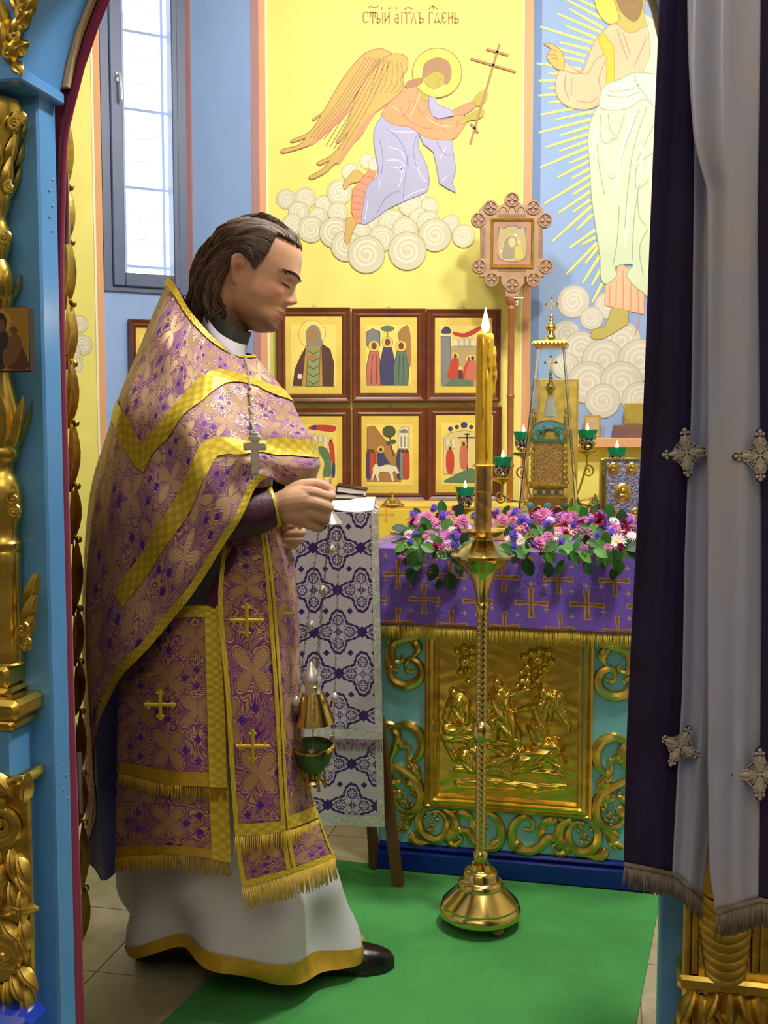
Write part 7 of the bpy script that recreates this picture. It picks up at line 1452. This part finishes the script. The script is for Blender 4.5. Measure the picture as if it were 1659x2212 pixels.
# cuff over the wrist with a gold edge
def sleeve(name, pts, rs, mat, n=20):
    q = cat([tuple(p)+(r,) for p, r in zip(pts, rs)], 8); MB().tube([V(x[:3]) for x in q], [x[3] for x in q], n, cap=False).build(name, mat, per_, ang=180)
CUFF = mk('dark_purple_cuff', RGB(74, 38, 58), .5, .1, .3, 60, .5, 150, .002)
sleeve('cuff', [Q(470, 1118, -.27), Q(520, 1110, -.265), Q(560, 1102, -.256), Q(590, 1094, -.247)], [.056, .052, .046, .040], CUFF); sleeve('cuff_edge', [Q(582, 1096, -.249), Q(590, 1094, -.247), Q(598, 1092, -.246)], [.0405, .0425, .0405], GBAND); sleeve('far_cuff', [Q(520, 1152, .08), Q(560, 1152, .0), Q(590, 1152, -.10)], [.05, .045, .036], CUFF)
# shoes
def shoe(hx, tx, y, Y):
    h = PZ(hx, y, .0); d = PZ(tx, y, .0)-h; L_ = d.length; d = d.normalized(); sdv = V((-d.y, d.x, 0)); o_ = h; b = MB()
    W_ = [(0, .028), (.08, .036), (.3, .036), (.55, .042), (.75, .044), (.9, .034), (.97, .02), (1, .006)]; Ht = [(0, .055), (.1, .075), (.3, .085), (.5, .07), (.7, .05), (.88, .04), (.97, .03), (1, .018)]
    def fn(s, t):
        a_ = pi*s; w_ = interp(W_, t); hz = interp(Ht, t); z = .012+hz*sin(a_)**.8; return o_+d*(L_*t)+sdv*(w_*cos(a_))+V((0, 0, z))
    b.grid(fn, 14, 24); b.build('shoe_upper', mk('black_leather', RGB(18, 16, 16), .25), per_, ang=180)
    MB().prism([(L_*t, interp(W_, t)*1.06) for t in [i/12 for i in range(13)]]+[(L_*t, -interp(W_, t)*1.06) for t in [1-i/12 for i in range(13)]], .0062, .016, Matrix((d, sdv, V((0, 0, 1)))).transposed().to_4x4().__class__.Translation(o_) @ Matrix((d, sdv, V((0, 0, 1)))).transposed().to_4x4()).build('shoe_sole', mk('shoe_sole', RGB(30, 26, 24), .6), per_)
shoe(610, 852, 2094, 2.4); shoe(300, 500, 2066, 2.46)
# --- pectoral cross on its chain
SILVR = mk('bright_silver', RGB(214, 208, 190), .4, .2, .1, 40)
pc = thing('pectoral_cross', 'silver pectoral cross on a bead chain lying on the purple vestment', 'cross', Q(546, 1000, -.26))
def onv(px, py, o): u, v = phs.find(px, py); return phw(u, v)+ph.nrm(u, v, AXP)*o
pts = [onv(x, y, .004) for x, y in cat([(528, 772), (536, 830), (541, 890), (545, 945)], 16)]; b = MB()
for p in pts: b.ball(V(p), .0034, 6)
b.build('chain', SILVR, pc)['kind'] = 'stuff'
P = Pl(onv(547, 985, .012), (1, 0, 0)); r_ = 36/PXM; b = MB()
b.box((-.008, -r_*1.1, 0), (.008, r_*1.1, .005), P.mat(), ch=.002); b.box((-r_*.6, r_*.15, .0004), (r_*.6, r_*.15+.015, .0056), P.mat(), ch=.002); b.box((-r_*.32, r_*.65, .0008), (r_*.32, r_*.65+.010, .0062), P.mat(), ch=.002); b.build('cross', SILVR, pc)
# --- censer swinging from the right hand
CY_ = -.212
cen = thing('censer', 'open brass censer with green bowl and bells hanging on chains from the hand', 'censer', Q(680, 1690, CY_))
CHN = mk('tarnished_chain', RGB(120, 104, 70), .4, .8, .2, 80)
tp_ = Q(712, 1064, CY_); capc = Q(712, 1120, CY_)
MB().tube([tp_+V((.011*cos(t), .0, .011*sin(t)-.004)) for t in [2*pi*i/20 for i in range(21)]], .0018, 6).build('ring', SILVER, cen)
MB().lathe([(0, .022), (.006, .020), (.010, .012), (.019, 0), (.026, -.010), (.024, -.012), (.0, -.006)], 24, Matrix.Translation(capc)).build('chain_cap', SILVER, cen)
MB().tube([tp_+V((0, 0, -.01)), capc+V((0, 0, .02))], .0016, 6).build('chain_link', CHN, cen)
rimc = Q(676, 1612, CY_); lidc = Q(680, 1560, CY_)
def chain(a_, b_, name='chain', wob=.002):
    a_, b_ = V(a_), V(b_); n = int((b_-a_).length/.007); bb = MB()
    for i in range(n):
        p, q = a_.lerp(b_, i/n), a_.lerp(b_, (i+1)/n); sd = V((.0022, 0, 0)) if i % 2 else V((0, .0022, 0)); bb.tube([p, (p+q)/2+sd, q+V((0, 0, -.001)), (p+q)/2-sd, p], .0007, 4)
    o = bb.build(name, CHN, cen, ang=180); o['kind'] = 'stuff'
ends = [rimc+V((-.042, 0, .004)), rimc+V((.042, 0, .004)), rimc+V((0, -.040, .004))]
for e, st0 in zip(ends, (V((-.02, 0, -.01)), V((.02, 0, -.01)), V((0, -.02, -.01)))): chain(capc+st0, e)
chain(capc+V((0, 0, -.008)), Q(680, 1462, CY_))
for px, y in ((716, 1188), (697, 1276), (672, 1352), (640, 1515), (723, 1508)):
    MB().lathe([(0, .012), (.003, .011), (.007, .006), (.0085, 0), (.007, -.006), (.003, -.009), (0, -.010)], 16, Matrix.Translation(Q(px, y, CY_-.012))).build('bell', SILVER, cen)
LM = Matrix.Translation(lidc) @ Matrix.Rotation(-.06, 4, 'Y'); zl = lambda y: (1560-y)/PXM*1.09
MB().lathe([(.041, -.002), (.040, .004), (.036, .016), (.028, .045), (.022, .062), (.0, .062)], 32, LM, fn=lambda r, z, a_: r*(1+.02*abs(sin(8*a_)))).build('lid', BRASS, cen)
MB().lathe([(.016, .062), (.015, .075), (.019, .080), (.020, .090), (.014, .104), (.006, .116), (.003, .124), (0, .126)], 24, LM).build('lid_dome', SILVER, cen)
BM = Matrix.Translation(rimc) @ Matrix.Rotation(.12, 4, 'X'); GRB = mk('green_enamel_bowl', RGB(58, 100, 48), .3, .3, .2, 20)
MB().lathe([(.012, -.062), (.022, -.052), (.036, -.030), (.043, -.004), (.042, .0), (.039, -.003), (.032, -.026), (.016, -.044), (0, -.048)], 36, BM, cap=False).build('bowl', GRB, cen)
MB().lathe([(.0445, -.003), (.0445, .003), (.040, .004), (.0395, -.003)], 36, BM, cap=False).build('rim', BRASS, cen)
random.seed(2); b = MB()
for k in range(12): b.ball(BM @ V((random.uniform(-.022, .022), random.uniform(-.022, .022), -.026)), .008, 6)
b.build('embers', mk('charcoal', RGB(26, 22, 22), .8), cen)['kind'] = 'stuff'
MB().lathe([(.004, -.082), (.02, -.078), (.018, -.074), (.008, -.068), (.012, -.062)], 20, BM).build('foot', BRASS, cen)
for k in range(6):
    a_ = 2*pi*k/6; MB().tube([BM @ V((.022*cos(a_), .022*sin(a_), -.048)), BM @ V((.024*cos(a_), .024*sin(a_), -.09))], [.0012, .0042], 8).build('pendant_bell', BRASS, cen)
for k in range(3):
    a_ = 2*pi*k/3+.5; MB().ball(BM @ V((.044*cos(a_), .044*sin(a_), .01)), .006, 8).build('rim_cherub', BRASS, cen)
# ---------------------------------------------------------------- pieces that belong to a part go under that part
def kids(t, *names): return [c for c in t.children if c.name.split('.')[0] in names]
def under(t, part, *names):
    ps = kids(t, part); cs = kids(t, *names)
    for i, c in enumerate(cs): c.parent = ps[min(len(ps)-1, i*len(ps)//len(cs))]
under(per_, 'phelonion', 'phelonion_lining', 'shoulder_band', 'lower_band', 'hem_band', 'collar_band')
s_u, s_t = kids(per_, 'side_cloth_under')[0], kids(per_, 'side_cloth')[0]; q = kids(per_, 'side_cloth_band'); fz = kids(per_, 'side_cloth_fringe')
for i, c in enumerate(q): c.parent = s_u if i < 2 else s_t
fz[0].parent = s_u; fz[1].parent = s_t; q = kids(per_, 'sewn_cross'); q[2].parent = s_t
under(per_, 'stole', 'stole_border', 'stole_band', 'stole_fringe', 'sewn_cross'); under(per_, 'white_robe', 'robe_hem_band', 'robe_yoke'); under(per_, 'body', 'eyebrow', 'eyelashes'); under(per_, 'hair_mass', 'hair_strands'); under(per_, 'cuff', 'cuff_edge'); under(per_, 'shoe_upper', 'shoe_sole')
under(ico, 'column', 'column_leaf', 'volute'); under(ico, 'arch', 'arch_leaf', 'arch_volute', 'arch_backing'); under(ico, 'carved_panel', 'panel_leaf', 'scroll'); under(ico, 'pedestal', 'pedestal_step', 'pedestal_slab', 'pedestal_cove', 'pedestal_rail'); under(ico, 'pilaster', 'reed', 'scallop', 'pilaster_moulding', 'pilaster_leaf')
for c in kids(ico, 'screw'): c.parent = kids(ico, 'post')[0]
under(altar, 'relief_panel', 'panel_frame'); under(altar, 'plinth', 'plinth_cap'); under(clo, 'cloth', 'braid', 'fringe')
for nm in ('drip_tray', 'cup_holder', 'lamp_cup', 'flame'): under(cd, 'branch', nm)
under(cen, 'lid', 'lid_dome'); under(cen, 'bowl', 'rim', 'embers', 'foot', 'pendant_bell', 'rim_cherub'); under(cn, 'wax', 'wax_drip', 'wax_collar'); under(gsp, 'front_cover', 'cover_rim', 'medallion')
for t in [o for o in bpy.data.objects if o.parent is None and o.name.split('.')[0] == 'framed_icon']:
    under(t, 'gold_field', *{c.name.split('.')[0] for c in t.children if c.name.split('.')[0] not in ('backing', 'frame_bar', 'gold_border', 'gold_field', 'hanging_loop')})
under(pic, 'icon_ground', 'gold_arch', 'mother', 'face', 'child', 'child_face', 'pearl'); under(pic, 'plaque', 'bead', 'bead_groove', 'lunette'); under(ic, 'gold_ground', 'halo', 'mother', 'child_robe', 'mother_robe', 'child_face', 'mother_face')
under(tab, 'foot_tier', 'arch_opening', 'arch_rim', 'enamel_boss'); under(tab, 'middle_tier', 'pearl'); under(tab, 'kokoshnik', 'kokoshnik_rim', 'scroll', 'boss'); under(tab, 'ledge', 'corner_ball'); under(gc, 'cornice', 'bead'); under(gc, 'finial', 'cross'); under(tab, 'onion_finial', 'cross')
under(lec, 'cover', 'fringe'); under(lid, 'dome', 'knob')
